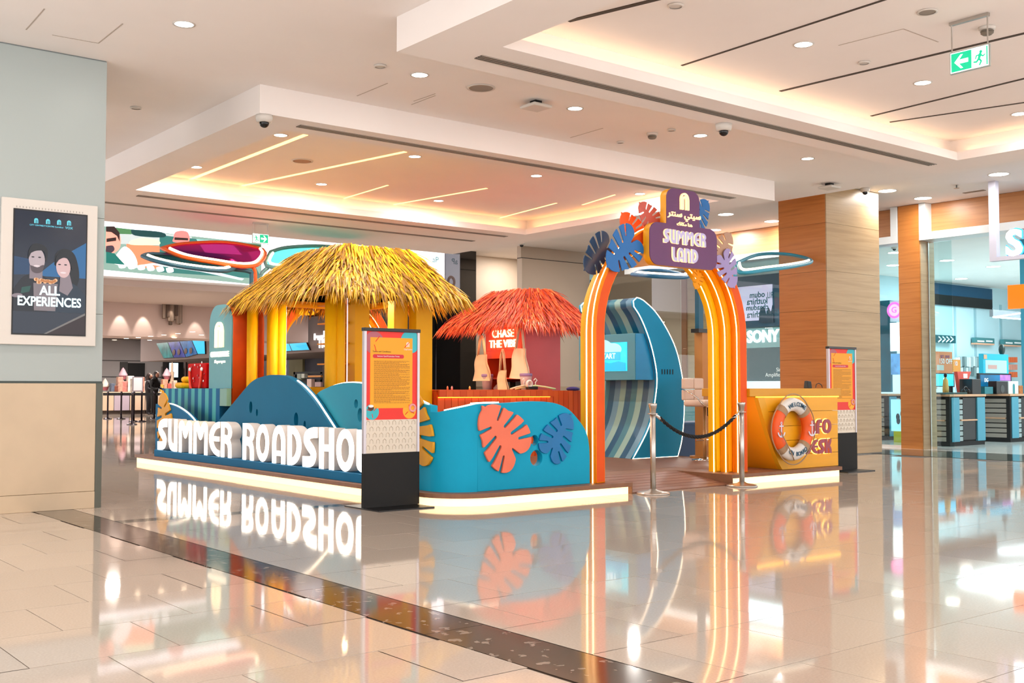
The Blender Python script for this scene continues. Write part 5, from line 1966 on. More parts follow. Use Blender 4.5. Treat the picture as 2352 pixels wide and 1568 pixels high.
def dome_camera(px_, z, label, s=1.0):
    v = at(*px_, Z=z)
    t = thing('dome_camera', label, 'camera', (v.x, v.y, z), 'security cameras')
    MB().lathe([(.095 * s, 0), (.095 * s, -.03 * s), (.085 * s, -.075 * s), (.06 * s, -.08 * s), (0, -.08 * s)], 24, (v.x, v.y, z)).build('housing', M_dev, t, smooth=True)
    MB().ball((v.x, v.y, z - .085 * s), .055 * s, .055 * s, .055 * s, 16, 10).build('dome', M_dome, t, smooth=True)


dome_camera((607, 265), ZL, 'dome security camera at the corner of the orange-lit coffer')
dome_camera((1662, 285), ZL, 'dome security camera under the upper right dropped ceiling')
dome_camera((1987, 432), ZS - .3 if False else ZS, 'small dome security camera right of the wood column top', .9)
dome_camera((1198, 556), ZS, 'small dome security camera in front of the beige wall', .9)
dome_camera((2054, 566), ZS, 'small dome security camera inside the shop window', .8)


def wifi(px_, label):
    v = at(*px_, Z=ZC)
    t = thing('access_point', label, 'access point', (v.x, v.y, ZC))
    M_ = T(v.x, v.y, 0)
    MB().box(-.05, -.05, ZC - .05, .05, .05, ZC).build('mount', M_black, t, M_)
    MB().box(-.14, -.14, ZC - .09, .14, .14, ZC - .05).build('shell', M_dev, t, M_, bevel=.02, segs=3)


wifi((1231, 232), 'white square wireless access point between downlights on the ceiling')
wifi((1905, 421), 'white square wireless box on the ceiling left of the wood column')


def disc_device(px_, z, r, label, name, cat, m, h=.01):
    v = at(*px_, Z=z)
    t = thing(name, label, cat, (v.x, v.y, z))
    MB().lathe([(r, 0), (r + .01, -.003), (r + .01, -h), (r * .9, -h)], 28, (v.x, v.y, z), caps=False).build('rim', M_trim, t, smooth=True)
    MB().lathe([(0, -h * .7), (r * .95, -h * .7)], 28, (v.x, v.y, z), caps=False).build('grille', m, t)


M_gr = mat('speaker_grille', (150, 140, 130), .7, bump=.3, bscale=500)
disc_device((1105, 201), ZC, .15, 'round grey ceiling loudspeaker near the access point', 'ceiling_speaker', 'speaker', M_gr)
disc_device((694, 369), ZC, .15, 'round ceiling loudspeaker inside the orange-lit coffer', 'ceiling_speaker', 'speaker', mat('speaker_peach', (176, 140, 116), .7))
disc_device((873, 150), ZC, .055, 'small round ceiling cover left of the downlight row', 'ceiling_cover', 'cover', M_trim, .02)
disc_device((312, 246), ZC, .055, 'small round ceiling cover right of the pillar', 'ceiling_cover', 'cover', M_trim, .02)
disc_device((1985, 142), ZC, .05, 'small round ceiling cover in the upper right coffer', 'ceiling_cover', 'cover', M_trim, .02)
disc_device((1552, 11), ZC, .06, 'small round ceiling cover at the top edge of the picture', 'ceiling_cover', 'cover', M_trim, .02)
disc_device((2130, 26), ZC, .08, 'small recessed ceiling spot left of the arrow exit sign', 'ceiling_cover', 'cover', M_gr, .012)
disc_device((1542, 297), ZC, .045, 'small round ceiling cover beside the smoke detector', 'ceiling_cover', 'cover', M_trim, .02)
disc_device((1425, 325), ZC, .04, 'small round ceiling cover left of the smoke detector', 'ceiling_cover', 'cover', M_trim, .02)


def smoke(px_, z, label):
    v = at(*px_, Z=z)
    t = thing('smoke_detector', label, 'smoke detector', (v.x, v.y, z))
    MB().lathe([(.075, 0), (.075, -.02), (.055, -.03)], 20, (v.x, v.y, z)).build('base', M_dev, t, smooth=True)
    MB().lathe([(.05, -.03), (.05, -.036), (.06, -.04), (.06, -.046), (.05, -.05), (.05, -.056), (.058, -.06), (.04, -.075), (0, -.08)], 20, (v.x, v.y, z)).build('chamber', mat('detector_grey', (120, 112, 100), .5), t)


smoke((1498, 306), ZC, 'louvred smoke detector on the ceiling left of a dome camera')
smoke((2267, 62), ZC, 'smoke detector just behind the arrow exit sign')
v = at(2197, 425, Z=ZS)
t = thing('sprinkler_head', 'small sprinkler head on the shopfront ceiling', 'sprinkler', (v.x, v.y, ZS))
MB().lathe([(.012, 0), (.012, -.05), (.05, -.055), (.05, -.06), (0, -.06)], 12, (v.x, v.y, ZS)).build('head', mat('sprinkler_metal', (110, 106, 100), .3, .8), t)
v0, v1 = at(2213, 443, Z=ZS), at(2262, 436, Z=ZS)
t = thing('ceiling_slot_vent', 'short slotted grille on the shopfront ceiling', 'air vent', (v0.x, v0.y, ZS))
MB().box(v0.x - .04, v1.y, ZS - .008, v0.x + .06, v0.y, ZS).build('grille', mat('vent_brown', (126, 108, 92), .6), t)

# ---- exit signs
M_exg = mat('exit_green', (0, 176, 128), .4, em=1.0)
M_exw = mat('exit_white', (240, 252, 246), .4, em=1.5)


def _runner(x, y):
    s = q_ell(x, y, .06, .80, .085, .085)
    s = mn(s, q_line(x, y, [(.02, .66), (-.06, .42)], .17, .14))
    s = mn(s, q_line(x, y, [(-.06, .42), (.08, .25), (-.02, .06)], .11, .08))
    s = mn(s, q_line(x, y, [(-.06, .42), (-.20, .26), (-.36, .28)], .11, .08))
    s = mn(s, q_line(x, y, [(.04, .64), (.18, .52), (.30, .60)], .08, .06))
    s = mn(s, q_line(x, y, [(.0, .64), (-.2, .62), (-.26, .46)], .08, .06))
    return s


RUN = iso(_runner, -.5, .45, -.05, 1.0, 50)


def exit_sign(F, w, h, drop, label, arrow_left, barw):
    """F: frame with x right, y up at the top centre on the ceiling"""
    o0 = F @ Vector((0, 0, 0))
    t = thing('exit_sign', label, 'exit sign', tuple(o0))
    bx = lambda nm, m, p0, p1: MB().box(*p0, *p1).build(nm, m, t, F)
    bx('ceiling_bar', M_steel, (-barw / 2, -.03, -.02), (barw / 2, 0, .02))
    for s in (-1, 1):
        MB().tube([(s * barw * .46, -.03, 0), (s * barw * .46, -drop, 0)], .007, 6).build('hanging_rod', M_steel, t, F)
    y1 = -drop
    y0 = y1 - h
    bx('frame', mat('exit_frame', (170, 178, 174), .3, .5), (-w / 2 - .008, y0 - .008, -.014), (w / 2 + .008, y1 + .008, .010))
    pl = bx('lit_panel', M_exw, (-w / 2, y0, .010), (w / 2, y1, .012))
    s = 1 if arrow_left else -1
    gx0, gx1 = (-w / 2 + .008, .06 * w) if arrow_left else (-.06 * w, w / 2 - .008)
    MB().box(gx0, y0 + .008, .012, gx1, y1 - .008, .0135).build('green_field', M_exg, pl, F)
    c = (gx0 + gx1) / 2
    k = h * .36
    yc_ = (y0 + y1) / 2
    ar = [(-1, 0), (-.1, .95), (.25, .95), (-.3, .28), (1, .28), (1, -.28), (-.3, -.28), (.25, -.95), (-.1, -.95)]
    MB().prism([(c + s * a * k, yc_ + b * k) for a, b in ar], .0135, .015).build('arrow', M_exw, pl, F)
    rx = (w * .28) if arrow_left else (-w * .28)
    shape('running_figure', [[(p[0] * h * .85 * s, p[1] * h * .85) for p in l] for l in RUN], .002, M_exg, pl, F @ T(rx, y0 + h * .06, .012))
    MB().box(rx + s * w * .17, y0 + .008, .012, rx + s * w * .20, y1 - .008, .0135).build('door_edge', M_exg, pl, F)


va, vb = at(2183, 52, Z=ZC), at(2270, 30, Z=ZC)
exit_sign(FX((va.x + vb.x) / 2, (va.y + vb.y) / 2, ZC), .36, .185, .29, 'green exit sign with left arrow hanging from the upper right coffer', True, .37)
va, vb = at(580, 511, Z=ZL), at(617, 512, Z=ZL)
exit_sign(FY((va.y + vb.y) / 2, (va.x + vb.x) / 2, ZL), .31, .165, .21, 'green exit sign with right arrow hanging in front of the video wall', False, .30)

# ---- advertising screen on the pillar
ad = thing('wall_ad_screen', 'portrait advertising screen with couple and popcorn on the pillar', 'screen', (3.12, 11.22, 1.6))
FA = FY(11.235, 0, 0)
bx = lambda nm, m, p0, p1, par=ad: MB().box(*p0, *p1).build(nm, m, par, FA)
MB().box(2.67, 1.625, 0, 3.575, 3.045, .045).build('surround', mat('screen_surround', (222, 216, 208), .5), ad, FA, bevel=.004)
bx('bezel', M_black, (2.775, 1.72, .045), (3.475, 2.945, .05))
AE = .55
scr = bx('display', mat('ad_navy', (10, 26, 44), .15, em=.5), (2.787, 1.735, .05), (3.463, 2.932, .052))
for k in range(44):
    MB().box(2.80 + .0148 * k, 2.955, .045, 2.808 + .0148 * k, 2.972, .0465).build('vent_slit', mat('slit_grey', (170, 164, 156), .6), ad, FA) if k % 2 == 0 else None


def flat(nm, loops, m, par, z, th=.0015, F=FA):
    return shape(nm, loops, th, m, par, F @ T(0, 0, z))


def ell(cx, cy, rx, ry, rot=0, n=26):
    c, s = math.cos(rot), math.sin(rot)
    return [(cx + rx * math.cos(a) * c - ry * math.sin(a) * s, cy + rx * math.cos(a) * s + ry * math.sin(a) * c) for a in [2 * math.pi * k / n for k in range(n)]]


def adm(nm, c, e=AE):
    return mat('ad_' + nm, c, .3, em=e)


flat('ad_blue_curve', [curve_pts([(3.0, 2.30), (3.15, 2.44), (3.3, 2.55), (3.463, 2.66)], 5) + [(3.463, 2.30)]], adm('sky', (26, 84, 130)), scr, .052)
flat('ad_teal_seat', [[(2.787, 2.30), (2.93, 2.31), (2.93, 2.46), (2.787, 2.48)]], adm('seatblue', (20, 52, 84)), scr, .052)
# man
flat('ad_man_body', [curve_pts([(2.787, 2.16), (2.87, 2.28), (2.97, 2.32), (3.08, 2.29), (3.14, 2.2)], 5) + [(3.14, 1.95), (2.787, 1.95)]], adm('shirt', (16, 24, 34)), scr, .0535)
flat('ad_man_neck', [[(2.93, 2.27), (3.05, 2.27), (3.05, 2.40), (2.93, 2.40)]], adm('skin2', (112, 104, 112)), scr, .055)
flat('ad_man_face', [ell(2.995, 2.46, .075, .115, .08)], adm('skin', (150, 140, 146)), scr, .0565)
flat('ad_man_hair', [curve_pts([(2.915, 2.46), (2.92, 2.55), (2.97, 2.615), (3.06, 2.60), (3.095, 2.54), (3.08, 2.44), (3.06, 2.54), (2.99, 2.545), (2.94, 2.52)], 4)], adm('hair', (14, 22, 30)), scr, .058)
flat('ad_man_beard', [curve_pts([(2.935, 2.40), (2.95, 2.345), (2.995, 2.325), (3.045, 2.345), (3.06, 2.41), (3.0, 2.38)], 4)], adm('beard', (70, 62, 68)), scr, .058)
for dx in (-.032, .03):
    flat('ad_man_eye', [ell(2.99 + dx, 2.482, .014, .006)], adm('eye', (20, 22, 30)), scr, .058)
flat('ad_man_mouth', [ell(2.995, 2.395, .03, .009)], adm('teeth', (190, 180, 184)), scr, .0595)
# woman
flat('ad_woman_hair_back', [curve_pts([(3.16, 2.42), (3.17, 2.53), (3.25, 2.585), (3.34, 2.55), (3.385, 2.44), (3.40, 2.30), (3.36, 2.2), (3.30, 2.3)], 4)], adm('hair', (14, 22, 30)), scr, .0535)
flat('ad_woman_body', [curve_pts([(3.13, 2.08), (3.2, 2.2), (3.28, 2.25), (3.38, 2.22), (3.463, 2.12)], 5) + [(3.463, 1.95), (3.1, 1.95)]], adm('top', (22, 40, 56)), scr, .055)
flat('ad_woman_neck', [[(3.21, 2.16), (3.29, 2.12), (3.34, 2.2), (3.30, 2.36), (3.22, 2.34)]], adm('skin2', (112, 104, 112)), scr, .0565)
flat('ad_woman_face', [ell(3.245, 2.40, .068, .105, .06)], adm('skinw', (176, 150, 152)), scr, .058)
flat('ad_woman_fringe', [curve_pts([(3.17, 2.42), (3.18, 2.51), (3.25, 2.55), (3.33, 2.51), (3.33, 2.38), (3.30, 2.47), (3.25, 2.495), (3.20, 2.47)], 4)], adm('hair', (14, 22, 30)), scr, .0595)
for dx in (-.03, .028):
    flat('ad_woman_eye', [ell(3.238 + dx, 2.425, .014, .006)], adm('eye', (20, 22, 30)), scr, .0595)
flat('ad_woman_mouth', [ell(3.245, 2.345, .028, .009)], adm('teeth', (190, 180, 184)), scr, .0595)
# popcorn and card
flat('ad_bucket', [[(2.975, 1.96), (3.175, 1.96), (3.195, 2.23), (2.965, 2.23)]], adm('bucket', (104, 98, 104)), scr, .0595)
rnd = random.Random(2)
for k in range(16):
    flat('ad_popcorn', [ell(2.98 + .2 * (k + .5) / 16, 2.24 + rnd.uniform(-.005, .025), .018, .017, 0, 10)], adm('corn', (196, 156, 120)), scr, .061)
flat('ad_card', [[(2.85, 2.12), (2.93, 2.14), (2.945, 2.20), (2.86, 2.18)]], adm('card', (24, 66, 62)), scr, .057)
flat('ad_hand', [ell(2.82, 2.10, .05, .02, .1)], adm('skin2', (112, 104, 112)), scr, .057)
flat('ad_diagonal', [[(3.1, 1.735), (3.463, 1.93), (3.463, 1.952), (3.07, 1.735)]], adm('edge', (96, 96, 96)), scr, .0535)
flat('ad_floor', [[(3.1, 1.735), (3.463, 1.735), (3.463, 1.93)]], adm('floor', (30, 20, 26)), scr, .0535)
M_adt = adm('white', (214, 244, 248), 1.1)
text('ad_headline', 'ALL', .125, M_adt, scr, FA @ T(3.12, 2.155, .063), depth=.002, offset=.003, sx=.92)
text('ad_headline', 'EXPERIENCES', .125, M_adt, scr, FA @ T(3.12, 2.045, .063), depth=.002, offset=.003, sx=.80)
M_adl = adm('logo', (90, 190, 210), .9)
for k, (x, s) in enumerate(((2.985, ''), (3.095, 'CITYCENTRE'), (3.20, 'Carrefour'), (3.295, 'VOX'))):
    shape('ad_logo', logo_loops(.05), .001, M_adl, scr, FA @ T(x, 2.815 + .002 * k, .053))
    text('ad_logo_text', s or 'CITY CENTRE', .02 if s != 'VOX' else .034, M_adl, scr, FA @ T(x, 2.795, .053), depth=.001)

# ================================================================ video wall above the cinema entrance
vw = thing('video_wall', 'wide bright video wall showing men beside a car', 'screen', (9, 24, 3.6))
LY = 23.985
FL = FY(LY, 0, 0)
VE = 1.35


def vm(nm, c, e=VE):
    return mat('video_' + nm, c, .4, em=e)


base = MB().box(2.0, 3.655, 0, 16.86, 4.85, .01).build('display', vm('white', (246, 244, 252), 1.7), vw, FL)


def lp(pts):
    return [tuple((at(x, y, Y=LY).x, at(x, y, Y=LY).z)) for x, y in pts]


def vflat(nm, pts, m, z, smooth=False, n=5):
    L_ = lp(pts)
    if smooth:
        L_ = curve_pts(L_ + [L_[0]], n)[:-1]
    return MB().prism(L_, z, z + .002).build(nm, m, base, FL)


vflat('video_scene', [(100, 504), (600, 560), (600, 655), (572, 652), (243, 620), (100, 606)], vm('bg', (120, 150, 140)), .010)
vflat('video_road', [(270, 525), (440, 543), (440, 566), (270, 560)], vm('road', (176, 186, 186)), .0125)
vflat('video_hedge', [(243, 521), (330, 530), (300, 538), (243, 536)], vm('hedge', (70, 116, 76)), .014)
vflat('video_mirror', [(300, 527), (370, 533), (375, 545), (310, 541)], vm('dark', (20, 60, 62)), .015, True)
vflat('video_brick_wall', [(290, 560), (366, 565), (366, 618), (290, 610)], vm('brick', (226, 128, 92)), .014)
vflat('video_flowers', [(300, 552), (330, 546), (362, 552), (362, 562), (300, 562)], vm('flowers', (196, 220, 180)), .016, True)
vflat('video_windscreen', [(366, 540), (560, 560), (600, 640), (366, 625)], vm('glass', (46, 104, 100)), .0145)
vflat('video_sky_patch', [(450, 549), (530, 557), (555, 585), (470, 580)], vm('skyp', (140, 196, 190)), .016)
vflat('video_tree', [(530, 556), (598, 562), (598, 575), (560, 580)], vm('tree', (52, 82, 50)), .017)
vflat('video_man_shirt', [(262, 592), (285, 566), (308, 585), (312, 612), (262, 606)], vm('shirt', (232, 216, 214)), .016, True)
vflat('video_man_face', [(243, 526), (262, 526), (276, 545), (274, 570), (258, 582), (243, 580)], vm('skin', (226, 150, 132)), .018, True)
vflat('video_man_hair', [(243, 520), (262, 520), (274, 535), (274, 555), (268, 542), (255, 533), (243, 532)], vm('hair', (44, 30, 30)), .020)
vflat('video_man_glasses', [(244, 548), (266, 545), (266, 553), (244, 556)], vm('hair', (44, 30, 30)), .020)
vflat('video_man_beard', [(243, 565), (258, 564), (262, 574), (252, 582), (243, 580)], vm('beard', (60, 50, 60)), .020, True)
vflat('video_seat', [(243, 578), (262, 582), (286, 608), (243, 604)], vm('seat', (20, 100, 92)), .022)
vflat('video_second_head', [(398, 546), (402, 533), (420, 530), (432, 536), (432, 556), (398, 556)], vm('skin2', (196, 124, 120)), .018, True)
vflat('video_second_glasses', [(400, 545), (431, 547), (431, 552), (400, 551)], vm('hair', (44, 30, 30)), .021)
vflat('video_wiper', [(300, 612), (350, 604), (470, 618), (560, 640), (555, 644), (460, 624), (352, 609), (300, 617)], vm('wiper', (190, 200, 206)), .019)
for k in range(6):
    vflat('video_bonnet_lamp', [(270 + 22 * k, 606 + 2 * k), (284 + 22 * k, 604 + 2 * k), (288 + 22 * k, 614 + 2 * k), (274 + 22 * k, 616 + 2 * k)], vm('lamp', (214, 224, 226)), .021, True, 3)
text('video_logo_text', 'aP', .22, vm('logo', (60, 140, 140), .6), base, FL @ T(at(1000, 597, Y=LY).x, at(1000, 597, Y=LY).z, .011), depth=.002)
tx = MB()
q = at(1008, 645, Y=LY)
tx.tube([(q.x + .1 * math.cos(a), q.z + .13 * math.sin(a), .014) for a in [2 * math.pi * k / 20 for k in range(20)]], .04, 6, closed=True)
tx.build('video_ring', vm('ring', (196, 150, 110), .8), base, FL)
# white frame board behind the display
box('screen_frame', M_white, (1.9, 23.99, 3.6), (16.88, 23.998, 4.868), vw)

# ---- cinema foyer
M_foy = mat('foyer_plaster', (206, 184, 176), .7)
M_foyg = mat('foyer_grey', (176, 170, 168), .7, vary=.05, vscale=.6)
fy = struct(MB().box(4, 54, 0, 44, 54.3, 4.2).build('wall_foyer', M_foyg))
MB().box(-2, 30, 3.6, 16.3, 54, 3.7).build('foyer_ceiling', mat('foyer_ceiling', (150, 140, 138), .8), fy)
MB().box(16.3, 24.6, 3.6, 44, 54, 3.7).build('foyer_ceiling', mat('foyer_ceiling', (150, 140, 138), .8), fy)
MB().box(26.0, 24.6, 0, 26.2, 54, 3.6).build('foyer_side_wall', mat('foyer_side', (132, 122, 118), .7), fy)
# curved light bulkhead with wall washers
m = MB()
NB = 24
for k in range(NB + 1):
    x = 4 + 12.2 * k / NB
    y = 30.4 - .5 * math.sin(math.pi * k / NB)
    m.v += [(x, y, 2.63), (x, y, 3.55), (x, y + 1.4, 2.63)]
for k in range(NB):
    b = 3 * k
    m.face((b, b + 3, b + 4, b + 1))
    m.face((b, b + 2, b + 5, b + 3))
curb = m.build('wall_curved_bulkhead', M_foy, None, smooth=False)
struct(curb)
smooth_by_angle(curb.data, 30)


def lamp_dot(px_, z, label, group, r=.07, name='spot_lamp'):
    v = at(*px_, Z=z)
    o = MB().lathe([(0, -.004), (r * .8, -.004), (r, 0)], 14, (v.x, v.y, z - .002)).build(name, mat('foyer_lamp', (255, 240, 220), .4, em=9, emc=(255, 226, 190)), None)
    tag(o, label, 'lamp', group)


for (a, b) in ((145, 634), (188, 627), (344, 646), (385, 637), (420, 631), (533, 656), (573, 650), (612, 643), (718, 668), (758, 660), (800, 653), (900, 678), (938, 670), (982, 663), (1072, 688), (1115, 681), (1158, 675)):
    lamp_dot((230 + a / 3.564, 480 + b / 3.564), 3.55, 'tiny round lamp in the clusters just under the video wall', 'lamp clusters under the video wall')
for (a, b) in ((118, 1070), (214, 1058), (312, 1050), (405, 1071), (414, 1040), (522, 1030), (608, 1052), (636, 1018), (756, 1004), (830, 1030)):
    lamp_dot((230 + a / 3.564, 480 + b / 3.564), 2.63, 'tiny round lamp in the row under the curved foyer bulkhead', 'lamps under the foyer bulkhead')
for (a, b) in ((655, 735), (692, 730), (701, 748), (880, 688), (905, 700)):
    lamp_dot((a, b), 3.6, 'small foyer ceiling lamp seen through the rear arch', 'foyer lamps seen through the rear arch', .09)
for a in (280, 334, 392, 457, 520):
    v = at(a, 700, Y=29.75)
    l = bpy.data.lights.new('wall_washer', 'SPOT')
    l.energy = 42
    l.color = (1, .9, .78)
    l.spot_size = math.radians(46)
    l.spot_blend = .5
    l.shadow_soft_size = .03
    lo = bpy.data.objects.new('wall_washer_lamp', l)
    place(lo, T(v.x, 29.62, 3.50) @ Matrix.Rotation(math.radians(20), 4, 'X'), None)
    lo.name = 'wall_washer_lamp'
wa = thing('metal_wall_art', 'dark cluster of metal strips on the curved foyer bulkhead', 'wall art', (9, 29.9, 2.9))
c_ = at(394, 714, Y=29.82)
rnd = random.Random(5)
for k in range(13):
    xx = c_.x + (k - 6) * .04
    hh = rnd.uniform(.18, .34)
    zz = c_.z + rnd.uniform(-.1, .1)
    MB().box(xx - .05, 29.74 + .01 * (k % 3), zz - hh, xx + .05, 29.80 + .01 * (k % 3), zz + hh).build('metal_strip', mat('art_bronze%d' % (k % 2), (96, 80, 70) if k % 2 else (140, 122, 108), .25, .8), wa, bevel=.02)

# ---- concession canopy with menu screens (runs away from the viewer)
CX = 16.4
cc = thing('concession_canopy', 'pale canopy carrying blue menu screens above the snack counter', 'canopy', (16.6, 37, 2.3))
box('fascia', mat('canopy_plaster', (132, 116, 112), .7), (CX, 29.4, 2.33), (CX + .2, 45.5, 3.45), cc)
box('soffit', mat('canopy_soffit', (120, 110, 106), .7), (CX + .2, 29.4, 2.33), (20, 45.5, 2.4), cc)
MB().box(CX + .2, 29.4, 0, CX + .5, 29.7, 2.33).build('pier', mat('pier_olive', (150, 140, 96), .6), cc)


def menu(label, pts, m, par=None):
    L_ = [at(x, y, X=CX - .05) for x, y in pts]
    t = thing('menu_screen', label, 'screen', tuple(L_[0]), 'menu screens over the snack counter')
    mm = MB()
    mm.v = [tuple(q) for q in L_] + [(q.x + .04, q.y, q.z) for q in L_]
    for q in ((0, 1, 2, 3), (4, 7, 6, 5), (0, 4, 5, 1), (1, 5, 6, 2), (2, 6, 7, 3), (3, 7, 4, 0)):
        mm.face(q)
    mm.build('housing', M_black, t)
    cc_ = sum(L_, Vector()) / 4
    m2 = MB()
    m2.v = [tuple(cc_ + (q - cc_) * .95 + Vector((-.005, 0, 0))) for q in L_]
    m2.face((0, 1, 2, 3))
    o = m2.build('display', m, t)
    return t, o, cc_


o8 = lambda x, y: (230 + x / 5.6, 780 + y / 5.6)
M_cy = mat('menu_cyan', (0, 172, 214), .3, em=1.0)
mt = [('leftmost menu screen, brownish teal drinks picture', [(720, 45), (870, 30), (950, 235), (815, 240)], mat('menu_teal', (44, 110, 110), .3, em=.5, vary=.5, vscale=3)),
      ('second menu screen from the left, purple dish picture', [(872, 30), (1020, 18), (1105, 228), (952, 235)], mat('menu_purple', (40, 50, 130), .3, em=.5, vary=.5, vscale=3)),
      ('third menu screen from the left, blue dish picture', [(1022, 18), (1180, 8), (1255, 185), (1107, 228)], mat('menu_blue', (14, 90, 150), .3, em=.6, vary=.4, vscale=3)),
      ('plain bright cyan menu screen beside the teal tower', [(1182, 8), (1345, -5), (1352, 185), (1257, 185)], M_cy)]
for lab, pts, mm in mt:
    t_, o_, c2 = menu(lab, [o8(*p) for p in pts], mm)
    if 'dish' in lab:
        for dy in (-.25, .25):
            MB().ball((c2.x - .02, c2.y + dy, c2.z - .1), .01, .16, .12, 10, 6).build('dish_picture', mat('dish', (96, 70, 60), .5, em=.2), o_)
menu('cyan menu screen between the teal tower and the yellow posts', [(556, 772), (582, 768), (592, 820), (556, 822)], M_cy)
menu('cyan cloud menu screen seen through the rear arch, left half', [(634, 766), (653, 763), (671, 806), (637, 809)], M_cy)
menu('cyan cloud menu screen seen through the rear arch, right half', [(653, 763), (692, 759), (712, 804), (671, 806)], M_cy)
tk = thing('tickets_sign', 'white lit TICKETS lettering beside the menu screens', 'sign', (CX - .02, 31.5, 2.8))
p = at(748, 788, X=CX - .02)
text('lettering', 'TICKETS', .42, mat('sign_white', (250, 250, 250), .4, em=2.0), tk, FX(CX - .01, p.y + .5, p.z), depth=.03, align='LEFT', offset=.008)
p = at(740, 775, X=CX - .02)
MB().box(-.5, 0, 0, .7, .07, .03).box(.1, .07, 0, .5, .2, .03).box(-.5, -.06, 0, -.44, .14, .03).build('icon', mat('sign_white', (250, 250, 250), .4, em=2.0), tk, FX(CX - .01, p.y, p.z))

# ---- snack counter and queue, far away
ct = thing('snack_counter', 'long low beige snack counter far behind the pillar', 'counter', (17, 51, 0))
xa, xb = at(150, 945, Y=51).x, at(470, 945, Y=51).x
npan = 9
for k in range(npan):
    box('front_panel', mat('panel_beige' if k % 3 else 'panel_lilac', (206, 176, 150) if k % 3 else (176, 160, 172), .5), (xa + (xb - xa) * k / npan, 51, .18), (xa + (xb - xa) * (k + 1) / npan - .04, 51.05, .98), ct)
box('worktop', mat('counter_cream', (214, 194, 170), .5), (xa, 50.95, .98), (xb, 52.2, 1.04), ct)
box('plinth', mat('counter_plinth', (70, 58, 50), .6), (xa, 51.1, 0), (xb, 52, .18), ct)
dw = thing('dark_doorway', 'black doorway in the grey foyer wall behind the snack counter', 'doorway', (19, 53.9, 0))
pa, pb2 = at(277, 833, Y=53.9), at(333, 833, Y=53.9)
box('opening', mat('doorway_black', (8, 8, 9), .6), (pa.x + .35, 53.9, 0), (pb2.x, 53.98, pa.z), dw)
box('frame', mat('door_frame_grey', (70, 68, 66), .6), (pa.x, 53.88, 0), (pa.x + .35, 53.98, pa.z + .05), dw)
for k, z in enumerate((2.55, 1.75)):
    box('wall_joint', mat('joint_grey', (84, 80, 80), .6), (8, 53.96, z), (30, 53.99, z + .04), fy)
qp = [(247, 962), (278, 962), (303, 975), (307, 968), (325, 968), (354, 962)]
for k, (a, b) in enumerate(qp):
    v = at(a, b, Z=0)
    t = thing('queue_post', 'thin chrome belt post in the far cinema queue, %s from the pillar' % ORD[k], 'queue post', (v.x, v.y, 0), 'belt posts of the cinema queue')
    MB().lathe([(.035, 0), (.035, 1.0), (.04, 1.0), (.04, 1.08), (0, 1.08)], 10, (v.x, v.y, 0)).build('pole', mat('dark_chrome', (96, 90, 98), .25, 1.0), t, smooth=True)
    MB().lathe([(0, 0), (.17, 0), (.17, .02), (.05, .05)], 16, (v.x, v.y, 0)).build('foot', mat('dark_chrome', (96, 90, 98), .25, 1.0), t, smooth=True)
v0, v1 = at(236, 962, Z=0), at(366, 962, Z=0)
bl = MB()
bl.v = [(v0.x, v0.y, .92), (v1.x, v1.y, .92), (v1.x, v1.y, 1.03), (v0.x, v0.y, 1.03)]
bl.v += [(x, y + .01, z) for x, y, z in bl.v]
for q in ((0, 1, 2, 3), (7, 6, 5, 4), (0, 4, 5, 1), (3, 2, 6, 7)):
    bl.face(q)
tag(bl.build('queue_belt', M_blackmat), 'black retractable belt strung along the far queue posts', 'belt')


def far(px_, y_, Y=51.4):
    v = at(px_, y_, Y=Y)
    return v


cupcakes = (('pink cupcake ornament on the snack counter in front of the doorway', 288, 0), ('pink cupcake ornament on the snack counter near the red bag', 389, 0), ('cream cupcake ornament on the snack counter nearest the pillar', 247, 1))
for lab, a, kk in cupcakes:
    v = far(a, 893)
    zb3 = 1.62 if not kk else 1.1
    t = thing('cupcake_ornament', lab, 'ornament', (v.x, 51.75, 1.04), 'cupcake ornaments')
    MB().lathe([(.11, 0), (.16, .14), (.16, .16)], 12, (v.x, 51.75, zb3)).build('cup', mat('cake_cup', (186, 104, 112), .5), t)
    MB().lathe([(.19, 0), (.21, .07), (.16, .16), (.13, .22), (.08, .32), (.0, .42)], 12, (v.x, 51.75, zb3 + .16)).build('icing', mat('cake_icing%d' % kk, (232, 190, 200) if not kk else (236, 222, 210), .5), t, smooth=True)
    if not kk:
        MB().lathe([(.05, 0), (.05, .58)], 8, (v.x, 51.75, 1.04)).build('stem', M_white, t)
goods = [(262, .25, .3, (120, 66, 50)), (272, .3, .7, (196, 150, 130)), (281, .28, .5, (206, 120, 110)), (296, .35, .75, (226, 216, 206)), (310, .22, .45, (190, 90, 70)), (322, .25, .7, (180, 120, 100)), (330, .2, .5, (200, 190, 180)),
         (368, .25, .35, (214, 150, 60)), (375, .3, .6, (206, 146, 120)), (383, .3, .4, (196, 90, 80)), (398, .2, .55, (220, 190, 170)), (404, .3, .4, (190, 186, 180)), (255, .2, .4, (90, 100, 120)), (345, .35, .3, (150, 60, 40)), (356, .3, .42, (120, 130, 140))]
for k, (a, w, h, c) in enumerate(goods):
    v = far(a, 893)
    o = MB().box(v.x - w * .42, 51.1, 1.041, v.x + w * .42, 51.4, 1.04 + h).build('snack_pack', mat('snack%d' % k, c, .5, vary=.3, vscale=8), None, bevel=.03)
    tag(o, '%s snack pack on the far snack counter, %s from the pillar side' % (('brown', 'tan', 'rosy', 'off-white', 'rust', 'clay', 'grey', 'mustard', 'peach', 'red', 'cream', 'pale grey', 'slate', 'maroon', 'steel')[k], ('third', 'fourth', 'fifth', 'sixth', 'seventh', 'eighth', 'ninth', 'twelfth', 'thirteenth', 'fourteenth', 'last but one', 'last', 'first', 'tenth', 'eleventh')[k]), 'snack', 'snack packs on the far counter')
v = far(309, 890)
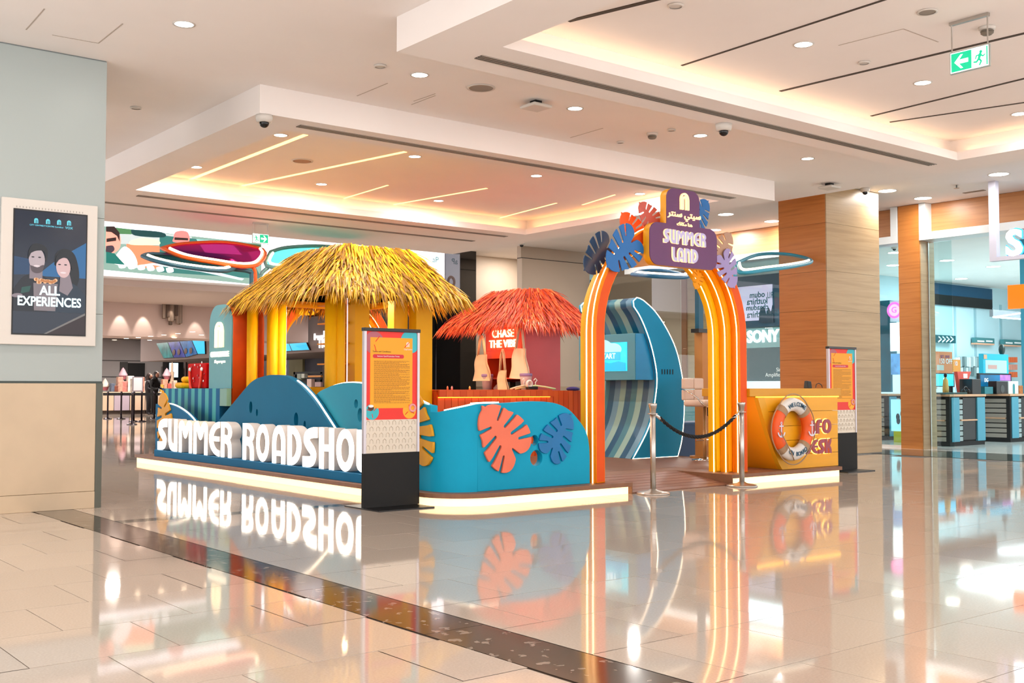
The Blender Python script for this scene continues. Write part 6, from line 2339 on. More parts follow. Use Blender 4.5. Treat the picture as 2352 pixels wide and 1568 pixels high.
t = thing('counter_notice', 'small framed white notice on the far snack counter', 'notice', (v.x, 51.0, 1.04))
box('frame', mat('notice_grey', (120, 112, 116), .5), (v.x - .25, 50.97, 1.04), (v.x + .25, 51.0, 1.75), t)
box('sheet', mat('notice_sheet', (206, 186, 188), .6), (v.x - .2, 50.96, 1.1), (v.x + .2, 50.97, 1.7), t)
v = far(402, 890)
t = thing('tower_model', 'slim cream tower model on the far snack counter', 'model', (v.x, 51.8, 1.04))
MB().lathe([(.16, 0), (.13, .5), (.09, .5), (.1, .95), (.05, 1.0), (.05, 1.35), (.02, 1.4), (.01, 1.75), (0, 1.8)], 10, (v.x, 51.8, 1.04)).build('body', mat('tower_cream', (214, 186, 156), .5), t)
v = far(415, 850)
t = thing('drinks_fridge', 'small glowing blue and white drinks fridge behind the counter', 'fridge', (v.x, 53, 1.04))
box('case', M_black, (v.x - .32, 52.3, 1.04), (v.x + .5, 52.9, 2.6), t)
box('lit_door', mat('fridge_glow', (190, 220, 255), .3, em=2.2, vary=.4, vscale=3), (v.x - .22, 52.28, 1.75), (v.x + .22, 52.3, 2.45), t)
v = far(425, 850)
t = thing('steel_service_column', 'thin pale steel service column beside the red bag', 'column', (v.x, 50, 0))
box('shaft', mat('pale_steel', (170, 186, 214), .3, .5), (v.x + .05, 50, 0), (v.x + .25, 50.2, 2.4), t)
box('foot', M_steel, (v.x, 49.95, 0), (v.x + .3, 50.25, .05), t)
v = at(451, 833, Y=46)
t = thing('booth_partition', 'pale pink partition panel above the red bag', 'partition', (v.x, 46, 0))
box('panel', mat('partition_pink', (206, 170, 160), .6), (v.x - .42, 46, 0), (v.x + .4, 46.1, at(451, 824, Y=46).z), t)
box('dark_edge', mat('partition_dark', (60, 30, 28), .5), (v.x - .48, 45.98, 0), (v.x - .42, 46.12, 2.6), t)
box('dark_top', mat('partition_dark', (60, 30, 28), .5), (v.x - .48, 45.98, at(451, 824, Y=46).z), (v.x + .4, 46.12, at(451, 817, Y=46).z), t)


# ---- two people at the far counter
def person(label, x, y, facing, shirt, hairc, lean=.0, h=1.84, longhair=False):
    t = thing('person', label, 'person', (x, y, 0))
    me = bpy.data.meshes.new('body')
    f = Vector((math.cos(facing), math.sin(facing), 0))
    s = Vector((-f.y, f.x, 0))
    k = h / 1.8

    def P(a, b, c):
        return tuple(Vector((x, y, 0)) + f * (a * k + lean * max(0, c - .9)) + s * (b * k) + Vector((0, 0, c * k)))
    V = [P(0, 0, .95), P(0, 0, 1.2), P(0, 0, 1.42), P(.01, 0, 1.53), P(.03, 0, 1.62), P(.04, 0, 1.72),
         P(0, .1, .92), P(.02, .11, .5), P(0, .11, .06), P(.12, .11, .03), P(0, -.1, .92), P(.02, -.11, .5), P(0, -.11, .06), P(.12, -.11, .03),
         P(0, .2, 1.42), P(.04, .25, 1.15), P(.24, .2, 1.08), P(.34, .17, 1.1), P(0, -.2, 1.42), P(.04, -.25, 1.15), P(.24, -.2, 1.08), P(.34, -.17, 1.1)]
    Ed = [(0, 1), (1, 2), (2, 3), (3, 4), (4, 5), (0, 6), (6, 7), (7, 8), (8, 9), (0, 10), (10, 11), (11, 12), (12, 13), (2, 14), (14, 15), (15, 16), (16, 17), (2, 18), (18, 19), (19, 20), (20, 21)]
    R_ = [.17, .16, .17, .065, .095, .085, .1, .075, .05, .04, .1, .075, .05, .04, .075, .055, .042, .04, .075, .055, .042, .04]
    me.from_pydata(V, Ed, [])
    o = bpy.data.objects.new('body', me)
    place(o, I4, t)
    sk = o.modifiers.new('skin', 'SKIN')
    sv = me.skin_vertices[0].data if me.skin_vertices else None
    if sv is None:
        bpy.context.view_layer.objects.active = o
    if me.skin_vertices:
        for i, r in enumerate(R_):
            sv[i].radius = (r * k, r * k)
        sv[0].use_root = True
    sub_ = o.modifiers.new('sub', 'SUBSURF')
    sub_.levels = sub_.render_levels = 2
    me.materials.append(shirt)
    hd_ = Vector(V[5])
    MB().ball(tuple(hd_ - Vector((0, 0, .05)) + f * .035), .085 * k, .08 * k, .12 * k, 14, 10).build('face', mat('skin_tone', (150, 104, 84), .6), t, smooth=True)
    hb = MB().ball(tuple(hd_ + Vector((0, 0, .0)) - f * .02), .105 * k, .1 * k, .115 * k, 14, 10)
    if longhair:
        hb.ball(tuple(hd_ - Vector((0, 0, .14)) - f * .07), .09 * k, .11 * k, .2 * k, 12, 8)
    hb.build('hair', hairc, t, smooth=True)
    MB().ball(tuple(hd_ - Vector((0, 0, .06)) + f * .125), .015, .014, .02, 8, 6).build('nose', mat('skin_tone', (150, 104, 84), .6), t, smooth=True)
    return t


M_bt = mat('shirt_black', (16, 15, 17), .8)
M_hair1 = mat('hair_dark', (34, 24, 22), .7)
v = at(354, 893, Y=48.5)
person('man in a black shirt bending over the far snack counter', v.x, 48.5, math.radians(-60), M_bt, M_hair1, lean=.1, h=1.95)
v = at(343, 893, Y=49.2)
person('person with long dark hair standing beside the man in black', v.x, 49.3, math.radians(-40), mat('shirt_charcoal', (34, 30, 34), .8), mat('hair_brown', (48, 32, 28), .7), h=1.88, longhair=True)

# ---- kitchen glimpsed under the canopy
kt = thing('kitchen_shelf', 'black kitchen shelf unit seen through the yellow hut', 'shelf', (17.5, 33, 0))
for (a, b, c, d) in ((674, 854, 742, 858), (674, 872, 742, 890)):
    p0, p1 = at(a, b, X=17.2), at(c, d, X=17.2)
    box('board', M_blackmat, (17.2, p1.y, p1.z), (17.6, p0.y, p0.z), kt)
for a in (676, 738):
    p0 = at(a, 854, X=17.2)
    box('upright', M_blackmat, (17.2, p0.y - .06, 0), (17.3, p0.y + .06, p0.z), kt)
for k, (a, b, c, d, cc2) in enumerate(((708, 870, 718, 890, (206, 180, 170)), (710, 862, 740, 866, (200, 130, 50)), (685, 858, 694, 870, (120, 130, 120)), (695, 858, 702, 868, (176, 180, 170)), (726, 877, 740, 888, (170, 140, 140)))):
    p0, p1 = at(a, b, X=17.1), at(c, d, X=17.1)
    o = MB().box(17.05, p1.y, p1.z, 17.18, p0.y, p0.z).build('kitchen_item', mat('kit%d' % k, cc2, .5), None, bevel=.01)
    tag(o, ('white paper cup', 'tray of orange pastries', 'greenish jar', 'pale tin', 'pink packet')[k] + ' on the black kitchen shelf behind the yellow hut', 'kitchen item')
kw = thing('kitchen_back_wall', 'grey kitchen wall with olive panel behind the black shelf', 'wall panel', (21, 40, 0))
p0, p1, p2, p3 = at(640, 820, X=21), at(690, 820, X=21), at(700, 820, X=21), at(760, 820, X=21)
box('grey_panel', mat('kit_grey', (120, 112, 116), .6), (21, p1.y, 0), (21.1, p0.y + 6, 2.6), kw)
box('olive_panel', mat('kit_olive', (140, 132, 92), .6), (20.9, p2.y, 0), (21.0, p1.y + .8, 2.6), kw)
box('dark_panel', mat('kit_dark', (66, 66, 80), .6), (21, p3.y - 8, 0), (21.1, p2.y, 2.6), kw)
p0, p1 = at(632, 833, X=20.8), at(646, 862, X=20.8)
box('lit_panel', mat('kit_lit', (220, 236, 250), .4, em=1.2), (20.8, p1.y, p1.z), (20.9, p0.y, p0.z), kw)
for (x, y, z, e) in ((6, 26.6, 3.53, 70), (9, 26.6, 3.53, 70), (12, 26.6, 3.53, 70), (15, 26.6, 3.53, 70), (9, 35, 3.58, 220), (14, 35, 3.58, 220), (12, 43, 3.58, 300), (14.5, 48, 3.58, 340), (19, 49, 3.58, 300), (19.5, 35, 2.3, 120)):
    fl = bpy.data.lights.new('foyer_light', 'AREA')
    fl.shape = 'DISK'
    fl.size = .3
    fl.energy = e
    fl.color = (1, .9, .83)
    place(bpy.data.objects.new('foyer_ceiling_lamp', fl), T(x, y, z))  # near row carries the cluster lamps' light; deeper ones are added fill

# ================================================================ electronics shop
def ybox(name, m, x0, y0, x1, y1, Y, th=.1, parent=None, bevel=0.0):
    """upright box whose front lies on the plane Y and spans the given photo rectangle"""
    a, b = at(x0, y1, Y=Y), at(x1, y0, Y=Y)
    return MB().box(a.x, Y, a.z, b.x, Y + th, b.z).build(name, m, parent, bevel=bevel)


def xbox(name, m, x0, y0, x1, y1, X, th=.1, parent=None, bevel=0.0):
    a, b = at(x0, y0, X=X), at(x1, y1, X=X)
    z0, z1 = at((x0 + x1) / 2, y1, X=X).z, at((x0 + x1) / 2, y0, X=X).z
    return MB().box(X, b.y, z0, X + th, a.y, z1).build(name, m, parent, bevel=bevel)


M_sw = mat('shop_wall_pale', (190, 222, 230), .6)
M_snavy = mat('shop_navy', (0, 70, 104), .5)
wl = struct(MB().box(28.5, 20.0, 0, 50, 20.2, ZS).build('wall_shop_side', M_sw))
ybox('navy_band', M_snavy, 2140, 664, 2279, 694, 19.9, .08, wl)
ybox('black_band', M_black, 2140, 688, 2279, 698, 19.89, .02, wl)
for x in (2195, 2241, 2300):
    ybox('panel_joint', mat('joint_blue', (150, 190, 200), .6), x, 700, x + 1, 900, 19.98, .02, wl)
v = at(2346, 800, X=26.5)
box('teal_tile_pier', mat('pier_teal', (60, 150, 176), .4), (26.5, v.y - 1.2, 0), (26.9, v.y, ZS), wl)
# shop lamps
for k, p_ in enumerate(((2175, 598), (2282, 612), (2208, 640), (2057, 580), (2052, 609), (2058, 652))):
    v = at(*p_, Z=ZS)
    if v.x < 49:
        downlight(v.x, v.y, ZS, 'round downlight on the shop ceiling, %s from the entrance' % ORD[k], power=0, r=.2, group='downlights inside the shop')
for (x, y, w, e) in ((23.2, 10.0, 3.2, 300), (24, 18.5, 3.2, 160), (31, 11.0, 4, 500), (34, 16, 4, 600)):
    l = bpy.data.lights.new('shop_light', 'AREA')
    l.energy = e
    l.size = w
    l.color = (.72, .93, 1.0)
    place(bpy.data.objects.new('shop_ceiling_lamp', l), T(x, y, ZS - .03))
for k, (a, b) in enumerate((((2281, 728), (2352, 718)), ((2281, 728), (2352, 733)))):
    va, vb = at(*a, Y=14.6), at(*b, Y=14.4)
    o = MB().tube([tuple(va), tuple(vb)], .02, 6).build('tube_light', mat('tube_cool', (235, 250, 255), .4, em=5))
    tag(o, ('upper' if k == 0 else 'lower') + ' thin white tube light inside the shop near the orange sign', 'tube light')
o = ybox('hanging_beam', mat('beam_grey', (164, 172, 180), .5), 2281, 716, 2343, 727, 14.9, .1)
tag(o, 'grey hanging beam inside the shop above the tube lights', 'beam')


# display counters
M_ctop = mat('counter_wood', (206, 160, 124), .45, vary=.1, stretch=(1, 1, 6))
M_cteal = mat('counter_teal', (74, 150, 172), .5)
M_slat = mat('slat_taupe', (150, 144, 134), .5)


def counter(label, x0, x1, y0, y1, nsl=8, h=1.03):
    t = thing('display_counter', label, 'display counter', ((x0 + x1) / 2, (y0 + y1) / 2, 0), 'shop display counters')
    box('worktop', M_ctop, (x0 - .03, y0 - .03, h), (x1 + .03, y1, h + .045), t, .004)
    box('core', M_blackmat, (x0 + .03, y0 + .03, 0), (x1, y1, h), t)
    box('kick', M_blackmat, (x0, y0, 0), (x1, y1, .09), t)
    hh = (h - .14) / nsl
    for k in range(nsl):
        box('slat', M_slat, (x0, y0 + .08, .10 + hh * k), (x0 + .03, y1, .10 + hh * (k + 1) - .022), t)
        box('slat', mat('slat_pale', (150, 168, 168), .5), (x0 + .38, y0, .10 + hh * k), (x0 + .52, y0 + .03, .10 + hh * (k + 1) - .022), t)
    box('corner_post', M_blackmat, (x0 - .004, y0 - .004, 0), (x0 + .06, y0 + .08, h), t)
    box('teal_pilaster', M_cteal, (x0 + .06, y0 - .02, .09), (x0 + .36, y0 + .03, h - .02), t)
    box('teal_pilaster', M_cteal, (x1 - .32, y0 - .02, .09), (x1, y0 + .03, h - .02), t)
    box('niche', mat('niche_black', (12, 16, 18), .4), (x0 + .54, y0 + .005, .12), (x1 - .33, y0 + .03, h - .03), t)
    box('niche_shelf', M_ctop, (x0 + .40, y0 - .04, .52), (x1 - .36, y0 + .02, .55), t)
    box('side_ledge', M_ctop, (x0 - .03, y0 + .1, .52), (x0 + .02, y1 - .05, .545), t)
    return t


counter('slatted display counter just inside the shop entrance', 21.16, 22.57, 11.95, 13.0)
c2 = counter('second slatted display counter farther into the shop', 23.88, 25.6, 12.05, 13.3)
counter('small slatted counter seen through the shop window', 22.6, 23.8, 14.3, 15.2)
# things on the counters
TOP = 1.076


def on_counter(name, label, cat, m, x0, y0, x1, Y=12.25, th=.2, bev=.008, group=None):
    a, b = at(x0, y0, Y=Y), at(x1, y0, Y=Y)
    o = MB().box(a.x, Y, TOP, b.x, Y + th, a.z).build(name, m, None, bevel=bev)
    return tag(o, label, cat, group), a, b


on_counter('flat_case', 'long flat dark green case on the first shop counter', 'case', mat('case_green', (20, 66, 66), .5), 2160, 901, 2222, 12.05, .1)
t, a, b = on_counter('black_pc_tower', 'black computer tower on the first shop counter', 'computer', M_black, 2233, 870, 2253, 12.3, .3)
on_counter('small_teal_box', 'small teal box between the black tower and speaker box', 'box', mat('box_teal', (40, 120, 130), .5), 2262, 888, 2281, 12.35)
o, a, b = on_counter('speaker_box', 'black product box with a loudspeaker picture', 'box', mat('box_black', (22, 24, 26), .35), 2289, 875, 2315, 12.30)
vc = (a + b) / 2
MB().prism(circle_loop(0, 0, .09), 0, .003).build('speaker_print', mat('print_grey', (66, 72, 74), .4), o, FY(12.298, vc.x, vc.z - .18))
o, a, b = on_counter('white_product_box', 'white product box with a teal oval picture', 'box', mat('box_white', (220, 236, 236), .4), 2317, 875, 2339, 12.30)
vc = (a + b) / 2
MB().prism(rrect_loop(-.045, -.13, .045, .13, .045), 0, .003).build('oval_print', mat('print_tealoval', (40, 140, 150), .4), o, FY(12.298, vc.x, vc.z - .19))
on_counter('spice_jar', 'small orange and green packet at the right picture edge', 'packet', mat('packet_orange', (176, 110, 50), .5, vary=.4, vscale=20), 2341, 885, 2350, 12.3, .1)
mo = thing('desk_monitor', 'cyan lit monitor on the first shop counter', 'monitor', (21.6, 12.5, TOP))
ybox('panel', M_black, 2149, 857, 2192, 888, 12.6, .05, mo)
ybox('display', mat('monitor_cyan', (60, 190, 232), .3, em=1.1), 2150, 859, 2190, 886, 12.598, .003, mo)
a = at(2187, 888, Y=12.6)
box('stand', M_black, (a.x - .03, 12.6, TOP), (a.x + .03, 12.66, a.z + .02), mo)
text('screen_text', 'DG', .1, mat('screen_white', (240, 252, 255), .4, em=1.6), mo, FY(12.596, at(2170, 872, Y=12.6).x, at(2170, 872, Y=12.6).z), depth=.002)
bt = thing('soap_bottle', 'yellow bottle with dark knob in front of the monitor', 'bottle', (21.5, 12.2, TOP))
a = at(2172, 890, Y=12.2)
MB().lathe([(.06, 0), (.065, .1), (.05, .3), (.02, .34), (.02, .36)], 14, (a.x, 12.2, TOP)).build('body', mat('bottle_amber', (214, 176, 100), .4), bt, smooth=True)
MB().ball((a.x, 12.2, TOP + .40), .035, .035, .05).build('knob', M_black, bt, smooth=True)
rb = thing('red_wedge_display', 'red tapered product display behind the headphones', 'display', (22, 12.7, TOP))
a0, a1, a2, a3 = at(2199, 853, Y=12.7), at(2231, 853, Y=12.7), at(2226, 868, Y=12.7), at(2206, 893, Y=12.7)
m = MB()
m.prism([(a0.x, a0.z), (a1.x, a1.z), (a2.x, a2.z), (a2.x - .1, TOP), (a3.x, TOP)], 0, .08)
m.build('panel', mat('display_red', (214, 84, 70), .5), rb, FY(12.78))
ybox('label', M_txtw, 2213, 858, 2222, 868, 12.695, .004, rb)
hp = thing('headphones', 'black headphones standing on the first shop counter', 'headphones', (22.1, 12.2, TOP))
a = at(2218, 893, Y=12.15)
MB().tube([(a.x - .09 * math.cos(q), 12.15, TOP + .07 + .09 * math.sin(q)) for q in [math.pi * k / 10 for k in range(11)]], .012, 6).build('headband', M_black, hp, smooth=True)
for s in (-1, 1):
    MB().ball((a.x + .09 * s, 12.15, TOP + .06), .03, .05, .055).build('earcup', M_black, hp, smooth=True)
bx_ = thing('blue_monitor_box', 'large blue and violet boxed display on the second counter', 'screen', (23.6, 12.6, TOP))
a = at(2290, 888, Y=12.7)
ybox('housing', M_black, 2249, 858, 2323, 889, 12.7, .06, bx_)
ybox('display_blue', mat('dgblue', (0, 96, 140), .3, em=.5, vary=.3, vscale=2), 2252, 861, 2297, 887, 12.696, .004, bx_)
ybox('display_violet', mat('dgviolet', (170, 110, 196), .3, em=.6, vary=.4, vscale=3), 2297, 861, 2321, 874, 12.696, .004, bx_)
text('screen_text', 'DG', .12, mat('screen_white', (240, 252, 255), .4, em=1.6), bx_, FY(12.694, at(2265, 873, Y=12.7).x, at(2265, 873, Y=12.7).z), depth=.002)
box('stand', M_black, (a.x - .2, 12.72, TOP), (a.x + .2, 12.76, a.z + .02), bx_)
# wall merchandise
ps = [('discount_poster', 'orange 150 OFF poster on the shop wall', 'poster', (228, 142, 96), 2148, 808, 2187, 857), ('small_poster', 'small amber poster with the number 10 in the shop', 'poster', (226, 150, 60), 2188, 826, 2206, 854)]
for nm, lab, cat_, c, x0, y0, x1, y1 in ps:
    t = thing(nm, lab, cat_, tuple(at((x0 + x1) / 2, y1, Y=14.6)))
    ybox('sheet', mat(nm + '_c', c, .5, em=.1), x0, y0, x1, y1, 14.6, .03, t)
    s = '150 OFF' if '150' in lab else '10'
    v = at((x0 + x1) / 2 + (4 if '150' in lab else -2), y0 + (22 if '150' in lab else 9), Y=14.6)
    text('price_text', s, .18 if '150' in lab else .16, M_txtw, t, FY(14.595, v.x, v.z), depth=.003, offset=.003)
    if '150' in lab:
        v = at(2170, 819, Y=14.6)
        text('lead_text', 'GET, SAVE', .10, mat('print_violet', (120, 84, 150), .5), t, FY(14.595, v.x, v.z), depth=.003)
        ybox('picture', mat('pic_grey', (206, 214, 206), .5), 2152, 838, 2168, 850, 14.594, .004, t)
    ybox('easel', M_white, x0 + 4, y1, x0 + 6, y1 + 36, 14.62, .02, t)
rnd = random.Random(11)
hook = 0
for row, (y0, y1, xs) in enumerate(((820, 842, range(2196, 2256, 5)), (843, 862, range(2208, 2258, 6)))):
    for x in xs:
        c = rnd.choice(((190, 206, 206), (150, 170, 172), (120, 140, 140), (206, 216, 214), (90, 110, 112)))
        o = ybox('hanging_pack', mat('pack_%d_%d_%d' % c, c, .4), x, y0 + rnd.uniform(-2, 2), x + 4, y1 + rnd.uniform(-2, 2), 19.75, .1)
        hook += 1
        tag(o, 'small grey accessory pack hanging in the %s row on the shop wall' % ('upper' if row == 0 else 'lower'), 'accessory pack', 'accessory packs on the shop wall, %s row' % ('upper' if row == 0 else 'lower'))
for row in range(3):
    for x in range(2318, 2336, 4):
        o = ybox('orange_pack', mat('pack_orange%d' % (row % 2), (236, 110, 60) if row % 2 == 0 else (226, 150, 130), .4), x, 820 + row * 17, x + 3, 832 + row * 17, 19.70, .08)
        tag(o, 'small orange accessory pack in the rack right of the blue box, row %s' % ORD[row], 'accessory pack', 'orange packs on the shop wall, row %s' % ORD[row])
bb = thing('blue_feature_box', 'big light blue boxed panel with pictures on the shop wall', 'display panel', (26, 14, 1.2))
ybox('panel', mat('feature_blue', (40, 176, 206), .4, em=.25), 2259, 814, 2316, 861, 14.4, .12, bb)
ybox('picture', mat('feature_pale', (176, 216, 226), .4, em=.2), 2264, 828, 2312, 856, 14.39, .012, bb)
ybox('logo_bar', mat('feature_peach', (206, 160, 150), .5), 2270, 838, 2290, 847, 14.385, .006, bb)
ybox('corner_tag', mat('feature_tag', (226, 176, 140), .5), 2260, 814, 2267, 824, 14.385, .006, bb)
ybox('leg', M_white, 2284, 861, 2290, 895, 14.42, .05, bb)
o = MB()
a = at(2301, 803, Y=14.45)
o.ball((a.x, 14.45, a.z), .09, .08, .15)
o = o.build('dark_helmet', mat('helmet_dark', (40, 66, 66), .3), None, smooth=True)
tag(o, 'small dark egg-shaped helmet on top of the light blue panel', 'helmet')
for k, (x0, y0, x1, y1) in enumerate(((2241, 777, 2284, 789), (2306, 781, 2346, 793))):
    t = thing('category_sign', 'teal category header sign on the shop wall, %s one' % ('left' if k == 0 else 'right'), 'sign', tuple(at(x0, y1, Y=19.8)), 'category header signs')
    ybox('board', mat('sign_teal', (70, 130, 134), .5), x0, y0, x1, y1, 19.80, .15, t)
    ybox('lip', mat('lip_peach', (226, 170, 140), .5), x0, y1, x1, y1 + 1.5, 19.78, .17, t)
    for q in range(2):
        ybox('lettering', M_txtw, x0 + 4 + 20 * q, y0 + 5, x0 + 20 + 19 * q, y0 + 7.5, 19.795, .004, t)
t = thing('zigzag_sign', 'dark teal header sign with white zigzag strokes beside the door post', 'sign', tuple(at(2170, 785, Y=19.7)))
ybox('board', mat('sign_darkteal', (20, 80, 86), .4), 2148, 771, 2195, 786, 19.75, .1, t)
for q in range(4):
    v = [at(2156 + 9 * q, 773, Y=19.74), at(2162 + 9 * q, 779, Y=19.74), at(2155 + 9 * q, 785, Y=19.74)]
    MB().tube([tuple(i) for i in v], .03, 5).build('stroke', M_txtw, t)
o = xbox('hanging_orange_sign', mat('sign_orange', (255, 104, 10), .4, em=1.1), 2314, 652, 2400, 707, 22.5, .08)
o = tag(o, 'bright orange hanging sign at the right picture edge', 'sign')
va = at(2345, 668, X=22.49)
text('sign_letter', 'W', .3, M_txtw, o, FX(22.495, va.y - .12, va.z), depth=.01, align='LEFT')
va = at(2347, 688, X=22.49)
text('sign_letter', 'B', .3, M_txtw, o, FX(22.495, va.y - .12, va.z), depth=.01, align='LEFT')
# low display things
o = xbox('gadget_poster', mat('gadget_pale', (150, 222, 236), .4, em=.7, vary=.15, vscale=2), 2046, 917, 2085, 990, 21.9, .05)
tag(o, 'pale cyan earbud poster standing low behind the shop window', 'poster')
_a, _b = at(2052, 990, X=21.9), at(2080, 990, X=21.9)
box('stand', mat('stand_lime', (170, 180, 30), .5), (21.91, _b.y, 0), (21.94, _a.y, at(2066, 988, X=21.9).z), o)
for k, (px_, py_) in enumerate(((2062, 957), (2072, 950), (2063, 966))):
    va = at(px_, py_, X=21.89)
    MB().ball((21.893, va.y, va.z), .004, .05, .08, 10, 6).build('earbud_print', mat('earbud_dark', (20, 60, 76), .4), o)
o = xbox('white_display_plinth', mat('plinth_lit', (214, 246, 250), .4, em=.5), 2050, 860, 2094, 902, 22.0, .3)
tag(o, 'white lit product plinth behind the shop window', 'plinth')
t = thing('brand_sign', 'round pink logo sign glowing LG behind the shop window', 'sign', tuple(at(2058, 712, X=23.5)))
xbox('backing', mat('brand_backing', (190, 232, 238), .5, em=.35), 2044, 690, 2080, 738, 23.6, .1, t)
va = at(2053, 712, X=23.5)
rg = MB()
rg.tube([(23.52, va.y + .17 * math.cos(q), va.z + .17 * math.sin(q)) for q in [2 * math.pi * k / 24 for k in range(24)]], .028, 6, closed=True)
rg.build('logo_ring', mat('brand_pink', (226, 90, 170), .4, em=2.0), t)
MB().prism(circle_loop(0, 0, .15), 0, .02).build('logo_disc', mat('brand_lilac', (240, 190, 226), .4, em=1.2), t, FX(23.55, va.y, va.z))
text('logo_glyph', 'G', .2, mat('brand_pink', (226, 90, 170), .4, em=2.0), t, FX(23.52, va.y, va.z), depth=.02)
text('lettering', 'LG', .36, mat('sign_white', (250, 250, 250), .4, em=2.0), t, FX(23.55, at(2063, 712, X=23.5).y, va.z), depth=.02, align='LEFT', offset=.01)
o = xbox('tall_lit_screen', mat('tall_screen', (240, 252, 250), .3, em=1.6), 2044, 741, 2068, 806, 23.0, .06)
tag(o, 'tall white lit screen below the round pink logo', 'screen')
o = xbox('picture_screen', mat('pic_screen', (90, 160, 226), .3, em=.9, vary=.5, vscale=3), 2046, 812, 2070, 860, 22.8, .06)
tag(o, 'blue violet picture screen below the tall white screen', 'screen')
o = xbox('teal_shelving', mat('teal_shelf', (24, 104, 126), .5, vary=.25, vscale=2), 2018, 690, 2046, 900, 24.0, .3)
tag(o, 'dark teal shelving at the left of the shop window', 'shelving')
for k, yy in enumerate((745, 751, 757, 763, 770, 776)):
    o = xbox('shelf_light', mat('tube_cool', (235, 250, 255), .4, em=5), 2068, yy, 2092, yy + 1.4, 22.6, .05)
    tag(o, 'thin white shelf light line behind the door post, %s from the top' % ORD[k], 'shelf light', 'shelf light lines')

# SONY corner seen left of the wood column
sy = thing('sony_display', 'SONY shop display with glowing lettering left of the wood column', 'display', tuple(at(1750, 893, X=20.9)))
xbox('upper_panel', mat('sony_navy', (10, 70, 96), .4, em=.06), 1660, 632, 1815, 751, 21.0, .05, sy)
sp = xbox('poster', mat('sony_poster', (196, 192, 222), .4, em=.55), 1690, 656, 1774, 736, 20.98, .02, sp_parent if False else sy)  # glowing panel imitates a film poster reflected in the shop glass
xbox('name_band', mat('sony_band', (120, 160, 162), .4, em=.15), 1690, 753, 1815, 798, 20.97, .05, sy)
xbox('dark_screen', mat('sony_screen', (14, 60, 66), .2, em=.12), 1690, 799, 1815, 873, 20.97, .05, sy)
xbox('white_shelf', mat('sony_shelf', (214, 240, 246), .4, em=.5), 1690, 875, 1815, 960, 20.9, .15, sy)
_a, _b = at(1690, 960, X=20.95), at(1815, 960, X=20.95)
box('base', mat('sony_base', (40, 60, 70), .5), (20.92, _b.y, 0), (21.05, _a.y, at(1750, 960, X=20.9).z + .01), sy)
va = at(1716, 775, X=20.95)
vb_ = at(1790, 778, X=20.95)
tme = text('lettering', 'SONY', .40, mat('sign_white', (250, 250, 250), .4, em=2.0), sy, FX(20.96, va.y, va.z), depth=.03, align='LEFT', offset=.012, sx=1.0)
wsc = (va.y - vb_.y) / max(1e-3, max(q.co.x for q in tme.data.vertices))
tme.data.transform(Matrix.Diagonal((wsc, 1, 1, 1)))
Mm = Matrix.Diagonal((-1, 1, 1, 1))
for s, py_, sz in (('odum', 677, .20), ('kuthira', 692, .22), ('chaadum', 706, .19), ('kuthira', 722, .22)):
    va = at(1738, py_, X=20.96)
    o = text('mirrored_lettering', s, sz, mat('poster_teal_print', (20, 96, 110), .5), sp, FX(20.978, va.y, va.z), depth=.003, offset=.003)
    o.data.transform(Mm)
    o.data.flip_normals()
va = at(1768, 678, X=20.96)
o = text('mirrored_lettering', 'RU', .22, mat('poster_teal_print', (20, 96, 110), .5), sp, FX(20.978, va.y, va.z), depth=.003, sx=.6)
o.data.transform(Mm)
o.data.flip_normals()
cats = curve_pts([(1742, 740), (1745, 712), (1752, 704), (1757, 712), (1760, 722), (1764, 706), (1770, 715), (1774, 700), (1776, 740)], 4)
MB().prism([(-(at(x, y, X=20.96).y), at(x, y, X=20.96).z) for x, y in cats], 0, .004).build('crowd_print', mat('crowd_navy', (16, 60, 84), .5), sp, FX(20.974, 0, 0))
va = at(1782, 849, X=20.95)
text('screen_text', 'Simpli', .13, M_txtw, sy, FX(20.965, va.y, va.z), depth=.003, align='LEFT')
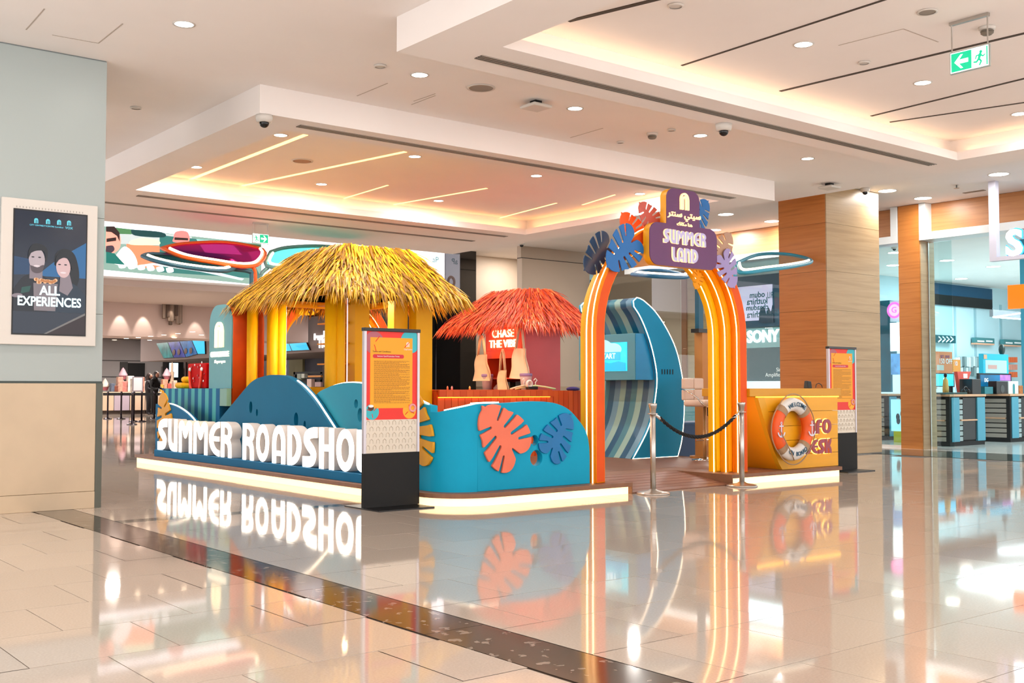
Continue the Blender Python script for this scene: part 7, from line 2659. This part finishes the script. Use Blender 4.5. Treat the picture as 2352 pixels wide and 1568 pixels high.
va = at(1757, 861, X=20.95)
text('screen_text', 'Amplified Exp', .13, M_txtw, sy, FX(20.965, va.y, va.z), depth=.003, align='LEFT')

# behind the glass right of the kiosk
bw = thing('shop_partition', 'beige partition with oak panels behind the shop glass', 'partition', (21.5, 19, 0))
xbox('beige_panel', mat('partition_beige', (190, 168, 146), .6), 1362, 600, 1566, 1010, 21.6, .1, bw)
xbox('brown_panel', mat('partition_brown', (150, 96, 60), .5), 1564, 600, 1577, 880, 21.5, .1, bw)
xbox('oak_panel', M_woodr, 1577, 600, 1645, 880, 21.55, .1, bw)
xbox('lit_counter', mat('lit_counter', (170, 230, 240), .4, em=.7), 1560, 876, 1660, 990, 21.2, .1, bw)
xbox('teal_graphic', mat('graphic_teal', (20, 124, 130), .5), 1572, 920, 1600, 985, 21.18, .02, bw)

# ---- projecting blade sign
bs = thing('blade_sign', 'white square-framed projecting shop sign with a glowing S', 'sign', tuple(at(2278, 400, X=18.6)))
M_bf = mat('blade_frame', (206, 206, 222), .4)
BX = 18.6
ya_ = at(2271, 500, X=BX).y
yb_ = ya_ - 1.35
zb0 = at(2278, 600, X=BX).z
box('frame_upright', M_bf, (BX, ya_ - .13, zb0), (BX + .12, ya_, ZS), bs)
box('frame_upright', M_bf, (BX, yb_, zb0), (BX + .12, yb_ + .13, ZS), bs)
box('frame_bottom', M_bf, (BX, yb_ + .13, zb0), (BX + .12, ya_ - .13, zb0 + .07), bs)
va = at(2309, 562, X=BX)
text('sign_letter', 'S', .62, mat('blade_white', (250, 252, 255), .4, em=2.2), bs, FX(BX + .05, va.y, va.z), depth=.05, align='LEFT', offset=.02)
text('sign_halo', 'S', .64, mat('blade_blue', (30, 140, 250), .4, em=2.5), bs, FX(BX + .08, va.y + .01, va.z), depth=.02, align='LEFT', offset=.035)
va = at(2310, 592, X=BX)
text('sign_name', 'SHARAF DG', .11, mat('blade_navy', (20, 60, 150), .4, em=.3), bs, FX(BX + .05, va.y, va.z), depth=.02, align='LEFT', offset=.002)
